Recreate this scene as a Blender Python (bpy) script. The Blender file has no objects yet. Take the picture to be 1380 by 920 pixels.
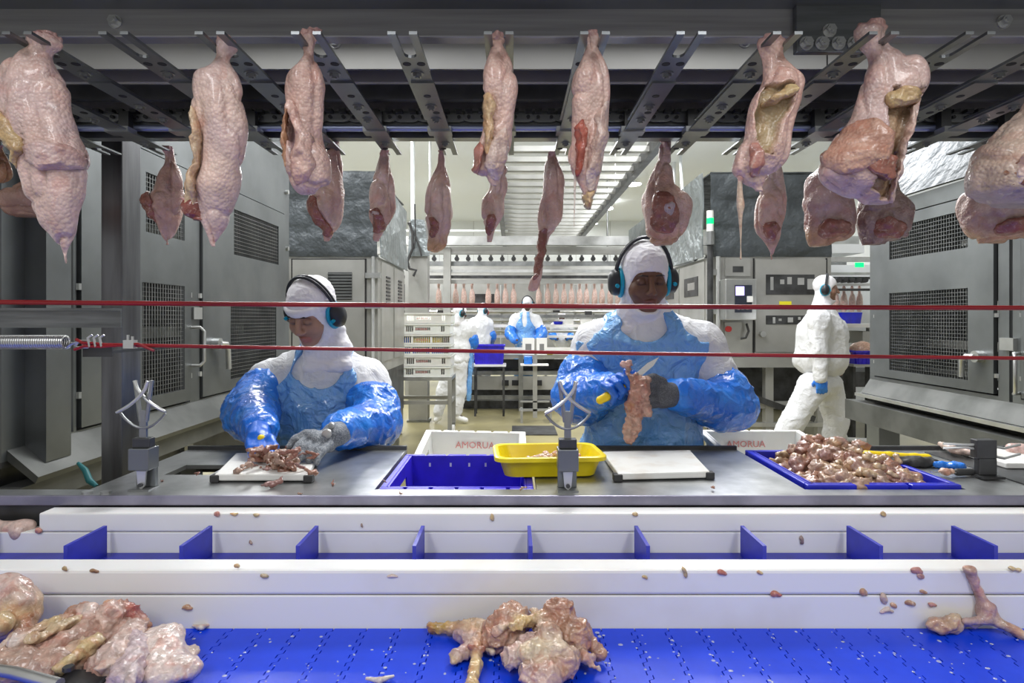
import bpy, bmesh, math, random
import numpy as np
from mathutils import Vector, Matrix, Euler

random.seed(7)
RNG = np.random.RandomState(11)
SC = bpy.context.scene
COL = SC.collection
PI = math.pi

# ------------------------------------------------------------------ camera
CAM_H = 1.40          # metres above the hall floor
FPX = 800.0           # focal length in pixels of a 1380 x 920 frame
CX, CY = 690.0, 430.0 # where the level depth lines meet
cam_d = bpy.data.cameras.new('camera')
cam_d.sensor_width = 36.0
cam_d.lens = FPX / 1380.0 * 36.0
cam_d.shift_y = -(460.0 - CY) / 1380.0
cam_d.clip_start = 0.05
cam_d.clip_end = 100
cam = bpy.data.objects.new('camera', cam_d)
cam.location = (0, 0, CAM_H)
cam.rotation_euler = (PI / 2, 0, 0)
COL.objects.link(cam)
SC.camera = cam

# ------------------------------------------------------------------ world
wd = bpy.data.worlds.new('world')
SC.world = wd
wd.use_nodes = True
wd.node_tree.nodes['Background'].inputs[0].default_value = (1.0, 0.985, 0.955, 1)
wd.node_tree.nodes['Background'].inputs[1].default_value = 0.36

# ------------------------------------------------------------------ large ceiling lights
def area(name, loc, sx, sy, watts, col=(0.98, 0.985, 1.0), rot=(0, 0, 0)):
    l = bpy.data.lights.new(name, 'AREA')
    l.shape = 'RECTANGLE'; l.size = sx; l.size_y = sy; l.energy = watts; l.color = col
    o = bpy.data.objects.new(name, l); o.location = loc; o.rotation_euler = rot
    COL.objects.link(o)
    return o
CEIL = 4.7
# ceiling strips of the hall, and the strip over the line where the photographer stands
for lx, ly, w in ((-2.6, 3.2, 150), (1.0, 4.3, 150), (0.2, 3.0, 120), (-2.4, 7.0, 250), (2.4, 7.2, 220), (-2.2, 11.0, 300), (2.6, 11.0, 280),
                  (-2.2, 15.5, 340), (2.9, 15.5, 320)):
    area('ceiling_strip_light', (lx, ly, CEIL - 0.12), 0.4, 2.4, w * 0.62)
area('ceiling_strip_light', (-1.3, -1.5, 3.6), 0.5, 2.0, 45)
area('ceiling_strip_light', (1.3, -1.5, 3.6), 0.5, 2.0, 45)

SC.view_settings.view_transform = 'Standard'
SC.view_settings.look = 'None'
SC.view_settings.exposure = 0.40
SC.view_settings.gamma = 1.0
SC.view_settings.use_curve_mapping = False

# ------------------------------------------------------------------ helpers
def W(px, py, Y):
    """point of the pixel (px, py) at depth Y"""
    return Vector(((px - CX) / FPX * Y, Y, CAM_H - (py - CY) / FPX * Y))
def Xp(px, Y): return (px - CX) / FPX * Y
def Zp(py, Y): return CAM_H - (py - CY) / FPX * Y

def link(name, mesh, mat, parent=None, smooth=False):
    o = bpy.data.objects.new(name, mesh)
    COL.objects.link(o)
    if mat is not None and len(mesh.materials) == 0:
        mesh.materials.append(mat)
    if parent is not None:
        o.parent = parent
    if smooth and len(mesh.polygons):
        mesh.polygons.foreach_set('use_smooth', np.ones(len(mesh.polygons), dtype=bool))
    return o

def tag(o, label, cat, group=None):
    o['label'] = label; o['category'] = cat
    if group: o['group'] = group
    return o

def thing(name, label, cat, loc=(0, 0, 0), rotz=0.0, group=None):
    o = bpy.data.objects.new(name, None)
    o.empty_display_size = 0.05
    COL.objects.link(o)
    o.location = loc; o.rotation_euler = (0, 0, rotz)
    return tag(o, label, cat, group)

def struct(o):
    o['kind'] = 'structure'
    return o

def dup(root, loc=None, rotz=None, label=None, group=None):
    r = root.copy(); COL.objects.link(r)
    if loc is not None: r.location = loc
    if rotz is not None: r.rotation_euler = (0, 0, rotz)
    if label: r['label'] = label
    if group: r['group'] = group
    for ch in list(root.children):
        c = ch.copy(); COL.objects.link(c); c.parent = r
        for g in list(ch.children):
            d = g.copy(); COL.objects.link(d); d.parent = c
    return r

def frame_of(d):
    d = Vector(d).normalized()
    up = Vector((0, 0, 1)) if abs(d.z) < 0.9 else Vector((1, 0, 0))
    u = d.cross(up).normalized()
    v = u.cross(d).normalized()
    return u, v

class MB:
    """collects boxes, tubes, prisms ... into one mesh"""
    def __init__(s): s.v = []; s.f = []
    def add(s, verts, faces):
        n = len(s.v); s.v += [tuple(p) for p in verts]
        s.f += [tuple(i + n for i in f) for f in faces]; return s
    def box(s, x0, x1, y0, y1, z0, z1, M=None):
        vs = [Vector((x, y, z)) for z in (z0, z1) for y in (y0, y1) for x in (x0, x1)]
        if M is not None: vs = [M @ p for p in vs]
        return s.add(vs, [(0, 2, 3, 1), (4, 5, 7, 6), (0, 1, 5, 4), (2, 6, 7, 3), (0, 4, 6, 2), (1, 3, 7, 5)])
    def cyl(s, a, b, r, n=12, r2=None, caps=True):
        a = Vector(a); b = Vector(b); r2 = r if r2 is None else r2
        u, v = frame_of(b - a)
        vs = []
        for c, rr in ((a, r), (b, r2)):
            for i in range(n):
                t = 2 * PI * i / n
                vs.append(c + u * (rr * math.cos(t)) + v * (rr * math.sin(t)))
        fs = [(i, (i + 1) % n, n + (i + 1) % n, n + i) for i in range(n)]
        if caps: fs += [tuple(range(n - 1, -1, -1)), tuple(range(n, 2 * n))]
        return s.add(vs, fs)
    def bar(s, a, b, w, h):
        a = Vector(a); b = Vector(b); u, v = frame_of(b - a)
        vs = [c + u * (sx * w / 2) + v * (sz * h / 2) for c in (a, b) for sx, sz in ((-1, -1), (1, -1), (1, 1), (-1, 1))]
        return s.add(vs, [(0, 1, 5, 4), (1, 2, 6, 5), (2, 3, 7, 6), (3, 0, 4, 7), (3, 2, 1, 0), (4, 5, 6, 7)])
    def tube(s, pts, r, n=8, closed=False):
        pts = [Vector(p) for p in pts]; m = len(pts)
        rs = r if isinstance(r, (list, tuple)) else [r] * m
        vs = []; pu = None
        for i, p in enumerate(pts):
            d = pts[min(i + 1, m - 1)] - pts[max(i - 1, 0)] if not closed else pts[(i + 1) % m] - pts[i - 1]
            d.normalize()
            if pu is None: u, _ = frame_of(d)
            else:
                u = pu - d * pu.dot(d)
                u = u.normalized() if u.length > 1e-6 else frame_of(d)[0]
            pu = u; v = d.cross(u)
            vs += [p + u * (rs[i] * math.cos(2 * PI * k / n)) + v * (rs[i] * math.sin(2 * PI * k / n)) for k in range(n)]
        fs = []
        for i in range(m if closed else m - 1):
            j = (i + 1) % m
            fs += [(i * n + k, i * n + (k + 1) % n, j * n + (k + 1) % n, j * n + k) for k in range(n)]
        if not closed: fs += [tuple(range(n - 1, -1, -1)), tuple((m - 1) * n + k for k in range(n))]
        return s.add(vs, fs)
    def prism(s, poly, M, t):
        """poly: 2-D outline (x, y), extruded along local z by t, placed by matrix M"""
        n = len(poly)
        vs = [M @ Vector((x, y, z)) for z in (0, t) for x, y in poly]
        fs = [tuple(range(n - 1, -1, -1)), tuple(range(n, 2 * n))] + [(i, (i + 1) % n, n + (i + 1) % n, n + i) for i in range(n)]
        return s.add(vs, fs)
    def sphere(s, c, r, n=10, m=6, scale=(1, 1, 1)):
        c = Vector(c); vs = [c + Vector((0, 0, r * scale[2]))]
        for i in range(1, m):
            a = PI * i / m
            for k in range(n):
                t = 2 * PI * k / n
                vs.append(c + Vector((r * math.sin(a) * math.cos(t) * scale[0], r * math.sin(a) * math.sin(t) * scale[1], r * math.cos(a) * scale[2])))
        vs.append(c - Vector((0, 0, r * scale[2])))
        fs = [(0, 1 + k, 1 + (k + 1) % n) for k in range(n)]
        for i in range(m - 2):
            for k in range(n):
                a = 1 + i * n
                fs.append((a + k, a + n + k, a + n + (k + 1) % n, a + (k + 1) % n))
        l = len(vs) - 1; a = 1 + (m - 2) * n
        fs += [(l, a + (k + 1) % n, a + k) for k in range(n)]
        return s.add(vs, fs)
    def holes(s, x0, x1, y0, y1, z0, z1, holes, M=None):
        """plate with rectangular holes; plate lies in xy, thickness z0..z1"""
        xs = sorted({x0, x1, *[h[0] for h in holes], *[h[1] for h in holes]})
        ys = sorted({y0, y1, *[h[2] for h in holes], *[h[3] for h in holes]})
        def solid(i, j):
            if i < 0 or j < 0 or i >= len(xs) - 1 or j >= len(ys) - 1: return False
            cx = (xs[i] + xs[i + 1]) / 2; cy = (ys[j] + ys[j + 1]) / 2
            return not any(h[0] < cx < h[1] and h[2] < cy < h[3] for h in holes)
        for i in range(len(xs) - 1):
            for j in range(len(ys) - 1):
                if not solid(i, j): continue
                a, b, c, d = xs[i], xs[i + 1], ys[j], ys[j + 1]
                q = [Vector((a, c, z0)), Vector((b, c, z0)), Vector((b, d, z0)), Vector((a, d, z0)),
                     Vector((a, c, z1)), Vector((b, c, z1)), Vector((b, d, z1)), Vector((a, d, z1))]
                if M is not None: q = [M @ p for p in q]
                fs = [(3, 2, 1, 0), (4, 5, 6, 7)]
                if not solid(i, j - 1): fs.append((0, 1, 5, 4))
                if not solid(i + 1, j): fs.append((1, 2, 6, 5))
                if not solid(i, j + 1): fs.append((2, 3, 7, 6))
                if not solid(i - 1, j): fs.append((3, 0, 4, 7))
                s.add(q, fs)
        return s
    def mesh(s, name):
        me = bpy.data.meshes.new(name)
        me.from_pydata(s.v, [], s.f); me.update()
        return me
    def build(s, name, mat, parent=None, smooth=False, bevel=0.0):
        me = s.mesh(name)
        o = link(name, me, mat, parent, smooth)
        if bevel > 0:
            b = o.modifiers.new('bevel', 'BEVEL'); b.width = bevel; b.segments = 2; b.limit_method = 'ANGLE'
        if smooth:
            me.set_sharp_from_angle(angle=math.radians(50))
        return o

# ------------------------------------------------------------------ materials
MATS = {}
def mat(name, col, rough=0.5, metal=0.0, spec=0.5, n1=None, bump=None, sss=0.0, coat=0.0, trans=0.0, emit=None, aniso=None, alpha=1.0):
    """n1 = (scale, second colour, low, high): noise mottling; bump = (scale, strength, distance); aniso = axis scale of streaks"""
    m = bpy.data.materials.new(name); m.use_nodes = True
    nt = m.node_tree; N = nt.nodes; L = nt.links
    b = N['Principled BSDF']
    b.inputs['Base Color'].default_value = (*col, 1)
    b.inputs['Roughness'].default_value = rough
    b.inputs['Metallic'].default_value = metal
    b.inputs['Specular IOR Level'].default_value = spec
    b.inputs['Coat Weight'].default_value = coat
    b.inputs['Coat Roughness'].default_value = 0.08
    b.inputs['Transmission Weight'].default_value = trans
    b.inputs['Alpha'].default_value = alpha
    if sss:
        b.inputs['Subsurface Weight'].default_value = sss
        b.inputs['Subsurface Radius'].default_value = (0.012, 0.006, 0.004)
        b.inputs['Subsurface Scale'].default_value = 1.0
    if emit:
        b.inputs['Emission Color'].default_value = (*emit[0], 1)
        b.inputs['Emission Strength'].default_value = emit[1]
    tc = N.new('ShaderNodeTexCoord')
    vec = tc.outputs['Object']
    if aniso:
        mp = N.new('ShaderNodeMapping'); mp.inputs['Scale'].default_value = aniso
        L.new(vec, mp.inputs['Vector']); vec = mp.outputs['Vector']
    if n1:
        nz = N.new('ShaderNodeTexNoise'); nz.inputs['Scale'].default_value = n1[0]; nz.inputs['Detail'].default_value = 5
        L.new(vec, nz.inputs['Vector'])
        rp = N.new('ShaderNodeMapRange'); rp.inputs['From Min'].default_value = n1[2]; rp.inputs['From Max'].default_value = n1[3]
        L.new(nz.outputs['Fac'], rp.inputs['Value'])
        mx = N.new('ShaderNodeMix'); mx.data_type = 'RGBA'
        mx.inputs['A'].default_value = (*col, 1); mx.inputs['B'].default_value = (*n1[1], 1)
        L.new(rp.outputs['Result'], mx.inputs['Factor'])
        L.new(mx.outputs['Result'], b.inputs['Base Color'])
    if bump:
        nb = N.new('ShaderNodeTexNoise'); nb.inputs['Scale'].default_value = bump[0]; nb.inputs['Detail'].default_value = 4
        L.new(vec, nb.inputs['Vector'])
        bp = N.new('ShaderNodeBump'); bp.inputs['Strength'].default_value = bump[1]; bp.inputs['Distance'].default_value = bump[2]
        L.new(nb.outputs['Fac'], bp.inputs['Height']); L.new(bp.outputs['Normal'], b.inputs['Normal'])
    MATS[name] = m
    return m

mat('steel', (0.34, 0.35, 0.35), 0.34, 0.9, n1=(6, (0.22, 0.23, 0.23), 0.4, 0.65), bump=(9, 0.12, 0.004))
mat('steel_bright', (0.66, 0.67, 0.66), 0.30, 0.85, n1=(5, (0.5, 0.51, 0.5), 0.4, 0.65))
mat('steel_brushed', (0.26, 0.275, 0.285), 0.32, 0.85, n1=(5, (0.15, 0.16, 0.165), 0.35, 0.7), aniso=(1, 1, 14))
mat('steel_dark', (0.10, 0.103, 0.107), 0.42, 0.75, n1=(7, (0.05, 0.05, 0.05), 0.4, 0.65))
mat('steel_panel', (0.23, 0.245, 0.25), 0.38, 0.8, n1=(3, (0.15, 0.16, 0.165), 0.35, 0.7), bump=(3, 0.08, 0.01))
mat('steel_wet', (0.50, 0.51, 0.51), 0.33, 0.85, n1=(9, (0.32, 0.33, 0.33), 0.4, 0.62), bump=(30, 0.12, 0.003))
mat('steel_pale', (0.46, 0.46, 0.44), 0.42, 0.6, n1=(2.5, (0.33, 0.33, 0.31), 0.35, 0.7))
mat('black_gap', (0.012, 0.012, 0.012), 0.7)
mat('black_plastic', (0.02, 0.022, 0.026), 0.38)
mat('rubber', (0.03, 0.03, 0.03), 0.6)
mat('wall_white', (0.84, 0.87, 0.89), 0.45, n1=(0.7, (0.78, 0.81, 0.83), 0.35, 0.7))
mat('ceiling_white', (0.86, 0.89, 0.91), 0.5)
mat('floor_resin', (0.33, 0.292, 0.148), 0.28, spec=0.5, n1=(1.6, (0.24, 0.212, 0.11), 0.35, 0.65), bump=(18, 0.15, 0.004))
mat('hdpe', (0.80, 0.80, 0.79), 0.33, n1=(4, (0.70, 0.67, 0.61), 0.5, 0.78), bump=(60, 0.08, 0.002), sss=0.08)
mat('board', (0.74, 0.74, 0.71), 0.4, n1=(16, (0.64, 0.60, 0.54), 0.5, 0.72), bump=(80, 0.15, 0.002))
mat('belt_blue', (0.004, 0.058, 0.80), 0.36, spec=0.35, n1=(8, (0.003, 0.042, 0.62), 0.4, 0.65), bump=(50, 0.1, 0.002))
mat('flight_blue', (0.022, 0.03, 0.42), 0.38, n1=(14, (0.015, 0.02, 0.30), 0.4, 0.65))
mat('crate_blue', (0.040, 0.022, 0.62), 0.36, n1=(9, (0.03, 0.017, 0.45), 0.4, 0.65))
mat('tray_blue', (0.012, 0.02, 0.52), 0.34, n1=(9, (0.01, 0.015, 0.38), 0.4, 0.65))
mat('tub_yellow', (0.84, 0.68, 0.006), 0.35, n1=(9, (0.75, 0.58, 0.005), 0.4, 0.65))
mat('crate_white', (0.80, 0.80, 0.76), 0.4, n1=(6, (0.70, 0.70, 0.65), 0.4, 0.7), sss=0.05)
mat('crate_clear', (0.82, 0.84, 0.80), 0.4, n1=(5, (0.76, 0.78, 0.73), 0.4, 0.7), sss=0.05)
mat('red_paint', (0.50, 0.03, 0.03), 0.5)
mat('red_print', (0.70, 0.28, 0.26), 0.5)
mat('cable_red', (0.30, 0.008, 0.012), 0.32)
mat('tarp', (0.085, 0.098, 0.108), 0.46, 0.25, n1=(4, (0.05, 0.058, 0.064), 0.35, 0.7), bump=(5, 0.9, 0.06))
mat('tarp_pale', (0.27, 0.30, 0.31), 0.32, 0.45, n1=(4, (0.25, 0.28, 0.29), 0.35, 0.7), bump=(5, 0.9, 0.06))
mat('paper', (0.82, 0.82, 0.80), 0.6)
mat('print_grey', (0.20, 0.20, 0.20), 0.6)
mat('sticker_yellow', (0.80, 0.72, 0.02), 0.5)
mat('screen', (0.3, 0.25, 0.6), 0.2, emit=((0.50, 0.42, 0.95), 1.6))
mat('screen_dark', (0.03, 0.035, 0.05), 0.2)
mat('green_lamp', (0.0, 0.35, 0.10), 0.3, emit=((0.0, 1.0, 0.18), 1.3))
mat('lamp_glow', (1, 1, 1), 0.4, emit=((1.0, 0.98, 0.92), 14.0))
mat('rail_blue', (0.30, 0.34, 0.48), 0.3, 0.7)
mat('mint', (0.62, 0.78, 0.68), 0.45)
mat('teal', (0.0, 0.11, 0.12), 0.5)

mat('steel_fascia', (0.40, 0.40, 0.40), 0.42, 0.55, n1=(4, (0.28, 0.28, 0.28), 0.35, 0.7), aniso=(0.6, 1, 20))

mat('steel_lip', (0.78, 0.75, 0.80), 0.30, 0.8, n1=(3, (0.6, 0.58, 0.62), 0.35, 0.7))

mat('steel_sill', (0.16, 0.165, 0.16), 0.5, 0.6, n1=(5, (0.10, 0.105, 0.10), 0.4, 0.65))
# ================================================================== the hall
M = MATS
struct(MB().box(-6.2, 8.2, -1.0, 20.2, -0.1, 0).build('floor', M['floor_resin']))
struct(MB().box(-6.2, 8.2, 1.9, 20.2, CEIL, CEIL + 0.1).build('ceiling', M['ceiling_white']))
wb = struct(MB().box(-6.2, 8.2, 20.0, 20.2, 0, CEIL).build('wall_back', M['wall_white']))
wl = struct(MB().box(-6.2, -6.0, 1.9, 20.0, 0, CEIL).build('wall_left', M['wall_white']))
wr = struct(MB().box(8.0, 8.2, 1.9, 20.0, 0, CEIL).build('wall_right', M['wall_white']))
for i in range(13):   # panel joints of the insulated walls
    MB().box(-5.9 + i * 1.15, -5.89 + i * 1.15, 19.985, 20.0, 0, CEIL).build('panel_joint', M['steel_pale'], wb)
for i in range(15):
    MB().box(-6.0, -5.985, 3 + i * 1.15, 3.012 + i * 1.15, 0, CEIL).build('panel_joint', M['steel_pale'], wl)
mat_drain = MB().box(0.0, 0.55, 7.15, 7.75, 0.0, 0.012)
d = tag(mat_drain.build('floor_grate', M['steel_dark']), 'dark square drain grate set in the yellowish floor', 'floor drain')

# overhead grating with cross bars (walkway hung under the ceiling)
g = thing('ceiling_walkway', 'long overhead walkway of steel crossbars hung below the ceiling', 'walkway', (0.8, 13, 3.6))
for x in (-1.02, 1.02):
    MB().box(x - 0.05, x + 0.05, -6, 6, -0.08, 0.08).build('side_beam', M['steel_dark'], g)
cb = MB().box(-0.97, 0.97, -0.05, 0.05, -0.035, 0.035).mesh('crossbar')
for i in range(24):
    o = link('crossbar', cb, M['mint'] if i % 5 == 2 else M['steel_pale'], g); o.location = (0, -5.8 + i * 0.5, 0)
for i in range(5):
    for x in (-1.02, 1.02):
        MB().cyl((x, -5 + i * 2.5, 0.08), (x, -5 + i * 2.5, CEIL - 3.6), 0.012, 6).build('hanger_rod', M['steel_pale'], g)
MB().box(-0.42, -0.18, -6.02, -6.0, -0.0, 0.12).build('blue_tag', mat('tag_blue', (0.05, 0.12, 0.6), 0.5), g)

# round high bay lamps near the right of the ceiling
def bay(x, y, lab):
    t = thing('ceiling_lamp', lab, 'lamp', (x, y, CEIL - 0.02))
    MB().cyl((0, 0, 0.02), (0, 0, -0.10), 0.05, 12).build('socket', M['steel_pale'], t, True)
    MB().cyl((0, 0, -0.10), (0, 0, -0.2), 0.06, 20, 0.24, False).build('reflector', M['steel_bright'], t, True)
    MB().cyl((0, 0, -0.185), (0, 0, -0.20), 0.20, 20).build('glowing_disc', M['lamp_glow'], t, True)
bay(2.75, 13.6, 'round glowing ceiling lamp beside the walkway, closest to the tarpaulins')
bay(2.62, 16.6, 'round glowing ceiling lamp beside the walkway, middle of the row')
bay(2.55, 19.2, 'round glowing ceiling lamp beside the walkway, next to the back wall')

def pipe(name, pts, r, m, lab, cat='pipe', n=8, group=None):
    return tag(MB().tube(pts, r, n).build(name, m, None, True), lab, cat, group)
pipe('vertical_pipe', [(-3.9, 10.5, 0), (-3.9, 10.5, CEIL)], 0.06, M['wall_white'], 'white vertical pipe rising above the grey tarpaulin of the left machine')
pipe('vertical_pipe', [(-1.72, 10.3, 2.4), (-1.72, 10.3, CEIL)], 0.035, M['wall_white'], 'thin white drop pipe beside the black cables')
pipe('vertical_pipe', [(-1.42, 10.3, 2.8), (-1.42, 10.3, CEIL)], 0.02, M['wall_white'], 'slim white drop rod above the white beam')
pipe('hanging_rod', [(2.25, 14.0, 2.4), (2.25, 14.0, CEIL)], 0.02, M['steel'], 'thin grey hanging rod right of the walkway')
pipe('hanging_rod', [(3.7, 12.0, 0), (3.4, 12.0, CEIL)], 0.03, M['wall_white'], 'thin white hanging rod above the tarpaulin with the green beacon')
pipe('horizontal_pipe', [(-3.0, 14.5, 3.55), (-0.1, 14.5, 3.55)], 0.03, M['wall_white'], 'thin white pipe crossing left of the walkway')
pipe('horizontal_pipe', [(-0.6, 12.5, 3.0), (3.4, 12.5, 3.0), (3.4, 12.5, CEIL)], 0.05, M['wall_white'], 'white pipe crossing under the walkway')

# ================================================================== far processing line
# upper rails with hanging birds
FL = thing('far_hanging_line', 'steel overhead line with rows of rails where small chickens hang at the back', 'conveyor', (0, 11, 0))
def fbox(nm, x0, x1, py0, py1, Y, dy, m):
    MB().box(x0, x1, Y - 11, Y - 11 + dy, Zp(py1, Y), Zp(py0, Y)).build(nm, m, FL)
x0, x1 = -3.0, 6.2
fbox('top_beam', -1.9, x1, 318, 330, 10.6, 0.15, M['steel_bright'])
fbox('mid_beam', x0, x1, 332, 342, 10.9, 0.12, M['steel_pale'])
fbox('sprocket_rail', x0, x1, 352, 358, 11.0, 0.06, M['steel'])
fbox('rail', x0, x1, 363, 367, 10.9, 0.06, M['steel_bright'])
fbox('rail', x0, x1, 371, 375, 11.0, 0.06, M['steel_dark'])
fbox('rail', x0, x1, 377, 382, 11.05, 0.06, M['steel_pale'])
fbox('rail', x0, x1, 415, 418, 11.5, 0.06, M['steel_pale'])
fbox('rail', x0, x1, 424, 428, 11.6, 0.05, M['steel'])
sk = MB().cyl((0, -0.02, 0.0), (0, 0.03, 0), 0.045, 8).box(-0.02, 0.02, -0.02, 0.02, -0.03, 0.07).mesh('roller')
for i in range(40):
    o = link('roller', sk, M['steel_dark'], FL); o.location = (-2.7 + i * 0.21, -0.02, Zp(351, 11.0) + 0.03)
for x in (-1.95, -1.25, 2.1, 4.6):
    MB().box(x, x + 0.13, -0.2, -0.07, 0, Zp(330, 10.5)).build('column', M['steel_pale'], FL)
# dark gaps behind the birds
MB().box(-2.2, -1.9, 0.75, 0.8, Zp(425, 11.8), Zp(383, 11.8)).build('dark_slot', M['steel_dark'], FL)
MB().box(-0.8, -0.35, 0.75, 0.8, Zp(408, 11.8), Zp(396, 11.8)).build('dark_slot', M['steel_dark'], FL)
MB().box(x0, x1, 2.4, 2.5, 0.5, 2.6).build('back_panel', M['steel_pale'], FL)

# long tables of the far line
FT = thing('far_work_line', 'long steel work line with white top rails and blue pans at the back', 'work line', (0, 9.3, 0))
def ft(nm, x0, x1, py0, py1, Y, dy, m):
    MB().box(x0, x1, Y - 9.3, Y - 9.3 + dy, Zp(py1, Y), Zp(py0, Y)).build(nm, m, FT)
ft('white_guard', -0.62, 0.9, 468, 476, 9.05, 0.03, M['hdpe'])
ft('white_guard', 1.0, 3.6, 468, 476, 9.05, 0.03, M['hdpe'])
ft('white_top', -1.0, 5.0, 437, 441, 10.45, 0.2, M['hdpe'])
ft('white_top', -1.0, 5.0, 452, 455, 10.4, 0.2, M['hdpe'])
ft('steel_top', -0.9, 5.0, 478, 483, 9.1, 0.6, M['steel_pale'])
ft('shelf', -0.9, 5.0, 500, 505, 9.2, 0.5, M['steel'])
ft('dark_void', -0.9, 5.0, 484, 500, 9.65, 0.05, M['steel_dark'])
ft('lower_panel', -0.9, 5.0, 507, 525, 9.15, 0.05, M['steel_pale'])
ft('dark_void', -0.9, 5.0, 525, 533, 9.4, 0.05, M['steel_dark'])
ft('lower_rail', -0.9, 5.0, 533, 538, 9.1, 0.06, M['steel'])
ft('plinth', -0.9, 5.0, 540, 551, 9.3, 0.35, M['steel_dark'])
for x in (-0.9, 0.1, 1.4, 2.8, 4.4):
    MB().box(x, x + 0.07, -0.25, -0.18, 0, Zp(478, 9.1)).build('leg', M['steel'], FT)
for (a, b) in ((0.0, 0.13), (0.35, 0.46), (-0.15, -0.05), (1.55, 1.85)):
    MB().box(a, b, -0.20, -0.155, Zp(519, 9.15), Zp(512, 9.15)).build('slot', M['black_gap'], FT)

# ------------------------------------------------------------------ tall cabinet on the left with vented doors
def grille(nm, parent, y0, y1, z0, z1, x, m, pitch=0.02, w=0.0022):
    """wire mesh in the plane x = const; cells too small to pick apart, one mesh"""
    g = MB()
    n = int((y1 - y0) / pitch)
    for i in range(1, n):
        y = y0 + (y1 - y0) * i / n
        g.box(x - 0.002, x + 0.002, y - w / 2, y + w / 2, z0, z1)
    n = int((z1 - z0) / pitch)
    for i in range(1, n):
        z = z0 + (z1 - z0) * i / n
        g.box(x - 0.0015, x + 0.0025, y0, y1, z - w / 2, z + w / 2)
    return g.build(nm, m, parent)

MX = Matrix(((0, 0, 1, 0), (1, 0, 0, 0), (0, 1, 0, 0), (0, 0, 0, 1)))   # plate (x,y,z) -> (thickness x, along y, up z)
def vent_door(parent, X, y0, y1, z0, z1, vents, sgn):
    """door leaf in the plane x = X facing sgn"""
    mb = MB().holes(y0, y1, z0, z1, 0, 0.02, vents, Matrix.Translation((X if sgn > 0 else X - 0.02, 0, 0)) @ MX)
    dr = mb.build('door', M['steel_panel'], parent)
    for v in vents:
        grille('vent_mesh', dr, v[0], v[1], v[2], v[3], X + sgn * 0.012, M['steel'])
    return dr
LX = -1.6
cab = thing('machine_cabinet', 'tall steel machine cabinet with two vented doors left of the woman in the white cap', 'cabinet', (0, 0, 0))
MB().box(LX - 0.75, LX - 0.72, 1.86, 4.3, 0.95, 2.75).build('back_panel', M['steel_dark'], cab)
MB().box(LX - 0.72, LX - 0.03, 4.24, 4.27, 0.95, 2.75).build('end_panel', M['steel_panel'], cab)
MB().box(LX - 0.72, LX, 1.86, 4.27, 2.75, 2.78).build('top_panel', M['steel_panel'], cab)
MB().box(LX - 0.72, LX, 1.86, 4.27, 0.93, 0.95).build('bottom_panel', M['steel_dark'], cab)
MB().holes(1.86, 4.26, 0.95, 2.75, -0.02, 0.0, [(2.18, 2.95, 0.99, 2.14), (3.04, 4.17, 0.99, 2.14), (2.075, 2.165, 0.99, 2.6)],
           Matrix.Translation((LX, 0, 0)) @ MX).build('face_frame', M['steel_panel'], cab)
d1 = vent_door(cab, LX - 0.008, 2.19, 2.94, 1.0, 2.13, [(2.55, 2.88, 1.06, 1.56), (2.575, 2.88, 1.78, 2.04)], 1)
d2 = vent_door(cab, LX - 0.008, 3.05, 4.16, 1.0, 2.13, [(3.35, 4.0, 1.06, 1.48), (3.39, 4.04, 1.77, 2.03)], 1)
# things inside that show through the mesh
MB().box(LX - 0.5, LX - 0.3, 2.3, 4.2, 1.3, 1.36).build('inner_beam', M['steel'], cab)
MB().box(LX - 0.4, LX - 0.32, 2.5, 4.1, 1.85, 1.9).build('inner_beam', M['steel_pale'], cab)
for yy in (2.62, 3.0, 3.5, 3.85):
    MB().box(LX - 0.45, LX - 0.38, yy, yy + 0.06, 0.95, 2.7).build('inner_post', M['steel_dark'], cab)
MB().box(LX - 0.2, LX - 0.18, 2.80, 2.86, 1.40, 1.48).build('inner_label', M['paper'], cab)
MB().box(LX - 0.2, LX - 0.18, 3.5, 3.7, 1.32, 1.42).build('inner_label', M['steel_bright'], cab)
for yy in (2.19, 2.945, 3.04):    # bright hinge pins in the door gaps
    for zz in (1.12, 1.52, 1.98):
        MB().cyl((LX, yy, zz - 0.012), (LX, yy, zz + 0.012), 0.012, 8).build('hinge_pin', M['steel_bright'], cab)
MB().box(LX, LX + 0.02, 2.95, 3.03, 1.40, 1.46).build('latch_plate', M['steel_bright'], cab)
h = MB().tube([(LX, 2.94, 1.36), (LX + 0.05, 2.95, 1.36), (LX + 0.06, 2.97, 1.34), (LX + 0.06, 2.97, 1.19), (LX + 0.05, 2.95, 1.17), (LX, 2.94, 1.17)], 0.008, 8)
h.build('handle', M['steel_bright'], d1, True)
h = MB().cyl((LX, 3.16, 1.27), (LX + 0.05, 3.16, 1.27), 0.03, 14).tube([(LX + 0.05, 3.16, 1.27), (LX + 0.06, 3.20, 1.27), (LX + 0.06, 3.22, 1.23), (LX + 0.06, 3.23, 1.13)], 0.014, 8)
h.build('lever_handle', M['steel_bright'], d2, True)
MB().box(LX, LX + 0.006, 4.05, 4.08, 2.02, 2.06).build('small_label', M['paper'], cab)
for yy, zz in ((3.05, 1.98), (4.2, 2.3), (4.2, 1.9), (3.3, 2.45)):
    MB().cyl((LX, yy, zz), (LX + 0.02, yy, zz), 0.016, 10).build('knob', M['steel_bright'], cab)
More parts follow.
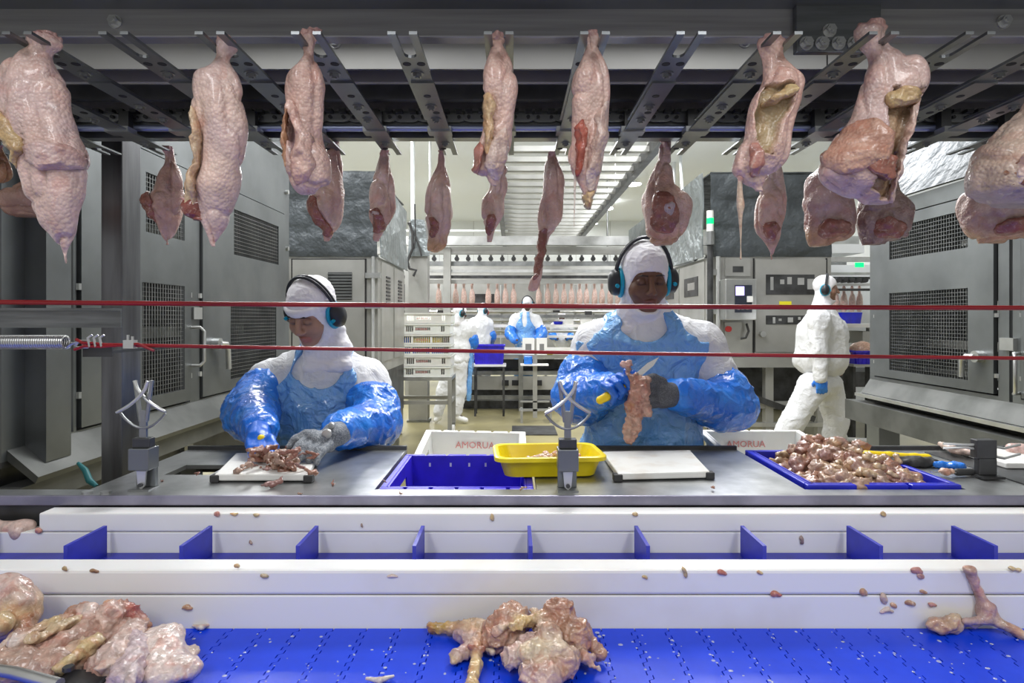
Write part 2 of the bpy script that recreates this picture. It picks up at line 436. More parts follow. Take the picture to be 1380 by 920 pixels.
# sloping sill, void and base rail
MB().add([(LX, 1.88, 0.985), (LX, 4.26, 0.985), (LX + 0.1, 4.26, 0.90), (LX + 0.1, 1.88, 0.90),
          (LX - 0.01, 1.88, 0.96), (LX - 0.01, 4.26, 0.96), (LX + 0.09, 4.26, 0.88), (LX + 0.09, 1.88, 0.88)],
         [(0, 3, 2, 1), (4, 5, 6, 7), (0, 1, 5, 4), (1, 2, 6, 5), (2, 3, 7, 6), (3, 0, 4, 7)]).build('drip_sill', M['steel_sill'], cab)
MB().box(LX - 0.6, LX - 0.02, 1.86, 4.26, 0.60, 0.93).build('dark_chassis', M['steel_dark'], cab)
MB().box(LX - 0.02, LX + 0.06, 1.86, 4.3, 0.80, 0.87).build('base_rail', M['steel_sill'], cab)
for yy in (1.9, 2.9, 4.15):
    MB().box(LX - 0.08, LX, yy, yy + 0.08, 0, 0.80).build('leg', M['steel'], cab)
# upright channel in front of the cabinet end
MB().box(-1.665, LX + 0.07, 1.95, 2.06, 0.93, 2.75).build('corner_column', M['steel_panel'], cab)
MB().box(LX + 0.0, LX + 0.02, 2.06, 2.075, 0.95, 2.7).build('corner_edge', M['steel_bright'], cab)
MB().box(-1.75, -1.67, 1.88, 1.95, 0.93, 2.75).build('corner_column', M['steel_dark'], cab)
tc = tag(MB().tube([(-1.36, 1.86, 0.95), (-1.33, 1.85, 0.93), (-1.31, 1.84, 0.90), (-1.28, 1.83, 0.885)], [0.005, 0.009, 0.010, 0.006], 8).build('teal_strap', M['teal'], None, True),
         'dark teal strap tied to the rail behind the left post', 'strap')

# ------------------------------------------------------------------ cabinet on the right
RX = 2.4
cab2 = thing('machine_cabinet', 'tall steel machine cabinet with a large vented door right of the walking man', 'cabinet', (0, 0, 0))
MB().box(RX + 0.78, RX + 0.8, 1.9, 3.98, 0.95, 2.12).build('back_panel', M['steel_dark'], cab2)
MB().box(RX + 0.02, RX + 0.78, 3.95, 3.98, 0.95, 2.12).build('end_panel', M['steel_panel'], cab2)
MB().box(RX, RX + 0.8, 1.9, 3.98, 2.12, 2.14).build('top_panel', M['steel_panel'], cab2)
MB().holes(1.9, 3.98, 0.95, 2.12, 0.0, 0.02, [(2.93, 3.93, 1.02, 2.05), (1.95, 2.80, 1.02, 2.05), (2.845, 2.865, 1.0, 2.1)],
           Matrix.Translation((RX, 0, 0)) @ MX).build('face_frame', M['steel_panel'], cab2)
d1 = vent_door(cab2, RX + 0.008, 2.945, 3.915, 1.03, 2.04, [(3.11, 3.757, 1.08, 1.564), (3.11, 3.757, 1.776, 1.975)], -1)
vent_door(cab2, RX + 0.008, 1.96, 2.785, 1.03, 2.04, [(2.1, 2.6, 1.08, 1.564)], -1)
MB().box(RX + 0.3, RX + 0.36, 2.9, 3.9, 1.22, 1.27).build('inner_beam', M['steel_pale'], cab2)
MB().box(RX + 0.3, RX + 0.36, 2.9, 3.9, 1.06, 1.09).build('inner_beam', M['steel_bright'], cab2)
MB().box(RX + 0.25, RX + 0.28, 3.15, 3.3, 1.42, 1.50).build('inner_bag', M['paper'], cab2)
MB().box(RX + 0.25, RX + 0.28, 3.25, 3.5, 1.83, 1.86).build('inner_bag', M['paper'], cab2)
for yy in (3.2, 3.6):
    MB().box(RX + 0.4, RX + 0.48, yy, yy + 0.06, 0.95, 2.1).build('inner_post', M['steel'], cab2)
for yy in (3.92, 2.938, 2.79):
    for zz in (1.12, 1.42, 1.98):
        MB().cyl((RX, yy, zz - 0.01), (RX, yy, zz + 0.01), 0.012, 8).build('hinge_pin', M['steel_bright'], cab2)
MB().box(RX - 0.02, RX, 2.82, 2.90, 1.25, 1.31).build('latch_plate', M['steel_bright'], cab2)
h = MB().cyl((RX, 3.02, 1.21), (RX - 0.05, 3.02, 1.21), 0.03, 14).tube([(RX - 0.05, 3.02, 1.21), (RX - 0.06, 3.06, 1.21), (RX - 0.06, 3.09, 1.19), (RX - 0.06, 3.09, 1.10)], 0.013, 8)
h.build('lever_handle', M['steel_bright'], d1, True)
h = MB().tube([(RX, 2.80, 1.24), (RX - 0.05, 2.78, 1.24), (RX - 0.06, 2.76, 1.22), (RX - 0.06, 2.76, 1.06), (RX - 0.05, 2.78, 1.05), (RX, 2.80, 1.05)], 0.008, 8)
h.build('handle', M['steel_bright'], cab2, True)
MB().add([(RX, 1.9, 1.0), (RX, 3.98, 1.0), (RX - 0.06, 3.98, 0.91), (RX - 0.06, 1.9, 0.91),
          (RX + 0.01, 1.9, 0.98), (RX + 0.01, 3.98, 0.98), (RX - 0.05, 3.98, 0.90), (RX - 0.05, 1.9, 0.90)],
         [(0, 1, 2, 3), (7, 6, 5, 4), (0, 4, 5, 1), (1, 5, 6, 2), (2, 6, 7, 3), (3, 7, 4, 0)]).build('drip_sill', M['steel_sill'], cab2)
MB().box(RX - 0.08, RX + 0.02, 1.9, 4.02, 0.885, 0.905).build('tray_lip', M['steel_bright'], cab2)
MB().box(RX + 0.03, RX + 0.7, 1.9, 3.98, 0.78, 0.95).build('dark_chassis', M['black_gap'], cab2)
MB().box(RX - 0.1, RX, 1.9, 4.1, 0.72, 0.85).build('base_beam', M['steel_sill'], cab2)
for yy in (2.0, 3.72):
    MB().box(RX - 0.1, RX + 0.03, yy, yy + 0.13, 0, 0.72).build('leg', M['steel_panel'], cab2)

# ------------------------------------------------------------------ tarpaulin covers (wrinkled sheets draped over the machine tops)
def sheet(mb, P00, P10, P11, P01, nu, nv, amp, seed, thick=0.012, folds=0):
    """wrinkled quad sheet with thickness"""
    r = np.random.RandomState(seed)
    P00, P10, P11, P01 = map(Vector, (P00, P10, P11, P01))
    nrm = (P10 - P00).cross(P01 - P00).normalized()
    ph = r.rand(8, 4)
    top = []
    for j in range(nv + 1):
        for i in range(nu + 1):
            u = i / nu; v = j / nv
            p = (P00 * (1 - u) + P10 * u) * (1 - v) + (P01 * (1 - u) + P11 * u) * v
            h = 0
            for q in range(6):
                a, b, c, e = ph[q]
                h += math.sin((a - 0.5) * 26 * u + (b - 0.5) * 22 * v + 6.28 * c) * (0.4 + e) / 6
            if folds: h += 0.8 * abs(math.sin(PI * v * folds)) ** 0.5 - 0.4
            top.append(p + nrm * (amp * h))
    n = len(top)
    vs = top + [p - nrm * thick for p in top]
    fs = []
    w = nu + 1
    for j in range(nv):
        for i in range(nu):
            a = j * w + i
            fs.append((a, a + 1, a + w + 1, a + w)); fs.append((n + a, n + a + w, n + a + w + 1, n + a + 1))
    rim = [i for i in range(w)] + [j * w + nu for j in range(1, nv + 1)] + [nv * w + i for i in range(nu - 1, -1, -1)] + [j * w for j in range(nv - 1, 0, -1)]
    for k in range(len(rim)):
        a, b = rim[k], rim[(k + 1) % len(rim)]
        fs.append((a, n + a, n + b, b))
    return mb.add(vs, fs)

# left machine behind the woman with the bowed head
Y = 5.4
lx0, lx1, zt, zs = Xp(388, Y), Xp(509, Y), Zp(231, Y), Zp(346, Y)
mch = thing('covered_machine', 'steel machine housing under a dark grey tarpaulin behind the woman at the left board', 'machine', (0, 0, 0))
MB().box(lx0, lx1, Y, 6.72, 0.9, zs).build('housing', M['steel_pale'], mch)
dr = MB().holes(Xp(395, Y), Xp(492, Y), 1.0, Zp(350, Y), 0, 0.015, [], Matrix(((1, 0, 0, 0), (0, 0, 1, Y - 0.016), (0, 1, 0, 0), (0, 0, 0, 1)))).build('door', M['steel_pale'], mch)
MB().box(Xp(443, Y), Xp(475, Y), Y - 0.022, Y - 0.015, Zp(404, Y), Zp(367, Y)).build('vent', M['steel_dark'], dr)
for i in range(9):
    z = Zp(404, Y) + (i + 0.5) * (Zp(367, Y) - Zp(404, Y)) / 9
    MB().box(Xp(443, Y), Xp(475, Y), Y - 0.03, Y - 0.02, z - 0.006, z + 0.006).build('slat', M['steel'], dr)
for a, b in ((393, 394.5), (492.5, 494)):
    MB().box(Xp(a, Y), Xp(b, Y), Y - 0.01, Y - 0.001, 1.0, Zp(349, Y)).build('door_gap', M['black_gap'], mch)
MB().box(Xp(393, Y), Xp(494, Y), Y - 0.01, Y - 0.001, Zp(350, Y), Zp(348.5, Y)).build('door_gap', M['black_gap'], mch)
for py in (368, 409):
    MB().box(Xp(494, Y), Xp(514, Y), Y - 0.05, Y, Zp(py + 7, Y), Zp(py, Y)).build('hinge', M['steel_bright'], mch)
MB().cyl((Xp(504, Y), Y - 0.03, 0.9), (Xp(504, Y), Y - 0.03, zs), 0.016, 8).build('hinge_rod', M['steel_bright'], mch)
for a, b, p0, p1 in ((5.6, 5.98, 1.45, 1.85), (6.2, 6.6, 1.45, 1.85)):     # side doors with small vents
    MB().box(lx1, lx1 + 0.012, a - 0.08, b + 0.06, 1.0, 1.93).build('side_door', M['steel_pale'], mch)
    for i in range(8):
        z = 1.55 + i * 0.035
        MB().box(lx1 + 0.012, lx1 + 0.02, a + 0.1, b - 0.1, z, z + 0.018).build('slat', M['steel_dark'], mch)
MB().box(lx0, lx1, Y + 0.1, 6.7, 0.4, 0.9).build('chassis', M['steel_dark'], mch)
for xx in (lx0 + 0.05, lx1 - 0.1):
    for yy in (Y + 0.05, 6.6):
        MB().box(xx, xx + 0.06, yy, yy + 0.06, 0, 0.9).build('leg', M['steel'], mch)
t = MB()
sheet(t, (lx0, Y - 0.02, zs), (lx1, Y - 0.02, zs), (lx1, Y - 0.02, zt), (lx0, Y - 0.02, zt), 26, 22, 0.022, 3, folds=3)
sheet(t, (lx0, Y - 0.02, zt), (lx1, Y - 0.02, zt), (lx1, 6.7, zt - 0.05), (lx0, 6.7, zt - 0.05), 20, 20, 0.02, 4)
tag(t.build('tarpaulin', M['tarp'], None, True), 'dark grey wrinkled tarpaulin over the machine behind the woman at the left board', 'tarpaulin')
t = MB()
sheet(t, (lx1 + 0.035, Y, zs), (lx1 + 0.035, 6.75, zs - 0.02), (lx1 + 0.035, 6.65, zt - 0.14), (lx1 + 0.035, Y, zt - 0.02), 26, 20, 0.02, 5)
tag(t.build('tarpaulin', M['tarp_pale'], None, True), 'pale silvery tarpaulin sheet hanging at the side of the left machine', 'tarpaulin')
pl_ = thing('steel_pillar', 'narrow steel pillar under the small grey tarpaulin', 'pillar', (Xp(564, 8.1), 8.16, 0))
MB().box(-0.13, 0.13, -0.1, 0.1, 0, Zp(297, 8.0)).build('shaft', M['steel_pale'], pl_)
MB().box(-0.15, 0.15, -0.12, 0.12, 0, 0.03).build('foot', M['steel'], pl_)
t = MB(); sheet(t, W(549, 345, 8.0), W(579, 345, 8.0), W(572, 296, 8.0), W(553, 295, 8.0), 12, 14, 0.02, 6)
tag(t.build('tarpaulin', M['tarp_pale'], None, True), 'small grey tarpaulin behind the black cables', 'tarpaulin')
pipe('black_cable', [W(552, 300, 7.95), W(556, 315, 7.95), W(556, 335, 7.95), W(549, 352, 7.95), W(552, 362, 7.95), W(561, 364, 7.95), W(557, 372, 7.95)], 0.018, M['rubber'], 'thick black cable looping down beside the pale tarpaulin', 'cable')
pipe('black_cable', [W(550, 300, 7.95), W(560, 318, 7.95), W(566, 335, 7.95), W(568, 345, 7.95)], 0.012, M['rubber'], 'thinner black cable behind the looping one', 'cable')
pipe('black_cable', [W(559, 275, 7.95), W(560, 320, 7.95), W(558, 335, 7.95)], 0.010, M['rubber'], 'straight black cable dropping from the white pipe', 'cable')

# right machine
Y = 6.0
rx0, rx1, zt, zs = Xp(957, Y), Xp(1120, Y), Zp(232, Y), Zp(346, Y)
mch = thing('covered_machine', 'steel machine housing with control box and hatch under a grey tarpaulin behind the walking man', 'machine', (0, 0, 0))
MB().box(rx0, rx1, Y, 9.9, 1.03, zs).build('housing', M['steel_pale'], mch)
hd = MB().box(Xp(1017, Y), Xp(1112, Y), Y - 0.02, Y, Zp(474, Y), Zp(350, Y)).build('hatch', M['steel_pale'], mch)
for a, b, c, d_ in ((1014.5, 1016.5, 348, 476), (1112.5, 1114.5, 348, 476)):
    MB().box(Xp(a, Y), Xp(b, Y), Y - 0.006, Y - 0.001, Zp(d_, Y), Zp(c, Y)).build('door_gap', M['black_gap'], mch)
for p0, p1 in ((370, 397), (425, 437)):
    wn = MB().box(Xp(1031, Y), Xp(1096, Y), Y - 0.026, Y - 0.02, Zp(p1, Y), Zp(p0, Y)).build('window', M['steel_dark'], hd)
    for i in range(5):  # bright plates on the panes stand in for reflections
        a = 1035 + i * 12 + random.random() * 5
        MB().box(Xp(a, Y), Xp(a + 3 + random.random() * 7, Y), Y - 0.03, Y - 0.026, Zp(p0 + (p1 - p0) * (0.45 + 0.5 * random.random()), Y), Zp(p0 + (p1 - p0) * (0.1 + 0.3 * random.random()), Y)).build('window_reflection', M['steel_bright'], hd)
MB().box(Xp(1049, Y), Xp(1065, Y), Y - 0.027, Y - 0.02, Zp(416, Y), Zp(406, Y)).build('yellow_sticker', M['sticker_yellow'], hd)
MB().cyl((Xp(1025, Y), Y - 0.07, Zp(450, Y)), (Xp(1025, Y), Y - 0.02, Zp(450, Y)), 0.03, 10).build('knob', M['steel_bright'], hd)
MB().box(Xp(976, Y), Xp(1010, Y), Y - 0.03, Y, Zp(372, Y), Zp(348, Y)).build('junction_panel', M['steel_pale'], mch)
MB().box(Xp(986, Y), Xp(1000, Y), Y - 0.035, Y - 0.03, Zp(367, Y), Zp(359, Y)).build('small_window', M['steel_dark'], mch)
cb_ = MB().box(Xp(975, 5.85), Xp(1017, 5.85), 5.8, 6.0, Zp(431, 5.85), Zp(376, 5.85)).build('control_box', M['steel_bright'], mch, bevel=0.008)
MB().box(Xp(990, 5.8), Xp(1013, 5.8), 5.79, 5.8, Zp(421, 5.8), Zp(384, 5.8)).build('panel_face', M['screen_dark'], cb_)
MB().box(Xp(991, 5.8), Xp(1002, 5.8), 5.78, 5.79, Zp(398, 5.8), Zp(386, 5.8)).build('display', M['screen'], cb_)
MB().box(Xp(1006, 5.8), Xp(1013, 5.8), 5.77, 5.79, Zp(407, 5.8), Zp(399, 5.8)).build('white_button', M['paper'], cb_)
for i in range(3):
    MB().box(Xp(993 + i * 6, 5.8), Xp(996 + i * 6, 5.8), 5.785, 5.79, Zp(417, 5.8), Zp(414, 5.8)).build('key', M['paper'], cb_)
MB().box(Xp(974, Y), Xp(1010, Y), Y - 0.06, Y, Zp(475, Y), Zp(434, Y)).build('lower_box', M['steel_pale'], mch)
MB().cyl((Xp(978, Y), Y - 0.09, Zp(443, Y)), (Xp(978, Y), Y - 0.02, Zp(443, Y)), 0.03, 10).build('red_button', M['red_paint'], mch)
MB().tube([W(1006, 436, 5.9), W(1009, 446, 5.88), W(1005, 455, 5.88), W(998, 456, 5.9)], 0.012, 8).build('conduit', M['rubber'], mch, True)
for py in (363, 415):
    MB().box(Xp(952, Y), Xp(968, Y), Y - 0.05, Y, Zp(py + 8, Y), Zp(py, Y)).build('hinge', M['steel_bright'], mch)
MB().cyl((Xp(966, Y), Y - 0.04, 1.0), (Xp(966, Y), Y - 0.04, zs), 0.022, 8).build('hinge_rod', M['steel_bright'], mch)
for k, (a, b) in enumerate(((6.25, 6.95), (7.2, 8.3), (8.5, 9.7))):
    sd = MB().box(rx0 - 0.012, rx0, a - 0.1, b + 0.1, 1.05, 2.0).build('side_door', M['steel_pale'], mch)
    MB().box(rx0 - 0.018, rx0 - 0.012, a + 0.1, b - 0.1, 1.65, 1.86).build('side_window', M['steel_dark'], sd)
    MB().box(rx0 - 0.022, rx0 - 0.018, a + 0.2, b - 0.25, 1.72, 1.80).build('label_plate', M['steel_bright'], sd)
# under-frame
MB().box(rx0 - 0.05, rx1 + 0.1, Y - 0.1, Y + 0.1, 0.92, 1.02).build('sill_beam', M['steel_pale'], mch)
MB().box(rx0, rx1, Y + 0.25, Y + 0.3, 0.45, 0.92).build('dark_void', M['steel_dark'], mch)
for xx in (Xp(968, Y), Xp(1030, Y), Xp(1100, Y)):
    MB().box(xx, xx + 0.08, Y - 0.03, Y + 0.05, 0.0, 0.92).build('leg', M['steel_pale'], mch)
MB().box(rx0 - 0.2, rx1, Y - 0.02, Y + 0.04, 0.50, 0.57).build('tie_rail', M['steel_pale'], mch)
MB().box(rx0 - 0.3, rx1, Y - 0.04, Y + 0.02, 0.32, 0.36).build('tie_rail', M['steel_bright'], mch)
MB().bar((rx0 + 0.3, Y - 0.05, 0.66), (rx1 - 0.2, Y - 0.05, 0.40), 0.05, 0.06).build('brace', M['steel_dark'], mch)
t = MB()
sheet(t, (rx0, Y - 0.02, zs), (rx1, Y - 0.02, zs), (rx1 - 0.02, Y - 0.02, zt - 0.02), (rx0, Y - 0.02, zt), 30, 24, 0.022, 13, folds=3)
sheet(t, (rx0, Y - 0.02, zt), (rx1, Y - 0.02, zt), (rx1, 9.8, zt), (rx0, 9.8, zt), 20, 20, 0.015, 14)
tag(t.build('tarpaulin', M['tarp'], None, True), 'dark grey wrinkled tarpaulin over the machine behind the walking man', 'tarpaulin')
t = MB()
sheet(t, (rx0 - 0.07, 9.8, zs + 0.02), (rx0 - 0.07, Y + 0.03, zs), (rx0 - 0.07, Y + 0.03, zt), (rx0 - 0.07, 9.8, zt - 0.02), 30, 20, 0.02, 15)
tag(t.build('tarpaulin', M['tarp_pale'], None, True), 'pale tarpaulin side sheet above the man-high side doors of the right machine', 'tarpaulin')
t = MB()
sheet(t, (RX - 0.02, 4.0, 2.15), (RX - 0.02, 1.9, 2.15), (RX + 0.25, 1.9, 2.62), (RX + 0.25, 4.0, 2.62), 30, 16, 0.02, 17)
tag(t.build('tarpaulin', M['tarp'], None, True), 'dark grey tarpaulin sloping over the top of the right vented cabinet', 'tarpaulin')
bc = thing('beacon_light', 'green glowing signal beacon on a post at the corner of the right machine', 'beacon', (Xp(957, 5.85), 5.85, 0))
MB().cyl((0, 0, 0), (0, 0, Zp(330, 5.85)), 0.03, 10).build('post', M['steel_dark'], bc, True)
MB().cyl((0, 0, Zp(330, 5.85)), (0, 0, Zp(312, 5.85)), 0.045, 12).build('base', M['steel'], bc, True)
MB().cyl((0, 0, Zp(312, 5.85)), (0, 0, Zp(302, 5.85)), 0.034, 12).build('clear_lens', M['paper'], bc, True)
MB().cyl((0, 0, Zp(302, 5.85)), (0, 0, Zp(294, 5.85)), 0.034, 12).build('green_lens', M['green_lamp'], bc, True)
MB().cyl((0, 0, Zp(294, 5.85)), (0, 0, Zp(284, 5.85)), 0.034, 12).build('cap', M['paper'], bc, True)
# bright machine seen in the gap behind the walking man
Y = 7.4
mg = thing('packing_machine', 'bright steel machine with rollers and a green exit lamp behind the walking man', 'machine', (0, 0, 0))
gx0, gx1 = Xp(1118, Y), Xp(1178, Y)
MB().box(gx0, gx1 + 1.0, Y + 1.2, Y + 1.3, 0, Zp(345, Y)).build('back_panel', M['wall_white'], mg)
MB().box(gx0, gx1 + 1.0, Y, Y + 0.1, Zp(352, Y), Zp(346, Y)).build('top_rail', M['steel_bright'], mg)
MB().box(Xp(1122, Y), Xp(1168, Y), Y + 0.05, Y + 0.9, Zp(340, Y), Zp(328, Y)).build('white_box', M['wall_white'], mg)
MB().box(Xp(1152, Y), Xp(1163, Y), Y - 0.02, Y, Zp(360, Y), Zp(354, Y)).build('green_light', M['green_lamp'], mg)
for i, py in enumerate((366, 372, 381, 388)):
    MB().box(gx0, gx1 + 1.0, Y + 0.1, Y + 0.2, Zp(py + 3, Y), Zp(py, Y)).build('rail', M['steel_dark'] if i % 2 else M['steel_bright'], mg)
for i in range(6):
    MB().cyl((Xp(1122 + i * 9, Y), Y, Zp(377, Y)), (Xp(1122 + i * 9, Y), Y + 0.1, Zp(377, Y)), 0.035, 8).build('roller', M['steel_dark'], mg)
MB().box(gx0, gx1 + 1.0, Y - 0.2, Y + 0.6, Zp(441, Y), Zp(436, Y)).build('white_shelf', M['hdpe'], mg)
MB().box(Xp(1150, Y), Xp(1172, Y), Y - 0.2, Y + 0.3, Zp(462, Y), Zp(446, Y)).build('steel_box', M['steel_pale'], mg)
MB().box(gx0, gx1 + 1.0, Y - 0.1, Y + 0.6, Zp(520, Y), Zp(500, Y)).build('lower_frame', M['steel_dark'], mg)
for px in (1120, 1165):
    MB().box(Xp(px, Y), Xp(px + 5, Y), Y - 0.1, Y - 0.03, 0, Zp(440, Y)).build('leg', M['steel'], mg)
MB().tube([W(1100, 600, 6.2), W(1118, 560, 6.2), W(1128, 562, 6.2), W(1140, 592, 6.2), W(1172, 594, 6.2)], 0.03, 8).build('white_floor_pipe', M['hdpe'], mg, True)
# ================================================================== overhead conveyor above the tables
OC = thing('overhead_conveyor', 'dark steel overhead conveyor frame with chain and guide rail above the cutting tables', 'conveyor', (0, 0, 0))
XL, XR = -1.75, 2.06
MB().box(XL, XR, 0.80, 1.12, 1.985, 2.0).build('top_soffit', M['steel_panel'], OC)
MB().box(XL, XR, 1.12, 1.15, 1.932, 2.0).build('fascia_beam', M['steel_fascia'], OC, bevel=0.003)
MB().box(XL, XR, 1.30, 1.306, 1.948, 2.06).build('back_plate', M['steel_pale'], OC)
MB().box(XL, XR, 1.15, 1.75, 2.06, 2.075).build('roof_plate', M['steel_dark'], OC)
MB().box(XL, XR, 1.372, 1.377, 1.948, 2.0).build('lip_plate', M['steel_lip'], OC)
MB().box(XL, XR, 1.378, 1.381, 1.9455, 1.957).build('bright_edge', M['steel_bright'], OC)
MB().box(XL, XR, 1.381, 1.40, 1.912, 1.95).build('dark_channel', M['steel_dark'], OC)
MB().box(XL, XR, 1.462, 1.467, 1.9125, 1.955).build('guide_plate', M['steel_lip'], OC)
MB().box(XL, XR, 1.46, 1.475, 1.873, 1.912).build('chain_guide', M['steel_panel'], OC)
MB().cyl((XL, 1.452, 1.8665), (XR, 1.452, 1.8665), 0.008, 12).build('guide_rail', M['rail_blue'], OC, True)
MB().box(XL, XR, 1.50, 1.53, 1.858, 1.872).build('edge_bar', M['steel'], OC)
MB().box(XL, XR, 1.53, 1.56, 1.872, 2.06).build('rear_fascia', M['steel_dark'], OC)
lk = MB()
lk.prism([(0.019 * math.cos(a) * 1.15 + (0.011 if math.cos(a) > 0 else -0.011), 0.011 * math.sin(a)) for a in [2 * PI * i / 14 for i in range(14)]],
         Matrix(((1, 0, 0, 0), (0, 0, 1, 1.447), (0, 1, 0, 1.892), (0, 0, 0, 1))), 0.006)
lkm = lk.mesh('chain_link')
lpm = MB().cyl((0, 1.44, 1.892), (0, 1.447, 1.892), 0.0045, 8).box(-0.008, 0.008, 1.430, 1.447, 1.900, 1.908).mesh('chain_pin')
for i in range(56):
    x = -1.55 + i * 0.0562
    o = link('chain_link', lkm, M['steel_bright'] if i % 2 else M['steel'], OC); o.location = (x, 0.0025 * (i % 2), 0)
    for s in (-1, 1):
        q = link('pin', lpm, M['steel_dark'], o); q.location = (0.016 * s, 0, 0)
# bolted splice plate at the right
sp = MB().box(Xp(1075, 1.1), Xp(1190, 1.1), 1.105, 1.12, Zp(70, 1.105), 2.0).build('splice_plate', M['steel_brushed'], OC, bevel=0.002)
bm_ = MB().cyl((0, -0.012, 0), (0, 0, 0), 0.0095, 6).cyl((0, -0.014, 0), (0, -0.012, 0), 0.005, 8).cyl((0, -0.003, 0), (0, 0, 0), 0.013, 12).mesh('bolt')
for px, py in ((1117, 42), (1086, 59), (1107, 59), (1129, 59), (1150, 59), (1172, 59)):
    o = link('bolt', bm_, M['steel_bright'], sp); o.location = W(px, py, 1.105)
for px, py in ((452, 58), (1003, 57), (1260, 25), (230, 12)):
    o = link('bolt', bm_, M['steel_bright'], OC); o.location = (Xp(px, 1.3), 1.30 if py > 50 else 1.12, Zp(py, 1.3) if py > 50 else 1.96)
MB().box(Xp(1114, 1.3), Xp(1115.2, 1.3), 1.2985, 1.30, 1.948, 2.05).build('plate_joint', M['black_gap'], OC)
mat('steel_post', (0.17, 0.175, 0.185), 0.36, 0.85, n1=(4, (0.10, 0.10, 0.105), 0.4, 0.65), aniso=(6, 6, 0.6))
# uprights that carry the frame
MB().box(1.97, 2.0, 1.40, 1.56, 1.27, 1.45).build('cord_anchor', M['steel_dark'], OC)
MB().box(-1.212, -1.15, 1.75, 1.84, 0.0, 2.06).build('post', M['steel_post'], OC, bevel=0.003)
MB().box(-1.212, -1.15, 1.56, 1.84, 2.075, 2.13).build('post_arm', M['steel_dark'], OC)
MB().box(1.97, 2.05, 1.56, 1.66, 0.0, 2.06).build('post', M['steel_dark'], OC)
MB().box(XL, -1.15, 1.70, 1.75, 1.425, 1.432).box(XL, -1.15, 1.744, 1.75, 1.375, 1.425).build('shelf_angle', M['steel_brushed'], OC)
MB().box(-1.75, -1.68, 1.60, 1.70, 0.0, 2.06).build('post', M['steel_dark'], OC)

# ------------------------------------------------------------------ shackles: long horizontal hooks with a fork at each end
HZ = 1.845     # underside of the hook bars
PITCH = 0.152
def hook_x(k): return -0.021 + PITCH * k
def fork(y0, y1, w, slot_w, slot_l, near):
    h = w / 2; s = slot_w / 2; n = 6
    arc = [(s * math.cos(a), math.sin(a) * s) for a in [PI * i / n for i in range(n + 1)]]
    if near:   # slot opens towards smaller y
        inner = [(x, y0 + slot_l - s + y) for x, y in arc]          # right -> left over the top
        return [(-h, y0), (-s, y0)] + inner[::-1] + [(s, y0), (h, y0), (h, y1), (-h, y1)]
    inner = [(x, y1 - slot_l + s - y) for x, y in arc]
    return [(-h, y0), (h, y0), (h, y1), (s, y1)] + inner + [(-s, y1), (-h, y1)]
near_me = MB().prism(fork(0.936, 1.34, 0.047, 0.021, 0.085, True), Matrix.Translation((0, 0, HZ + 0.004)), 0.005)
near_me = near_me.mesh('near_fork')
far_me = MB().prism(fork(1.12, 1.61, 0.044, 0.017, 0.065, False), Matrix.Translation((0.004, 0, HZ)), 0.004).mesh('far_fork')
clamp_me = MB().box(-0.026, 0.030, 1.395, 1.43, HZ - 0.004, HZ + 0.009).mesh('clamp_block')
carrier_me = MB().box(-0.012, 0.012, 1.425, 1.443, HZ + 0.004, 1.90).mesh('carrier')
hb_me = MB().cyl((0, 0, -0.007), (0, 0, 0.0), 0.0085, 6).cyl((0, 0, -0.010), (0, 0, -0.007), 0.0045, 8).cyl((0, 0, -0.0015), (0, 0, 0.0), 0.012, 12).mesh('bolt')
hole_me = MB().cyl((0, 0, -0.0006), (0, 0, 0.0006), 0.0075, 12).mesh('hole')
NEAR_LEGS = {-5, -3, -2, 0, 1, 3, 4, 6}
FAR_LEGS = {-9, -8, -6, -3, -2, -1, 0, 1, 3, 5, 6, 7, 9}
for k in range(-9, 10):
    n_, f_ = k in NEAR_LEGS, k in FAR_LEGS
    if n_ and f_: lab = 'steel fork hook of the overhead chain carrying a chicken leg on both ends'
    elif n_: lab = 'steel fork hook of the overhead chain with a chicken leg on its front fork only'
    elif f_: lab = 'steel fork hook of the overhead chain with a chicken leg on its rear fork only'
    else: lab = 'empty steel fork hook of the overhead chain'
    t = thing('shackle_hook', lab, 'hook', (hook_x(k), 0, 0), 0, lab.replace('steel fork hook', 'fork hooks'))
    link('front_fork', near_me, M['steel_brushed'], t)
    link('rear_fork', far_me, M['steel_brushed'], t)
    link('clamp_block', clamp_me, M['steel'], t)
    link('carrier', carrier_me, M['steel_dark'], t)
    for (bx, by, bz) in ((0, 1.085, HZ + 0.004), (0.004, 1.32, HZ), (0.004, 1.50, HZ), (0.004, 1.24, HZ)):
        o = link('bolt', hb_me, M['steel'], t); o.location = (bx, by, bz)
    for (bx, by, bz) in ((-0.012, 1.045, HZ + 0.004), (0.013, 1.045, HZ + 0.004), (0.004, 1.185, HZ), (0.010, 1.28, HZ), (-0.006, 1.55, HZ)):
        o = link('hole', hole_me, M['black_gap'], t); o.location = (bx, by, bz)

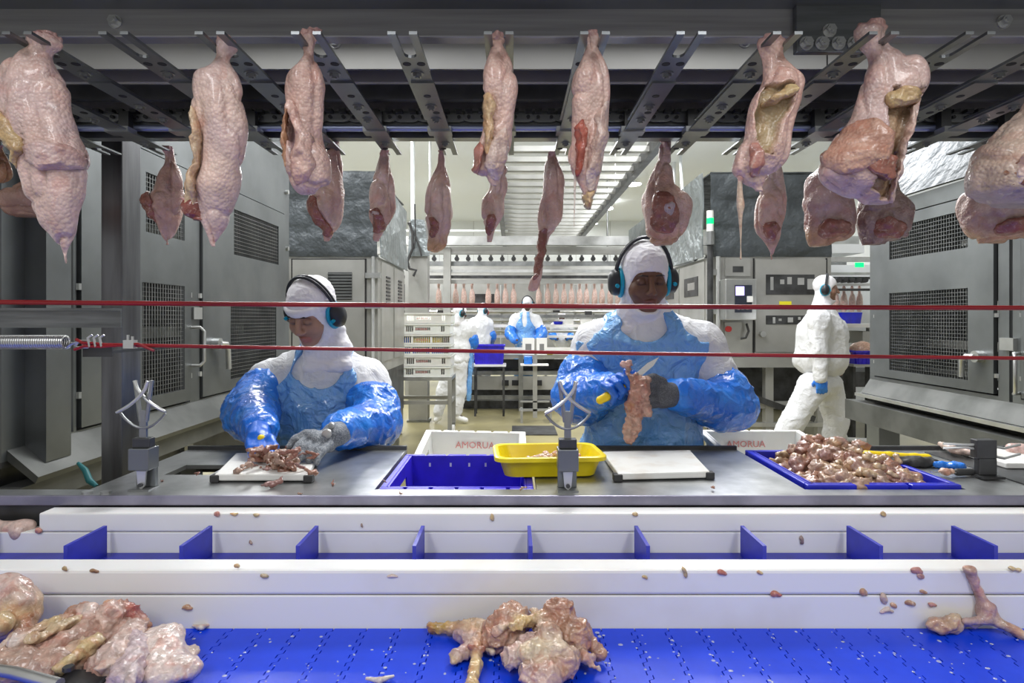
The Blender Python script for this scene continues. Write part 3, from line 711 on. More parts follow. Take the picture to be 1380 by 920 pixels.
# ================================================================== cutting tables
TZ = 0.973
def table(name, lab, x0, x1, holes):
    t = thing(name, lab, 'table', (0, 0, 0))
    top = MB().holes(x0, x1, 1.49, 1.95, TZ - 0.012, TZ, holes).build('table_top', M['steel_wet'], t)
    MB().box(x0, x1, 1.94, 1.953, TZ, TZ + 0.012).build('rear_lip', M['steel_dark'], t)
    MB().box(x0, x1, 1.93, 1.95, TZ - 0.07, TZ - 0.012).build('rear_apron', M['steel_dark'], t)
    for x in (x0 + 0.02, x1 - 0.06):
        MB().box(x, x + 0.04, 1.52, 1.56, 0, TZ - 0.012).build('leg', M['steel'], t)
        MB().box(x, x + 0.04, 1.88, 1.92, 0, TZ - 0.012).build('leg', M['steel'], t)
        MB().box(x, x + 0.04, 1.56, 1.88, 0.70, 0.735).build('side_rail', M['steel'], t)
    return t
tA = table('work_table', 'wet steel cutting table with a hand slot before the woman with the mesh glove', -1.06, -0.345, [(-0.955, -0.83, 1.63, 1.74)])
tB = table('work_table', 'wet steel cutting table in front of the woman holding a bone up', 0.062, 0.735, [])
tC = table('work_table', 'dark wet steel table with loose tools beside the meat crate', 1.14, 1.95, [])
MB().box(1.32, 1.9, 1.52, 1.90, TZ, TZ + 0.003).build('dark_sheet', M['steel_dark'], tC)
fr = thing('front_rail', 'steel edge rail running along the front of the cutting tables', 'rail', (0, 0, 0))
MB().box(-1.75, 1.95, 1.435, 1.49, TZ - 0.012, TZ).build('top_strip', M['steel_wet'], fr)
MB().box(-1.75, 1.95, 1.43, 1.437, TZ - 0.022, TZ + 0.002).build('face_strip', mat('rail_face', (0.30, 0.29, 0.37), 0.35, 0.6, n1=(8, (0.20, 0.195, 0.25), 0.4, 0.6)), fr, bevel=0.002)
MB().box(-1.75, 1.95, 1.437, 1.47, 0.80, TZ - 0.012).build('skirt', M['steel_dark'], fr)
for x in (-1.7, -0.4, 0.72, 1.9):
    MB().box(x, x + 0.04, 1.44, 1.48, 0, 0.80).build('leg', M['steel'], fr)
for px in (120, 145):
    MB().cyl((Xp(px, 1.46), 1.455, TZ), (Xp(px, 1.46), 1.455, TZ + 0.006), 0.012, 12).build('bolt', M['steel_bright'], fr)
# rack under the crate wells
rk = thing('crate_rack', 'steel rack under the blue crate between the two cutting tables', 'rack', (0, 0, 0))
MB().box(-0.34, 0.057, 1.50, 1.89, 0.735, 0.75).build('shelf', M['steel'], rk)
MB().box(-0.34, 0.057, 1.93, 2.26, 0.700, 0.712).build('rear_shelf', M['steel'], rk)
MB().box(-0.34, 0.057, 1.6, 2.235, 0.66, 0.69).build('bearer', M['steel'], rk)
for x in (-0.335, 0.017):
    for y in (1.6, 2.2):
        MB().box(x, x + 0.035, y, y + 0.035, 0, 0.735).build('leg', M['steel'], rk)
rk = thing('crate_rack', 'steel rack under the meat crate beside the dark table', 'rack', (0, 0, 0))
MB().box(0.745, 1.13, 1.50, 1.91, 0.735, 0.75).build('shelf', M['steel'], rk)
MB().box(0.745, 1.13, 1.95, 2.26, 0.700, 0.712).build('rear_shelf', M['steel'], rk)
MB().box(0.745, 1.13, 1.6, 2.235, 0.66, 0.69).build('bearer', M['steel'], rk)
for x in (0.755, 1.09):
    for y in (1.6, 2.2):
        MB().box(x, x + 0.035, y, y + 0.035, 0, 0.735).build('leg', M['steel'], rk)

# ------------------------------------------------------------------ plastic crates
def wall_strip(mb, a, b, z0, z1, t, inw, slots=(), rim_notches=()):
    pass
def crate(name, lab, cat, m, x0, x1, y0, y1, z0, z1, rim=0.018, taper=0.02, th=0.005, notches=6, handle=True, rotz=0.0, roll=0.0, pitch=0.0, text=None, group=None):
    """open crate; the rim is built in pieces with gaps between them; hand holes in the short sides"""
    cx, cy = (x0 + x1) / 2, (y0 + y1) / 2
    hx, hy = (x1 - x0) / 2, (y1 - y0) / 2
    H = z1 - z0
    t = thing(name, lab, cat, (cx, cy, z0), rotz, group)
    t.rotation_euler = (pitch, roll, rotz)
    b = MB()
    bx, by = hx - rim - taper, hy - rim - taper
    b.box(-bx, bx, -by, by, 0, th)
    b.build('bottom', m, t)
    tx, ty = hx - rim, hy - rim
    for nm, P, Q, P2, Q2, hole in (('wall', (-bx, -by), (bx, -by), (-tx, -ty), (tx, -ty), False), ('wall', (bx, by), (-bx, by), (tx, ty), (-tx, ty), False),
                             ('end_wall', (bx, -by), (bx, by), (tx, -ty), (tx, ty), handle), ('end_wall', (-bx, by), (-bx, -by), (-tx, ty), (-tx, -ty), handle)):
        # param plate: u along, v up, optional hole
        us = [0, 0.32, 0.68, 1]; vs_ = [0, 0.62, 0.84, 1]
        def pt(u, v, off):
            lo = Vector((P[0] * (1 - u) + Q[0] * u, P[1] * (1 - u) + Q[1] * u, 0))
            hi = Vector((P2[0] * (1 - u) + Q2[0] * u, P2[1] * (1 - u) + Q2[1] * u, H))
            d = Vector((Q[0] - P[0], Q[1] - P[1], 0)).normalized(); nrm = Vector((-d.y, d.x, 0))
            return lo * (1 - v) + hi * v + nrm * off
        mb = MB()
        for i in range(3):
            for j in range(3):
                if hole and i == 1 and j == 1: continue
                q = [pt(us[i], vs_[j], 0), pt(us[i + 1], vs_[j], 0), pt(us[i + 1], vs_[j + 1], 0), pt(us[i], vs_[j + 1], 0)]
                q2 = [pt(us[i], vs_[j], th), pt(us[i + 1], vs_[j], th), pt(us[i + 1], vs_[j + 1], th), pt(us[i], vs_[j + 1], th)]
                fs = [(0, 1, 2, 3), (7, 6, 5, 4)]
                if hole and (i, j) in ((1, 0),): fs.append((3, 2, 6, 7))
                if hole and (i, j) in ((1, 2),): fs.append((1, 0, 4, 5))
                if hole and (i, j) in ((0, 1),): fs.append((2, 1, 5, 6))
                if hole and (i, j) in ((2, 1),): fs.append((0, 3, 7, 4))
                if j == 2: fs.append((3, 2, 6, 7))
                mb.add(q + q2, fs)
        w = mb.build(nm, m, t)
        # upright ribs outside
        for u in ((0.12, 0.88) if hole else (0.1, 0.3, 0.5, 0.7, 0.9)):
            MB().bar(pt(u, 0.02, -0.004), pt(u, 0.97, -0.004), 0.006, 0.006).build('rib', m, w)
    # rim pieces
    rz = 0.022
    n = notches
    for sgn in (-1, 1):
        for i in range(n):
            a = -hx + (2 * hx) * i / n + (0.004 if i else 0); c = -hx + (2 * hx) * (i + 1) / n - (0.004 if i < n - 1 else 0)
            ya, yb = sorted((sgn * hy, sgn * (hy - rim)))
            MB().box(a, c, ya, yb, H - rz, H).build('rim', m, t, bevel=0.003)
        xa, xb = sorted((sgn * hx, sgn * (hx - rim)))
        MB().box(xa, xb, -hy + rim, hy - rim, H - rz, H).build('rim', m, t, bevel=0.003)
        MB().box(min(sgn * tx, sgn * (tx - 0.003)), max(sgn * tx, sgn * (tx - 0.003)), -ty, ty, H - rz - 0.001, H - 0.002).build('rim_lip', m, t)
    return t
cB = crate('plastic_crate', 'empty violet-blue plastic crate sunk between the two cutting tables', 'crate', M['crate_blue'], -0.337, 0.055, 1.497, 1.885, 0.75, 0.972, notches=6)
# slits in the far wall of the blue crate
for px in (579, 607, 632, 654):
    MB().box(Xp(px, 1.86) + 0.142 - 0.003, Xp(px, 1.86) + 0.142 + 0.003, 0.168, 0.180, 0.165, 0.2).build('slit', M['crate_white'], cB)
cW = crate('plastic_crate', 'white plastic crate with red lettering standing behind the violet-blue crate', 'crate', M['crate_white'], -0.325, 0.045, 1.915, 2.235, 0.735, 0.970, notches=6, roll=0.02, pitch=0.11)
cW2 = crate('plastic_crate', 'white plastic crate with red lettering standing behind the meat crate', 'crate', M['crate_white'], 0.70, 1.08, 1.96, 2.26, 0.735, 0.970, notches=4, pitch=0.11)
def lettering(txt, size, loc, rot, m, parent, ext=0.0006):
    c = bpy.data.curves.new('lettering', 'FONT'); c.body = txt; c.size = size; c.align_x = 'CENTER'; c.align_y = 'CENTER'; c.extrude = ext
    c.resolution_u = 2
    o = bpy.data.objects.new('lettering', c); COL.objects.link(o)
    dg = bpy.context.evaluated_depsgraph_get(); me = bpy.data.meshes.new_from_object(o.evaluated_get(dg))
    bpy.data.objects.remove(o); bpy.data.curves.remove(c)
    q = link('lettering', me, m, parent); q.location = loc; q.rotation_euler = rot
    q.data.materials.clear(); q.data.materials.append(m)
    return q
lettering('AMORUA', 0.034, (0.0, 0.1285, 0.188), (PI / 2 - 0.08, 0, 0), M['red_print'], cW, 0.001)
lettering('AMORUA', 0.034, (-0.02, 0.1185, 0.188), (PI / 2 - 0.08, 0, 0), M['red_print'], cW2, 0.001)
cM = crate('meat_crate', 'blue plastic crate heaped with trimmed chicken meat', 'crate', M['tray_blue'], 0.745, 1.135, 1.497, 1.90, 0.75, 0.982, notches=3, handle=False)

# yellow tub with small bones
def rounded_rect(hx, hy, r, n=5):
    pts = []
    for cx, cy, a0 in ((hx - r, hy - r, 0), (-hx + r, hy - r, PI / 2), (-hx + r, -hy + r, PI), (hx - r, -hy + r, 1.5 * PI)):
        for i in range(n + 1):
            a = a0 + PI / 2 * i / n
            pts.append((cx + r * math.cos(a), cy + r * math.sin(a)))
    return pts
def tub(mb, prof, r0=0.04):
    """prof: list of (hx, hy, z); rounded rectangular sections stitched into a shell"""
    rings = [rounded_rect(hx, hy, min(r0, hx * 0.9, hy * 0.9)) for hx, hy, z in prof]
    n = len(rings[0])
    vs = []; fs = []
    for (hx, hy, z), rg in zip(prof, rings): vs += [(x, y, z) for x, y in rg]
    for i in range(len(prof) - 1):
        for k in range(n):
            fs.append((i * n + k, i * n + (k + 1) % n, (i + 1) * n + (k + 1) % n, (i + 1) * n + k))
    fs.append(tuple(range(n - 1, -1, -1))); fs.append(tuple((len(prof) - 1) * n + k for k in range(n)))
    return mb.add(vs, fs)
YT = 1.66
tb = thing('yellow_tub', 'shallow yellow plastic tub with small bone pieces resting on the crate rim', 'tub', (0.10, 1.68, 0.974))
tb.rotation_euler = (math.radians(-2), math.radians(0), 0.06)
a, b_ = 0.152, 0.112
tub(MB(), [(a - 0.028, b_ - 0.028, 0.0), (a - 0.015, b_ - 0.015, 0.040), (a - 0.012, b_ - 0.012, 0.044), (a, b_, 0.044), (a, b_, 0.054),
           (a - 0.004, b_ - 0.004, 0.057), (a - 0.014, b_ - 0.014, 0.055), (a - 0.019, b_ - 0.019, 0.04), (a - 0.032, b_ - 0.032, 0.005)], 0.035).build('shell', M['tub_yellow'], tb, True)

# ------------------------------------------------------------------ cutting boards
def board(lab, pts, z=TZ):
    t = thing('cutting_board', lab, 'cutting board', (0, 0, 0))
    mb = MB().prism(pts, Matrix.Translation((0, 0, z + 0.0045)), 0.018)
    mb.build('slab', M['board'], t, bevel=0.004)
    for p in (pts[0], pts[1]):
        MB().box(p[0] - 0.012, p[0] + 0.012, p[1] - 0.004, p[1] + 0.02, z + 0.0005, z + 0.02).build('corner_foot', M['rubber'], t, bevel=0.003)
    return t
def T(px, py, z=TZ):
    """pixel on the horizontal plane z"""
    Y = (CAM_H - z) * FPX / (py - CY)
    return ((px - CX) / FPX * Y, Y)
board('white cutting board with meat scraps under the grey mesh glove', [T(289, 640, TZ + 0.02), T(415, 640, TZ + 0.02), T(432, 608, TZ + 0.02), T(318, 611, TZ + 0.02)])
board('clean white cutting board right of the yellow tub', [T(833, 639, TZ + 0.02), T(957, 636, TZ + 0.02), T(930, 607, TZ + 0.02), T(812, 609, TZ + 0.02)])

# ------------------------------------------------------------------ knife sharpeners: two crossing curved steels on a clamp
def sharpener(lab, px, Y, zb, s=1.0, tilt=0.0):
    t = thing('knife_sharpener', lab, 'sharpener', (Xp(px, Y), Y, zb))
    t.rotation_euler = (tilt, 0, 0)
    u = Y / FPX * s     # one photo pixel in metres
    MB().box(-15 * u, 15 * u, 0.0, 0.045, 0.0, 0.004).build('foot_plate', M['steel'], t)
    MB().box(-14 * u, 14 * u, 0.03, 0.045, 0.004, 62 * u).build('upright_plate', M['steel_panel'], t, bevel=0.002)
    MB().box(-15 * u, 15 * u, -0.0, 0.045, 30 * u, 62 * u).build('clamp_block', M['steel_panel'], t, bevel=0.002)
    MB().box(-13 * u, 13 * u, 0.01, 0.035, 62 * u, 76 * u).build('clamp_top', M['steel_dark'], t, bevel=0.002)
    tg = MB().prism([(-7 * u, 28 * u), (-5 * u, 6 * u), (0, 1 * u), (5 * u, 6 * u), (7 * u, 28 * u)], Matrix(((1, 0, 0, 0), (0, 0, 1, 0.012), (0, 1, 0, 0), (0, 0, 0, 1))), 0.006)
    tg = tg.build('tongue', M['steel_bright'], t)
    MB().cyl((0, 0.006, 8 * u), (0, 0.012, 8 * u), 3 * u, 12).build('pivot', M['steel_dark'], tg)
    z0 = 76 * u
    MB().box(-5 * u, 5 * u, 0.018, 0.026, z0, z0 + 40 * u).build('stem', M['steel'], t)
    # lower cradle plate
    cr = [(x * u, (0.020 * x * x) * u + z0 + 14 * u) for x in range(-33, 34, 6)]
    MB().tube([(x, 0.02, z) for x, z in cr], 2.0 * u, 8).build('cradle', M['steel'], t, True)
    # two crossing curved steels
    for sg in (-1, 1):
        pts = []
        for i in range(13):
            w = i / 12
            x = sg * (-12 + 46 * w); z = 84 - 52 * w ** 0.62 + 6 * w * w
            pts.append((x * u, 0.012 + sg * 0.006, z0 + z * u))
        MB().tube(pts, [2.6 * u] * 12 + [1.8 * u], 8).build('curved_steel', M['steel_bright'], t, True)
        pts = [(sg * (-12 + 4 * w * 2) * u, 0.022, z0 + (84 - 60 * w) * u) for w in (0, 0.25, 0.5, 0.75, 1)]
        MB().tube(pts, 3.2 * u, 6).build('arm', M['steel'], t, True)
    return t
sharpener('steel knife sharpener with crossed curved rods on the table left of the first woman', 186, 1.47, TZ, 0.93)
sharpener('steel knife sharpener with crossed curved rods in front of the yellow tub', 766, 1.462, TZ, 0.93)
t = thing('knife_sharpener', 'dark knife sharpener lying back on the right table with rods spread sideways', 'sharpener', (Xp(1328, 1.6), 1.60, TZ + 0.003))
MB().box(-0.03, 0.03, -0.03, 0.03, 0, 0.006).build('foot_plate', M['steel_dark'], t)
MB().box(-0.024, 0.024, -0.01, 0.01, 0.006, 0.05).build('upright_plate', M['steel_dark'], t, bevel=0.002)
MB().box(-0.03, 0.024, -0.01, 0.016, 0.05, 0.10).build('clamp_block', M['steel_dark'], t, bevel=0.002)
for (z, dx, dz) in ((0.085, -0.1, 0.0), (0.070, -0.1, 0.008), (0.06, 0.11, -0.012), (0.085, 0.11, -0.01)):
    MB().tube([(0, 0.0, z), (dx * 0.5, 0.005, z + dz), (dx, 0.02, z + dz * 0.3)], 0.0035, 8).build('curved_steel', M['steel_bright'], t, True)

# ------------------------------------------------------------------ flighted conveyor behind the front guard
cv = thing('flight_conveyor', 'blue conveyor with upright cross plates between two white guards', 'conveyor', (0, 0, 0))
bz = Zp(746, 1.37)
MB().box(-1.75, 1.95, 1.222, 1.376, bz - 0.02, bz).build('belt', M['flight_blue'], cv)
MB().box(-1.75, 1.95, 1.24, 1.36, bz - 0.16, bz - 0.02).build('chassis', M['steel_dark'], cv)
for x in (-1.6, 0, 1.8):
    MB().box(x, x + 0.05, 1.27, 1.33, 0, bz - 0.16).build('leg', M['steel'], cv)
fl = MB().box(-0.004, 0.004, 1.24, 1.362, bz, Zp(708, 1.362)).mesh('flight')
for px in (-10, 142, 284, 427, 570, 713, 857, 1000, 1143, 1284, 1425):
    o = link('flight', fl, M['flight_blue'], cv); o.location = (Xp(px, 1.362), 0, 0)
gd = thing('guard_wall', 'long white plastic guard behind the blue cross plates', 'guard', (0, 0, 0))
x0 = Xp(52, 1.38)
ztop = Zp(683, 1.425)
zgr = Zp(717, 1.378)
MB().box(x0, 1.95, 1.380, 1.427, zgr, ztop).build('upper_plank', M['hdpe'], gd, bevel=0.004)
MB().box(-1.75, 1.95, 1.3805, 1.425, bz - 0.03, zgr - 0.0015).build('lower_plank', M['hdpe'], gd, bevel=0.002)
for x in (-1.5, 0.2, 1.8):
    MB().box(x, x + 0.04, 1.385, 1.42, 0, bz - 0.03).build('leg', M['steel'], gd)
# front guard
gd = thing('guard_wall', 'long white plastic guard along the back of the bright blue belt', 'guard', (0, 0, 0))
b1 = 0.796
zt1 = CAM_H - 322 * 1.22 / 800
zg1 = Zp(803, 1.16)
MB().box(-1.75, 1.95, 1.162, 1.22, zg1 + 0.0008, zt1).build('upper_plank', M['hdpe'], gd, bevel=0.006)
MB().box(-1.75, 1.95, 1.1625, 1.219, b1 - 0.02, zg1 - 0.0008).build('lower_plank', M['hdpe'], gd, bevel=0.002)
for x in (-1.5, 0.1, 1.8):
    MB().box(x, x + 0.04, 1.17, 1.21, 0, b1 - 0.02).build('leg', M['steel'], gd)
# ================================================================== bright blue front belt
bt = thing('blue_belt_conveyor', 'bright blue modular belt conveyor in front of the white guard', 'conveyor', (0, 0, 0))
pit, y0b, y1b = 0.0652, 0.50, 1.160
nt_ = 26; per = (y1b - y0b) / nt_
def zig(xc, amp):
    out = []
    for i in range(nt_):
        ya = y0b + per * i
        out += [(xc - amp, ya), (xc - amp, ya + per * 0.42), (xc + amp, ya + per * 0.58), (xc + amp, ya + per)]
    return out
gap = 0.0011
poly = [(x + gap, y) for x, y in zig(0, 0.0045)]
poly2 = [(x + pit - gap, y) for x, y in zig(0, 0.0045)]
slat_me = MB().prism(poly2 + poly[::-1], Matrix.Translation((0, 0, b1 - 0.008)), 0.008).mesh('slat')
for i in range(53):
    o = link('slat', slat_me, M['belt_blue'], bt); o.location = (-1.2 + (i - 8) * pit, 0, 0)
MB().box(-1.73, 1.74, y0b, y1b, b1 - 0.02, b1 - 0.0085).build('under_layer', mat('belt_under', (0.004, 0.02, 0.28), 0.5), bt)
MB().box(-1.73, 1.74, 0.55, 1.1, b1 - 0.14, b1 - 0.02).build('chassis', M['steel_dark'], bt)
for x in (-1.6, 1.6):
    for y in (0.6, 1.0):
        MB().box(x, x + 0.05, y, y + 0.05, 0, b1 - 0.14).build('leg', M['steel'], bt)

# ================================================================== organic modelling: signed distance fields -> mesh
def _hash(ix, iy, iz):
    h = (ix * 374761393 + iy * 668265263 + iz * 2147483647 + 1013904223) & 0xffffffff
    h = ((h ^ (h >> 13)) * 1274126177) & 0xffffffff
    h = h ^ (h >> 16)
    return (h & 0xffff) / 65535.0 * 2 - 1
def vnoise(p, f, seed=0):
    """smooth value noise, p (n,3)"""
    q = p * f + seed * 17.31
    i = np.floor(q).astype(np.int64); t = q - i
    t = t * t * (3 - 2 * t)
    out = 0
    for dx in (0, 1):
        wx = t[:, 0] if dx else 1 - t[:, 0]
        for dy in (0, 1):
            wy = t[:, 1] if dy else 1 - t[:, 1]
            for dz in (0, 1):
                wz = t[:, 2] if dz else 1 - t[:, 2]
                out = out + wx * wy * wz * _hash(i[:, 0] + dx, i[:, 1] + dy, i[:, 2] + dz)
    return out

def smin(a, b, k):
    if k <= 0: return np.minimum(a, b)
    h = np.clip(0.5 + 0.5 * (b - a) / k, 0, 1)
    return b * (1 - h) + a * h - k * h * (1 - h)

class Prim:
    def __init__(s, kind, data, k, col, op): s.kind, s.data, s.k, s.col, s.op = kind, data, k, col, op
    def bounds(s):
        d = s.data
        if s.kind == 'cap':
            a, b, ra, rb = d; r = max(ra, rb)
            return np.minimum(a, b) - r, np.maximum(a, b) + r
        c, R = d[0], d[-1]
        return c - R, c + R
    def dist(s, P):
        d = s.data
        if s.kind == 'cap':
            a, b, ra, rb = d
            ba = b - a; L = max(ba @ ba, 1e-12)
            h = np.clip(((P - a) @ ba) / L, 0, 1)
            return np.linalg.norm(P - a - h[..., None] * ba, axis=-1) - (ra + (rb - ra) * h)
        if s.kind == 'ell':
            c, r, Rm, _ = d
            q = (P - c) @ Rm
            k0 = np.linalg.norm(q / r, axis=-1); k1 = np.linalg.norm(q / (r * r), axis=-1)
            return k0 * (k0 - 1) / np.maximum(k1, 1e-9)
        if s.kind == 'box':
            c, hb, rd, Rm, _ = d
            q = np.abs((P - c) @ Rm) - (hb - rd)
            return np.linalg.norm(np.maximum(q, 0), axis=-1) + np.minimum(q.max(axis=-1), 0) - rd
def A(v): return np.array(v, dtype=float)
def rotm(rx=0, ry=0, rz=0): return np.array(Euler((rx, ry, rz)).to_matrix())
def cap(a, b, ra, rb=None, k=0.02, col=None, op='+'): return Prim('cap', (A(a), A(b), ra, ra if rb is None else rb), k, col, op)
def ell(c, r, rot=(0, 0, 0), k=0.02, col=None, op='+'):
    r = A(r); return Prim('ell', (A(c), r, rotm(*rot), r.max()), k, col, op)
def rbox(c, h, rd=0.01, rot=(0, 0, 0), k=0.01, col=None, op='+'):
    h = A(h); return Prim('box', (A(c), h, rd, rotm(*rot), np.linalg.norm(h)), k, col, op)
def chain(pts, rads, k=0.02, col=None):
    return [cap(pts[i], pts[i + 1], rads[i], rads[i + 1], k, col) for i in range(len(pts) - 1)]

EDGES = [((0, 0, 0), (1, 0, 0)), ((0, 1, 0), (1, 1, 0)), ((0, 0, 1), (1, 0, 1)), ((0, 1, 1), (1, 1, 1)),
         ((0, 0, 0), (0, 1, 0)), ((1, 0, 0), (1, 1, 0)), ((0, 0, 1), (0, 1, 1)), ((1, 0, 1), (1, 1, 1)),
         ((0, 0, 0), (0, 0, 1)), ((1, 0, 0), (1, 0, 1)), ((0, 1, 0), (0, 1, 1)), ((1, 1, 0), (1, 1, 1))]
def surface_nets(F, ax):
    nx, ny, nz = F.shape
    S = F < 0
    c = np.zeros((nx - 1, ny - 1, nz - 1), dtype=np.int8)
    for dx in (0, 1):
        for dy in (0, 1):
            for dz in (0, 1):
                c += S[dx:nx - 1 + dx, dy:ny - 1 + dy, dz:nz - 1 + dz]
    act = (c > 0) & (c < 8)
    I = np.argwhere(act)
    idx = -np.ones(act.shape, dtype=np.int64); idx[act] = np.arange(len(I))
    acc = np.zeros((len(I), 3)); cnt = np.zeros(len(I))
    for a, b in EDGES:
        ia = I + A(a).astype(int); ib = I + A(b).astype(int)
        fa = F[ia[:, 0], ia[:, 1], ia[:, 2]]; fb = F[ib[:, 0], ib[:, 1], ib[:, 2]]
        m = (fa < 0) != (fb < 0)
        t = np.where(m, fa / np.where(m, fa - fb, 1), 0)
        acc += np.where(m[:, None], A(a) + t[:, None] * (A(b) - A(a)), 0); cnt += m
    fr = acc / cnt[:, None]
    V = np.stack([ax[d][I[:, d]] + fr[:, d] * (ax[d][I[:, d] + 1] - ax[d][I[:, d]]) for d in range(3)], 1)
    Q = []
    for ax in range(3):
        sl0 = [slice(None)] * 3; sl1 = [slice(None)] * 3
        sl0[ax] = slice(0, -1); sl1[ax] = slice(1, None)
        s0 = S[tuple(sl0)]; s1 = S[tuple(sl1)]
        E = np.argwhere(s0 != s1)
        u, v = (ax + 1) % 3, (ax + 2) % 3
        E = E[(E[:, u] > 0) & (E[:, v] > 0) & (E[:, u] < F.shape[u] - 1) & (E[:, v] < F.shape[v] - 1)]
        inside = s0[E[:, 0], E[:, 1], E[:, 2]]
        def cell(du, dv):
            e = E.copy(); e[:, u] -= du; e[:, v] -= dv
            return idx[e[:, 0], e[:, 1], e[:, 2]]
        q = np.stack([cell(1, 1), cell(0, 1), cell(0, 0), cell(1, 0)], 1)
        q[~inside] = q[~inside][:, ::-1]
        Q.append(q)
    return V, np.concatenate(Q)

def raw_mesh(name, V, Q):
    me = bpy.data.meshes.new(name)
    me.vertices.add(len(V)); me.vertices.foreach_set('co', np.asarray(V, dtype=np.float32).ravel())
    k = Q.shape[1]
    me.loops.add(len(Q) * k); me.loops.foreach_set('vertex_index', Q.astype(np.int32).ravel())
    me.polygons.add(len(Q))
    me.polygons.foreach_set('loop_start', np.arange(0, len(Q) * k, k, dtype=np.int32))
    me.polygons.foreach_set('loop_total', np.full(len(Q), k, dtype=np.int32))
    me.polygons.foreach_set('use_smooth', np.ones(len(Q), dtype=bool))
    me.update(calc_edges=True); me.validate()
    return me

def vnormals(V, Q):
    n = np.zeros_like(V)
    fn = np.cross(V[Q[:, 2]] - V[Q[:, 0]], V[Q[:, 3]] - V[Q[:, 1]])
    for i in range(Q.shape[1]): np.add.at(n, Q[:, i], fn)
    return n / np.maximum(np.linalg.norm(n, axis=1, keepdims=True), 1e-12)

def field(prims, vox, pad=0.02, fine=None):
    """distance field on a grid; fine = (low corner, high corner, voxel) refines the grid there"""
    pos = [p for p in prims if p.op == '+']
    lo = np.min([p.bounds()[0] for p in pos], axis=0) - pad; hi = np.max([p.bounds()[1] for p in pos], axis=0) + pad
    ax = []
    for d in range(3):
        if fine is None: ax.append(np.arange(lo[d], hi[d] + vox, vox)); continue
        f0, f1, fv = max(fine[0][d], lo[d] + vox), min(fine[1][d], hi[d] - vox), fine[2]
        ax.append(np.concatenate([np.arange(lo[d], f0 - fv * 0.5, vox), np.arange(f0, f1, fv), np.arange(f1 + fv, hi[d] + vox, vox)]))
    n = np.array([len(x) for x in ax])
    F = np.full(n, 9.0)
    for p in prims:
        if p.op == '&': a = np.zeros(3, int); b = n
        else:
            bl, bh = p.bounds(); mg = p.k + vox * 3
            a = np.array([np.searchsorted(ax[d], bl[d] - mg) for d in range(3)]); b = np.array([np.searchsorted(ax[d], bh[d] + mg) for d in range(3)])
        if np.any(b <= a): continue
        G = np.stack(np.meshgrid(ax[0][a[0]:b[0]], ax[1][a[1]:b[1]], ax[2][a[2]:b[2]], indexing='ij'), -1)
        d = p.dist(G)
        sub = F[a[0]:b[0], a[1]:b[1], a[2]:b[2]]
        if p.op == '+': r = smin(sub, d, p.k)
        elif p.op == '-': r = -smin(-sub, d, p.k)
        else: r = -smin(-sub, -d, p.k)
        F[a[0]:b[0], a[1]:b[1], a[2]:b[2]] = r
    return F, ax

def paint(me, V, prims, base, sharp=0.006):
    """vertex colour = colour of the closest coloured piece (skin, fat, bone, lips ...)"""
    cp = [p for p in prims if p.col is not None and p.op == '+']
    w = np.full(len(V), 1e-9); acc = np.tile(A(base), (len(V), 1)) * 1e-9
    for p in cp:
        d = np.abs(p.dist(V)); ww = np.exp(-np.minimum(d / sharp, 40))
        acc += ww[:, None] * A(p.col); w += ww
    col = acc / w[:, None]
    set_col(me, col)
def set_col(me, col):
    at = me.color_attributes.new('Col', 'FLOAT_COLOR', 'POINT')
    at.data.foreach_set('color', np.concatenate([col, np.ones((len(col), 1))], 1).astype(np.float32).ravel())

def sdf(name, prims, vox, m, parent=None, noise=(), base=(0.6, 0.4, 0.35), sharp=0.006, mask=None, fine=None, smooth_it=1, noise_mask=None):
    """noise: (frequency, amplitude) pairs; cut(P)->bool array: keep; mask: extra field function G-> distance to intersect"""
    F, ax = field(prims, vox, fine=fine)
    if mask is not None:
        G = np.stack(np.meshgrid(*ax, indexing='ij'), -1)
        F = np.maximum(F, mask(G))
    V, Q = surface_nets(F, ax)
    for _ in range(smooth_it):
        s = np.zeros_like(V); c = np.zeros(len(V))
        for i in range(4):
            j = (i + 1) % 4
            np.add.at(s, Q[:, i], V[Q[:, j]]); np.add.at(s, Q[:, j], V[Q[:, i]]); np.add.at(c, Q[:, i], 1); np.add.at(c, Q[:, j], 1)
        V = V * 0.5 + 0.5 * s / np.maximum(c, 1)[:, None]
    if noise:
        N = vnormals(V, Q)
        for q, nz in enumerate(noise):
            f, am = nz[0], nz[1]
            sc = A(nz[2]) if len(nz) > 2 else A((1, 1, 1))
            if am < 0: dv = -((1 - np.abs(vnoise(V * sc, f, q + 1))) ** 4 - 0.3) * am      # sharp ridges, like folds
            else: dv = vnoise(V * sc, f, q + 1) * am
            V = V + N * dv[:, None]
    me = raw_mesh(name, V, Q)
    paint(me, V, prims, base, sharp)
    return link(name, me, m, parent)

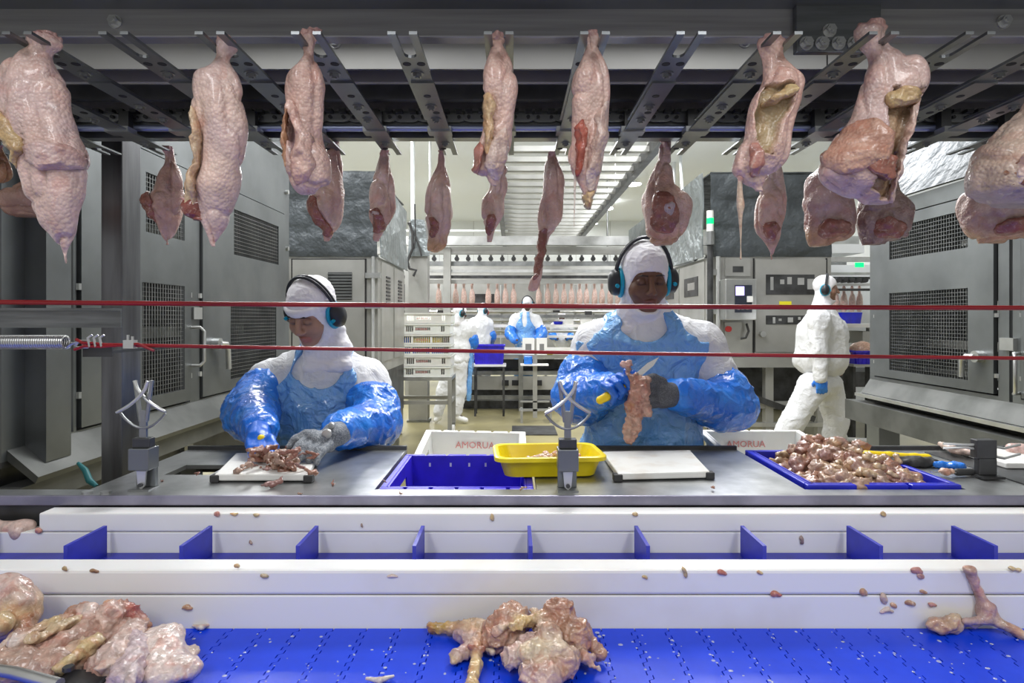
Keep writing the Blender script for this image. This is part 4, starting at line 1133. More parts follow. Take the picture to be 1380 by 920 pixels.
# ------------------------------------------------------------------ flesh material: vertex colour x fine mottling, wet
def flesh(name, rough, bumps, coat=0.5, mott=(0.75, 1.15), vs=55, sss=0.25, red=0.0, pale=0.0):
    m = bpy.data.materials.new(name); m.use_nodes = True
    nt = m.node_tree; N = nt.nodes; L = nt.links; b = N['Principled BSDF']
    at = N.new('ShaderNodeAttribute'); at.attribute_name = 'Col'
    tc = N.new('ShaderNodeTexCoord')
    nz = N.new('ShaderNodeTexNoise'); nz.inputs['Scale'].default_value = vs; nz.inputs['Detail'].default_value = 4
    L.new(tc.outputs['Object'], nz.inputs['Vector'])
    mr = N.new('ShaderNodeMapRange'); mr.inputs['From Min'].default_value = 0.3; mr.inputs['From Max'].default_value = 0.7
    mr.inputs['To Min'].default_value = mott[0]; mr.inputs['To Max'].default_value = mott[1]
    L.new(nz.outputs['Fac'], mr.inputs['Value'])
    mx = N.new('ShaderNodeVectorMath'); mx.operation = 'SCALE'
    L.new(at.outputs['Color'], mx.inputs[0]); L.new(mr.outputs['Result'], mx.inputs['Scale'])
    out_c = mx.outputs['Vector']
    for sc_, lo_, hi_, cc, am in ((vs * 0.45, 0.5, 0.68, (0.86, 0.60, 0.55), red), (vs * 1.4, 0.56, 0.72, None, pale)):
        if am <= 0: continue
        n2 = N.new('ShaderNodeTexNoise'); n2.inputs['Scale'].default_value = sc_; n2.inputs['Detail'].default_value = 3; n2.inputs['Distortion'].default_value = 1.5
        L.new(tc.outputs['Object'], n2.inputs['Vector'])
        m2 = N.new('ShaderNodeMapRange'); m2.inputs['From Min'].default_value = lo_; m2.inputs['From Max'].default_value = hi_; m2.inputs['To Max'].default_value = am
        L.new(n2.outputs['Fac'], m2.inputs['Value'])
        mm = N.new('ShaderNodeMix'); mm.data_type = 'RGBA'
        L.new(m2.outputs['Result'], mm.inputs['Factor']); L.new(out_c, mm.inputs['A'])
        if cc is None: mm.inputs['B'].default_value = (0.70, 0.56, 0.46, 1)
        else:
            mv = N.new('ShaderNodeVectorMath'); mv.operation = 'MULTIPLY'; mv.inputs[1].default_value = cc
            L.new(out_c, mv.inputs[0]); L.new(mv.outputs['Vector'], mm.inputs['B'])
        out_c = mm.outputs['Result']
    L.new(out_c, b.inputs['Base Color'])
    b.inputs['Roughness'].default_value = rough
    b.inputs['Coat Weight'].default_value = coat; b.inputs['Coat Roughness'].default_value = 0.12
    b.inputs['Subsurface Weight'].default_value = sss
    b.inputs['Subsurface Radius'].default_value = (0.010, 0.004, 0.003); b.inputs['Subsurface Scale'].default_value = 1.0
    prev = None
    for sc, st, dist, kind in bumps:
        if kind == 'v':
            t = N.new('ShaderNodeTexVoronoi'); t.inputs['Scale'].default_value = sc; out = t.outputs['Distance']
        else:
            t = N.new('ShaderNodeTexNoise'); t.inputs['Scale'].default_value = sc; t.inputs['Detail'].default_value = 3; out = t.outputs['Fac']
        L.new(tc.outputs['Object'], t.inputs['Vector'])
        bp = N.new('ShaderNodeBump'); bp.inputs['Strength'].default_value = st; bp.inputs['Distance'].default_value = dist
        bp.invert = kind == 'v'
        L.new(out, bp.inputs['Height'])
        if prev: L.new(prev, bp.inputs['Normal'])
        prev = bp.outputs['Normal']
    if prev: L.new(prev, b.inputs['Normal'])
    MATS[name] = m; return m
flesh('chicken_skin', 0.40, [(170, 0.6, 0.0028, 'v'), (55, 0.35, 0.0045, 'n')], 0.35, (0.80, 1.14), 40, 0.10, 0.55, 0.30)
flesh('raw_meat', 0.34, [(80, 0.6, 0.006, 'n'), (220, 0.4, 0.002, 'n')], 0.5, (0.68, 1.2), 60, 0.06, 0.8, 0.45)
flesh('dark_meat', 0.33, [(80, 0.6, 0.006, 'n'), (220, 0.4, 0.002, 'n')], 0.5, (0.6, 1.2), 60, 0.03, 0.85, 0.18)
flesh('human_skin', 0.5, [(300, 0.12, 0.001, 'n')], 0.05, (0.92, 1.06), 60, 0.15)

SKIN_A = (0.66, 0.46, 0.40); SKIN_B = (0.70, 0.51, 0.44); SKIN_C = (0.60, 0.44, 0.42); SKIN_P = (0.68, 0.44, 0.37)
FAT = (0.62, 0.47, 0.24); RED = (0.26, 0.07, 0.055); PINK = (0.55, 0.27, 0.22); ORANGE = (0.55, 0.32, 0.19); PALE = (0.70, 0.56, 0.50); GREYM = (0.34, 0.24, 0.21)

def interp_rows(rows, n):
    ys = np.array([r[0] for r in rows], float); xl = np.array([r[1] for r in rows], float); xr = np.array([r[2] for r in rows], float)
    s = np.linspace(0, len(rows) - 1, n); i = np.clip(np.floor(s).astype(int), 0, len(rows) - 2); t = s - i
    def cr(a):
        p0 = a[np.clip(i - 1, 0, len(a) - 1)]; p1 = a[i]; p2 = a[i + 1]; p3 = a[np.clip(i + 2, 0, len(a) - 1)]
        return 0.5 * (2 * p1 + (p2 - p0) * t + (2 * p0 - 5 * p1 + 4 * p2 - p3) * t ** 2 + (3 * p1 - p0 - 3 * p2 + p3) * t ** 3)
    return cr(ys), cr(xl), cr(xr)

def loft_px(name, rows, Y, thick, m, parent, col, seed=0, n=46, seg=28, amp=0.004, front=0.0, square=2.0, col2=None, maxt=0.09, tipcol=None, freq=(26, 60)):
    """body whose outline follows the rows (y, x_left, x_right) of the photograph at depth Y; round in depth (thick = depth/width)"""
    ys, xl, xr = interp_rows(rows, n)
    V = []
    ang = np.arange(seg) * 2 * PI / seg
    for j in range(n):
        cx = Xp((xl[j] + xr[j]) / 2, Y); hw = max(abs(xr[j] - xl[j]) / 2, 0.6) / FPX * Y
        z = Zp(ys[j], Y); ht = min(hw * thick, maxt)
        cc = np.cos(ang); ss = np.sin(ang)
        e = 2.0 / square
        V.append(np.stack([cx + hw * np.sign(cc) * np.abs(cc) ** e, Y + front + ht * np.sign(ss) * np.abs(ss) ** e, np.full(seg, z)], 1))
    V = np.concatenate(V)
    Q = []
    for j in range(n - 1):
        for i in range(seg):
            a = j * seg + i; b = j * seg + (i + 1) % seg
            Q.append((a, a + seg, b + seg, b))
    Q = np.array(Q)
    N = vnormals(V, Q)
    env = np.minimum(1, np.minimum(np.arange(n) / 4 + 0.25, (n - 1 - np.arange(n)) / 4 + 0.25)).repeat(seg)
    for q, f in enumerate(freq):
        V = V + N * (vnoise(V * A((1, 1, 0.6)), f, seed + q) * amp * env / (q + 1))[:, None]
    # creases: ridged noise
    V = V - N * ((1 - np.abs(vnoise(V * A((1, 1, 0.45)), 34, seed + 9))) ** 6 * amp * 1.1 * env)[:, None]
    hk = np.clip((0.085 - np.linspace(0, 1, n)) / 0.03, 0, 1).repeat(seg)
    V = V + N * (hk * (0.004 * vnoise(V, 120, seed + 12) + 0.002 * vnoise(V, 220, seed + 13)))[:, None]
    # close both ends
    c0 = V[:seg].mean(0); c1 = V[-seg:].mean(0)
    V = np.concatenate([V, [c0], [c1]]); k0 = len(V) - 2; k1 = len(V) - 1
    faces = [tuple(q) for q in Q] + [(k0, i, (i + 1) % seg) for i in range(seg)] + [(k1, (n - 1) * seg + (i + 1) % seg, (n - 1) * seg + i) for i in range(seg)]
    me = bpy.data.meshes.new(name); me.from_pydata(V.tolist(), [], faces); me.update()
    me.polygons.foreach_set('use_smooth', np.ones(len(me.polygons), dtype=bool))
    h = np.concatenate([np.linspace(0, 1, n).repeat(seg), [0, 1]])
    w = np.clip(0.5 + 0.9 * vnoise(V, 18, seed + 3) + 0.35 * vnoise(V, 50, seed + 5), 0, 1)[:, None]
    c2 = A(col2 if col2 is not None else A(col) * A((0.86, 0.78, 0.76)))
    C = A(col) * (1 - w) + c2 * w
    if tipcol is not None:
        wt = np.clip((h - 0.72) / 0.2 + 0.3 * vnoise(V, 60, seed + 8), 0, 1)[:, None]
        C = C * (1 - wt) + A(tipcol) * wt
    # the hock at the top is pinker
    wh = np.clip((0.10 - h) / 0.05, 0, 1)[:, None]
    C = C * (1 - wh) + A((0.60, 0.36, 0.33)) * wh
    set_col(me, C)
    return link(name, me, m, parent)

def rows_at(rows, py):
    ys = np.array([r[0] for r in rows], float)
    return np.interp(py, ys, [r[1] for r in rows]), np.interp(py, ys, [r[2] for r in rows])
def carve(o, Y, rows, depth, col, seed):
    """hollow in the front of a lofted skin, with its own colour"""
    me = o.data; n = len(me.vertices)
    co = np.empty(n * 3, dtype=np.float32); me.vertices.foreach_get('co', co); V = co.reshape(-1, 3).astype(float)
    px = CX + V[:, 0] / Y * FPX; py = CY - (V[:, 2] - CAM_H) / Y * FPX
    xl, xr = rows_at(rows, py)
    e = vnoise(V, 70, seed) * 3.5
    dy = np.minimum(py - rows[0][0], rows[-1][0] - py)
    d = np.minimum(np.minimum(px - xl, xr - px), dy) + e
    w = np.clip(d / 4.0, 0, 1) * (V[:, 1] < Y)
    w = w * w * (3 - 2 * w)
    V[:, 1] += w * depth
    rim = np.exp(-((d - 0.0) / 3.0) ** 2) * (V[:, 1] < Y)
    V[:, 1] -= rim * 0.004
    me.vertices.foreach_set('co', V.astype(np.float32).ravel())
    c = np.empty(n * 4, dtype=np.float32); me.color_attributes['Col'].data.foreach_get('color', c); c = c.reshape(-1, 4)
    mixc = A(col)[None] * (0.75 + 0.5 * (vnoise(V, 60, seed + 2)[:, None] * 0.5 + 0.5))
    c[:, :3] = c[:, :3] * (1 - w[:, None]) + mixc * w[:, None]
    me.color_attributes['Col'].data.foreach_set('color', c.ravel()); me.update()
def patch(name, rows, Y, body_rows, thick, t, m, parent, col, seed, nu=14, nv=34):
    """thin ragged piece lying on the front of the lofted body"""
    ys, xl, xr = interp_rows(rows, nv)
    r = np.random.RandomState(seed)
    F = []; Bk = []
    for j in range(nv):
        v_ = 2 * j / (nv - 1) - 1; tap = (1 - abs(v_) ** 3.2) ** 0.5 * 0.9 + 0.1      # rounded ends
        mid_ = (xl[j] + xr[j]) / 2; xl[j] = mid_ - (mid_ - xl[j]) * tap; xr[j] = mid_ + (xr[j] - mid_) * tap
        bl, brr = rows_at(body_rows, ys[j])
        c0 = (bl + brr) / 2; hw = max((brr - bl) / 2, 1)
        for i in range(nu):
            u = i / (nu - 1); x = xl[j] + (xr[j] - xl[j]) * u
            q = min(abs((x - c0) / hw), 0.98)
            hwm = hw / FPX * Y
            yb = Y - min(hwm * thick, 0.09) * math.sqrt(1 - q * q)
            pr = (1 - abs(2 * u - 1) ** 3) * min(1, 3.5 * min(j, nv - 1 - j) / nv + 0.15)
            F.append((Xp(x, Y), yb - t * pr - 0.0015, Zp(ys[j], Y))); Bk.append((Xp(x, Y), yb + 0.006, Zp(ys[j], Y)))
    V = np.array(F + Bk); n = len(F)
    fr = np.zeros(len(V)); fr[:n] = 1
    V[:, 0] += 0.0048 * vnoise(V, 60, seed) + 0.0026 * vnoise(V, 150, seed + 1)
    V[:, 2] += 0.0050 * vnoise(V, 60, seed + 4)
    V[:, 1] -= fr * (np.maximum(vnoise(V, 80, seed + 2), -0.4) * t * 0.55 + 0.0035 * (1 - np.abs(vnoise(V * A((1, 1, 0.5)), 55, seed + 3))) ** 3)
    fs = []
    for j in range(nv - 1):
        for i in range(nu - 1):
            a = j * nu + i
            fs.append((a, a + nu, a + nu + 1, a + 1)); fs.append((n + a, n + a + 1, n + a + nu + 1, n + a + nu))
    rim = list(range(nu)) + [j * nu + nu - 1 for j in range(1, nv)] + [(nv - 1) * nu + i for i in range(nu - 2, -1, -1)] + [j * nu for j in range(nv - 2, 0, -1)]
    for k in range(len(rim)):
        a, b = rim[k], rim[(k + 1) % len(rim)]; fs.append((a, b, n + b, n + a))
    me = bpy.data.meshes.new(name); me.from_pydata(V.tolist(), [], fs); me.update()
    me.polygons.foreach_set('use_smooth', np.ones(len(me.polygons), dtype=bool))
    w = np.clip(0.5 + 0.9 * vnoise(V, 45, seed + 6), 0, 1)[:, None]
    set_col(me, A(col) * (1 - w) + A(col) * A((0.82, 0.72, 0.68)) * w)
    return link(name, me, m, parent)

def leg(lab, rows, Y, k, parts=(), col=SKIN_A, col2=None, seed=0, thick=0.72, amp=0.006, tipcol=None, group=None, tipmeat=None, nm='chicken_quarter'):
    t = thing(nm, lab, 'chicken', (0, 0, 0), 0, group)
    t.location = (hook_x(k), Y, HZ)     # the Empty sits at the hook
    inv = Matrix.Translation(-Vector(t.location))
    body = loft_px('skin', rows, Y, thick, MATS['chicken_skin'], t, col, seed, n=110, seg=60, amp=amp, freq=(22, 48), col2=col2, tipcol=tipcol)
    kids = [body]
    for q, p in enumerate(parts):
        pn, rws, front, th, pc = p[:5]
        sd = seed * 7 + 31 * (q + 1)
        raw = MATS['raw_meat' if pn in ('meat', 'bone_end', 'tendon') else 'chicken_skin']
        if pn == 'pocket':
            carve(body, Y, rws, 0.016, pc, sd); continue
        ymid = rws[len(rws) // 2]; bl, br_ = rows_at(rows, ymid[0])
        out = min(ymid[2], br_) - max(ymid[1], bl) < 0.6 * (ymid[2] - ymid[1])
        if pn == 'tendon' or out: kids.append(loft_px(pn, rws, Y, th, raw, t, pc, sd, n=40, seg=20, amp=0.0045 if pn != 'tendon' else 0.0008, front=front * 0.4, maxt=0.03, freq=(40, 95)))
        else: kids.append(patch(pn, rws, Y, rows, thick, {'fat': 0.009, 'meat': 0.006, 'skin_fold': 0.008, 'bone_end': 0.008}.get(pn, 0.006), raw, t, pc, sd))
    for o in kids: o.data.transform(inv)
    return t
YN, YF = 0.985, 1.575
leg('large whole chicken leg hanging from the overhead hook at the dark steel columns', [(44, 50, 76), (50, 42, 84), (58, 40, 87), (66, 43, 82), (76, 26, 70), (95, 3, 75), (120, -8, 85), (150, -6, 92), (180, 5, 103), (205, 18, 117), (225, 28, 118), (245, 34, 113), (265, 38, 109), (285, 48, 104), (300, 56, 100), (315, 68, 97), (330, 77, 94), (345, 84, 92), (355, 87, 91)],
    YN, -5, [('fat', [(148, -10, 20), (170, -4, 34), (190, 8, 48), (205, 20, 52), (220, 28, 44), (232, 31, 40)], -0.035, 0.5, FAT), ('skin_fold', [(200, 60, 118), (212, 55, 119), (226, 62, 117), (236, 70, 112)], -0.022, 0.5, SKIN_C)], SKIN_C, SKIN_A, 1, 0.6)
leg('long chicken leg with a ridged skin and a yellow fat strip on its left edge', [(49, 290, 312), (55, 286, 318), (66, 287, 320), (76, 288, 312), (84, 281, 310), (100, 263, 320), (117, 259, 325), (150, 257, 328), (183, 265, 333), (217, 268, 328), (250, 258, 322), (272, 262, 314), (290, 268, 310), (305, 276, 304), (320, 283, 296), (332, 286, 291)],
    YN, -3, [('fat', [(150, 258, 268), (180, 265, 278), (215, 262, 278), (250, 254, 274), (275, 254, 270), (284, 256, 264)], -0.03, 0.8, (0.66, 0.50, 0.33)), ('meat', [(268, 246, 270), (278, 243, 278), (290, 248, 280), (298, 262, 284)], -0.005, 0.8, RED)], SKIN_B, SKIN_C, 2)
leg('chicken leg with an open dark pocket in its loose skin', [(41, 408, 434), (50, 404, 437), (62, 406, 430), (74, 409, 427), (85, 402, 432), (100, 390, 437), (117, 385, 440), (140, 384, 439), (165, 385, 437), (190, 385, 437), (212, 384, 444), (235, 386, 447), (250, 395, 445), (262, 405, 425)],
    YN, -2, [('pocket', [(158, 398, 408), (175, 393, 414), (200, 392, 416), (218, 396, 412), (226, 400, 408)], -0.028, 0.5, (0.42, 0.28, 0.30)), ('skin_fold', [(138, 386, 398), (160, 396, 412), (190, 405, 424), (215, 400, 428), (235, 392, 430), (252, 396, 420)], -0.032, 0.45, (0.68, 0.46, 0.40)), ('skin_fold', [(140, 383, 394), (165, 383, 392), (200, 384, 393), (230, 386, 398)], -0.025, 0.8, ORANGE)], SKIN_A, None, 3)
leg('narrow chicken leg with a long yellow fat strip above the walkway of crossbars', [(46, 662, 676), (52, 659, 679), (62, 661, 678), (72, 660, 681), (82, 656, 685), (100, 649, 693), (120, 647, 696), (140, 649, 696), (160, 648, 692), (180, 646, 690), (200, 641, 688), (215, 638, 683), (232, 638, 680), (242, 654, 676), (250, 663, 670)],
    YN, 0, [('fat', [(134, 652, 664), (145, 650, 668), (170, 652, 667), (195, 653, 664), (216, 656, 662)], -0.028, 0.8, (0.66, 0.47, 0.27)), ('skin_fold', [(175, 672, 690), (205, 660, 684), (225, 655, 680), (245, 660, 672)], -0.024, 0.5, PALE), ('meat', [(195, 642, 652), (215, 638, 650), (236, 638, 648)], -0.02, 0.9, PINK)], SKIN_P, SKIN_A, 4)
leg('chicken leg with a red slit and a thin white tendon hanging down', [(43, 793, 806), (50, 790, 809), (62, 790, 806), (74, 787, 812), (90, 780, 818), (105, 772, 821), (125, 769, 822), (145, 770, 821), (170, 768, 820), (200, 766, 818), (225, 767, 812), (245, 776, 806), (260, 785, 803), (270, 788, 798), (280, 793, 797)],
    YN, 1, [('meat', [(168, 776, 786), (185, 773, 789), (210, 774, 786), (238, 776, 783)], -0.026, 0.6, (0.46, 0.12, 0.08)), ('skin_fold', [(140, 812, 820), (165, 800, 818), (200, 796, 812), (235, 787, 806), (262, 785, 802)], -0.024, 0.6, PALE), ('tendon', [(228, 773, 777), (255, 772, 776), (280, 772, 775), (306, 772, 774)], -0.02, 0.9, (0.7, 0.62, 0.55)), ('bone_end', [(258, 784, 800), (270, 787, 799), (280, 792, 797)], -0.012, 0.8, (0.66, 0.48, 0.26))], SKIN_P, SKIN_A, 5)
leg('chicken leg with a yellow-brown hollow in the skin and a long dangling tendon', [(49, 1030, 1052), (56, 1022, 1057), (68, 1024, 1056), (80, 1028, 1060), (95, 1030, 1077), (110, 1030, 1083), (125, 1022, 1082), (140, 1015, 1080), (160, 1008, 1072), (180, 1002, 1066), (200, 993, 1063), (215, 988, 1058), (232, 986, 1045), (245, 1000, 1035), (258, 1018, 1030)],
    YN, 3, [('pocket', [(118, 1030, 1060), (130, 1018, 1066), (150, 1012, 1060), (170, 1012, 1046), (195, 1014, 1038), (215, 1018, 1032)], -0.028, 0.5, (0.42, 0.31, 0.17)), ('fat', [(120, 1045, 1064), (132, 1040, 1066), (142, 1022, 1044), (148, 1018, 1034)], -0.04, 0.6, FAT), ('meat', [(200, 1000, 1012), (220, 1002, 1018), (235, 1004, 1016), (244, 1006, 1014)], -0.03, 0.7, PINK), ('tendon', [(238, 994, 999), (262, 992, 1000), (278, 992, 1002), (292, 994, 999), (320, 996, 998), (350, 996, 998)], -0.01, 0.9, (0.62, 0.48, 0.36))], SKIN_A, SKIN_P, 6)
leg('big chicken leg with a ribbed orange skin flap under the bolted splice plate', [(30, 1166, 1190), (38, 1156, 1198), (50, 1158, 1199), (62, 1165, 1203), (72, 1172, 1220), (85, 1175, 1240), (100, 1170, 1246), (120, 1163, 1243), (140, 1155, 1232), (160, 1147, 1228), (180, 1133, 1222), (200, 1118, 1213), (215, 1108, 1207), (235, 1105, 1202), (250, 1118, 1202), (265, 1150, 1200), (275, 1180, 1197)],
    YN, 4, [('pocket', [(128, 1190, 1228), (150, 1182, 1226), (180, 1180, 1216), (210, 1172, 1208), (240, 1160, 1204), (258, 1166, 1202), (270, 1180, 1198)], -0.03, 0.5, (0.40, 0.27, 0.17)), ('fat', [(128, 1195, 1228), (140, 1180, 1230), (152, 1182, 1200)], -0.05, 0.5, FAT), ('skin_fold', [(168, 1140, 1172), (185, 1125, 1180), (205, 1110, 1182), (225, 1106, 1172), (240, 1108, 1150)], -0.042, 0.35, (0.60, 0.36, 0.27)), ('meat', [(215, 1155, 1190), (232, 1150, 1196), (248, 1160, 1190)], -0.05, 0.4, (0.34, 0.13, 0.09)), ('skin_fold', [(150, 1216, 1228), (185, 1206, 1216), (225, 1198, 1208), (272, 1192, 1200)], -0.042, 0.9, PALE)], SKIN_C, SKIN_A, 7)
leg('chicken leg with brown exposed meat hanging at the sloping tarpaulin of the right cabinet', [(60, 1418, 1440), (72, 1414, 1444), (90, 1416, 1440), (120, 1395, 1455), (150, 1374, 1470), (175, 1345, 1475), (200, 1322, 1475), (220, 1313, 1475), (245, 1309, 1470), (262, 1314, 1462), (274, 1340, 1450)],
    YN, 6, [('meat', [(225, 1340, 1400), (240, 1326, 1420), (256, 1330, 1420), (266, 1350, 1410)], -0.05, 0.5, (0.36, 0.20, 0.13)), ('skin_fold', [(215, 1340, 1375), (228, 1334, 1350), (245, 1332, 1342), (258, 1333, 1339)], -0.055, 0.8, PALE)], (0.56, 0.42, 0.33), (0.50, 0.38, 0.31), 8)
G = 'drumsticks on the rear forks'
def dleg(lab, rows, k, seed, col=(0.70, 0.50, 0.42), meat=None, **kw):
    # meat: red lump near the lower end
    parts = []
    if meat: parts = [('meat', meat, -0.022, 0.7, (0.34, 0.13, 0.09))]
    parts += kw.pop('extra', [])
    rows = [(y, (l + r) / 2 - (r - l) / 2 * (1.0 if i < 3 else 1.12), (l + r) / 2 + (r - l) / 2 * (1.0 if i < 3 else 1.12)) for i, (y, l, r) in enumerate(rows)]
    return leg(lab, rows, YF, k, parts, col, tuple(A(col) * A((0.86, 0.74, 0.7))), seed, tipcol=kw.pop('tip', None), thick=0.85, amp=0.008, nm='chicken_drumstick')
dleg('drumstick partly seen past the large whole leg, far end of the row', [(196, -9, 5), (210, -9, 9), (222, -8, 12), (236, -8, 12), (246, -5, 4)], -9, 21, ORANGE)
dleg('drumstick hidden by the large whole leg, its brown lump poking out', [(196, 66, 78), (215, 64, 80), (240, 58, 85), (255, 25, 85), (268, 5, 80), (282, 8, 76), (292, 28, 72)], -8, 22, (0.42, 0.25, 0.19))
dleg('small drumstick hanging before the vented door of the left cabinet', [(197, 219, 231), (212, 221, 233), (225, 220, 238), (240, 215, 243), (255, 210, 245), (265, 200, 246), (278, 196, 244), (290, 205, 243), (300, 213, 240), (312, 218, 236), (330, 222, 228)], -6, 23, meat=[(262, 200, 216), (275, 197, 219), (290, 204, 220), (300, 210, 220)])
dleg('drumstick with orange joint hanging behind the leg with the dark pocket', [(188, 443, 455), (205, 441, 458), (225, 437, 462), (250, 428, 464), (262, 420, 464), (280, 414, 462), (294, 420, 460), (308, 434, 455), (325, 437, 444)], -3, 24, meat=[(268, 416, 436), (284, 418, 437), (296, 424, 440), (312, 437, 450), (320, 438, 446)])
dleg('drumstick with a white bone end hanging in front of the dark tarpaulin', [(203, 514, 524), (215, 511, 526), (235, 507, 531), (255, 502, 532), (270, 499, 532), (285, 497, 531), (295, 499, 530), (305, 504, 526), (318, 505, 518), (325, 506, 510)], -2, 25, meat=[(283, 500, 516), (294, 503, 520), (308, 505, 520), (316, 506, 514)], extra=[('bone_end', [(286, 505, 515), (292, 504, 518), (298, 508, 516)], -0.035, 0.8, (0.62, 0.58, 0.56))])
dleg('drumstick with a yellow tip hanging beside the black cables', [(203, 588, 598), (215, 586, 601), (235, 581, 604), (255, 576, 607), (275, 574, 608), (290, 573, 608), (305, 577, 605), (318, 579, 600), (330, 580, 598), (338, 581, 587)], -1, 26, meat=[(296, 579, 591), (308, 579, 593), (322, 581, 590)], tip=(0.60, 0.36, 0.17))
dleg('short drumstick peeking below the narrow leg with the yellow strip', [(203, 661, 671), (215, 658, 676), (228, 654, 682), (240, 657, 681), (255, 657, 682), (270, 651, 681), (285, 649, 681), (297, 650, 678), (308, 655, 670), (326, 657, 662)], 0, 27, meat=[(290, 655, 668), (304, 656, 668), (318, 657, 663)])
dleg('drumstick with a long red strip of meat trailing below', [(205, 739, 748), (215, 737, 751), (235, 733, 757), (255, 731, 758), (270, 728, 758), (290, 725, 757), (305, 724, 752), (316, 723, 740), (328, 724, 736), (345, 723, 734), (358, 722, 731), (375, 717, 728), (392, 714, 718)], 1, 28, meat=[(308, 724, 742), (325, 724, 737), (345, 723, 734), (362, 720, 731), (380, 716, 725)])
dleg('drumstick with a ragged open end above the head of the woman holding a bone', [(190, 889, 903), (205, 886, 904), (225, 880, 906), (245, 873, 908), (258, 868, 915), (270, 867, 928), (285, 868, 930), (300, 870, 926), (312, 872, 922), (325, 878, 915), (330, 885, 905)], 3, 29, meat=[(262, 872, 900), (285, 872, 905), (305, 874, 908), (318, 880, 900)], tip=ORANGE, extra=[('bone_end', [(278, 888, 900), (288, 886, 902), (298, 890, 899)], -0.04, 0.8, (0.55, 0.48, 0.50))])
dleg('slim drumstick hanging behind the leg with the yellow-brown hollow', [(203, 1038, 1048), (220, 1034, 1052), (240, 1029, 1055), (255, 1024, 1056), (275, 1020, 1057), (295, 1020, 1057), (310, 1023, 1055), (325, 1030, 1050), (350, 1038, 1042)], 5, 30, meat=[(300, 1022, 1040), (312, 1024, 1044), (324, 1030, 1042)])
dleg('wide drumstick with a torn red hollow left of the big ribbed leg', [(203, 1118, 1130), (218, 1110, 1132), (232, 1100, 1134), (245, 1092, 1135), (260, 1087, 1140), (275, 1085, 1143), (290, 1088, 1146), (305, 1089, 1147), (318, 1091, 1142), (332, 1093, 1105)], 6, 31, (0.48, 0.33, 0.31), meat=[(300, 1094, 1130), (314, 1095, 1136), (324, 1094, 1124)], tip=(0.52, 0.30, 0.16))
dleg('wide drumstick with grey flesh below the big ribbed leg', [(205, 1194, 1206), (225, 1185, 1208), (250, 1172, 1212), (265, 1165, 1215), (280, 1160, 1225), (295, 1158, 1226), (310, 1160, 1222), (322, 1163, 1215), (330, 1165, 1190)], 7, 32, GREYM, meat=[(298, 1164, 1190), (312, 1165, 1205), (324, 1168, 1196)])
dleg('drumstick with orange torn end behind the brown leg at the sloping tarpaulin', [(205, 1350, 1364), (225, 1342, 1372), (250, 1320, 1380), (265, 1306, 1388), (285, 1302, 1390), (305, 1306, 1388), (318, 1314, 1376), (328, 1320, 1334)], 9, 33, (0.45, 0.31, 0.27), meat=[(298, 1330, 1372), (310, 1320, 1378), (320, 1318, 1350)], tip=ORANGE)

# ================================================================== red pull cords, spring and shackles
def cord(lab, p0, p1, r):
    n = 14
    pts = []
    for i in range(n + 1):
        u = i / n
        p = Vector(p0) * (1 - u) + Vector(p1) * u
        p.z -= 0.004 * math.sin(PI * u)
        pts.append(p)
    return tag(MB().tube(pts, r, 8).build('pull_cord', M['cable_red'], None, True), lab, 'cord')
YC = 1.42
cord('upper red safety cord stretched over the tables at face height', W(-295, 404.5, YC), W(1800, 415.7, YC), 0.0058)
cord('lower red safety cord stretched over the tables from the steel spring', W(118, 464, YC), W(1800, 486.8, YC), 0.0045)
spg = thing('tension_spring', 'steel coil spring at the end of the lower red cord', 'spring', W(0, 461, YC))
L0 = Xp(90, YC) - Xp(0, YC)
coil = []
for i in range(1141):
    u = i / 1140
    coil.append((-0.35 + (L0 + 0.35) * u, 0.0150 * math.cos(u * 2 * PI * 95), 0.0150 * math.sin(u * 2 * PI * 95)))
MB().tube(coil, 0.0027, 6).build('coil', M['steel_bright'], spg, True)
MB().tube([(L0, 0, -0.012), (L0 + 0.012, 0, -0.004), (L0 + 0.03, 0, 0.002), (L0 + 0.044, 0, -0.006)], 0.003, 6).build('end_hook', M['steel_bright'], spg, True)
ck = thing('cord_clamp', 'steel shackle and cord clamp with a red loop beside the spring', 'clamp', W(118, 463, YC))
u = YC / FPX
MB().tube([(-17 * u, 0, -3 * u), (-10 * u, 0, 4 * u), (0, 0, 4 * u), (6 * u, 0, 0), (0, 0, -5 * u), (-10 * u, 0, -5 * u)], 0.003, 6, True).build('shackle', M['steel_bright'], ck, True)
MB().tube([(-14 * u, -0.004, 6 * u), (-4 * u, -0.006, 1 * u), (10 * u, -0.006, 1 * u), (40 * u, -0.006, -3 * u)], 0.0035, 6).tube([(-16 * u, -0.004, -8 * u), (-2 * u, -0.006, -3 * u), (20 * u, -0.007, -4 * u), (70 * u, -0.007, 0 * u), (92 * u, -0.007, -9 * u)], 0.0035, 6).build('red_loop', M['cable_red'], ck, True)
for dx in (6, 14, 22):
    MB().tube([(dx * u, -0.008, -4 * u), (dx * u - 0.003, -0.010, 8 * u), (dx * u + 0.006, -0.008, 12 * u)], 0.0028, 6).build('clamp_bolt', M['steel_bright'], ck, True)
MB().box(52 * u, 66 * u, -0.012, 0.004, -6 * u, 5 * u).cyl((56 * u, -0.004, -6 * u), (56 * u, -0.004, 12 * u), 0.003, 8).cyl((62 * u, -0.004, -6 * u), (62 * u, -0.004, 10 * u), 0.003, 8).build('clamp_saddle', M['steel_bright'], ck)
MB().box(-10 * u, 30 * u, 0.008, 0.012, -18 * u, -2 * u).box(14 * u, 20 * u, 0.012, 0.40, -14 * u, -10 * u).build('cord_bracket', M['steel_dark'], ck)
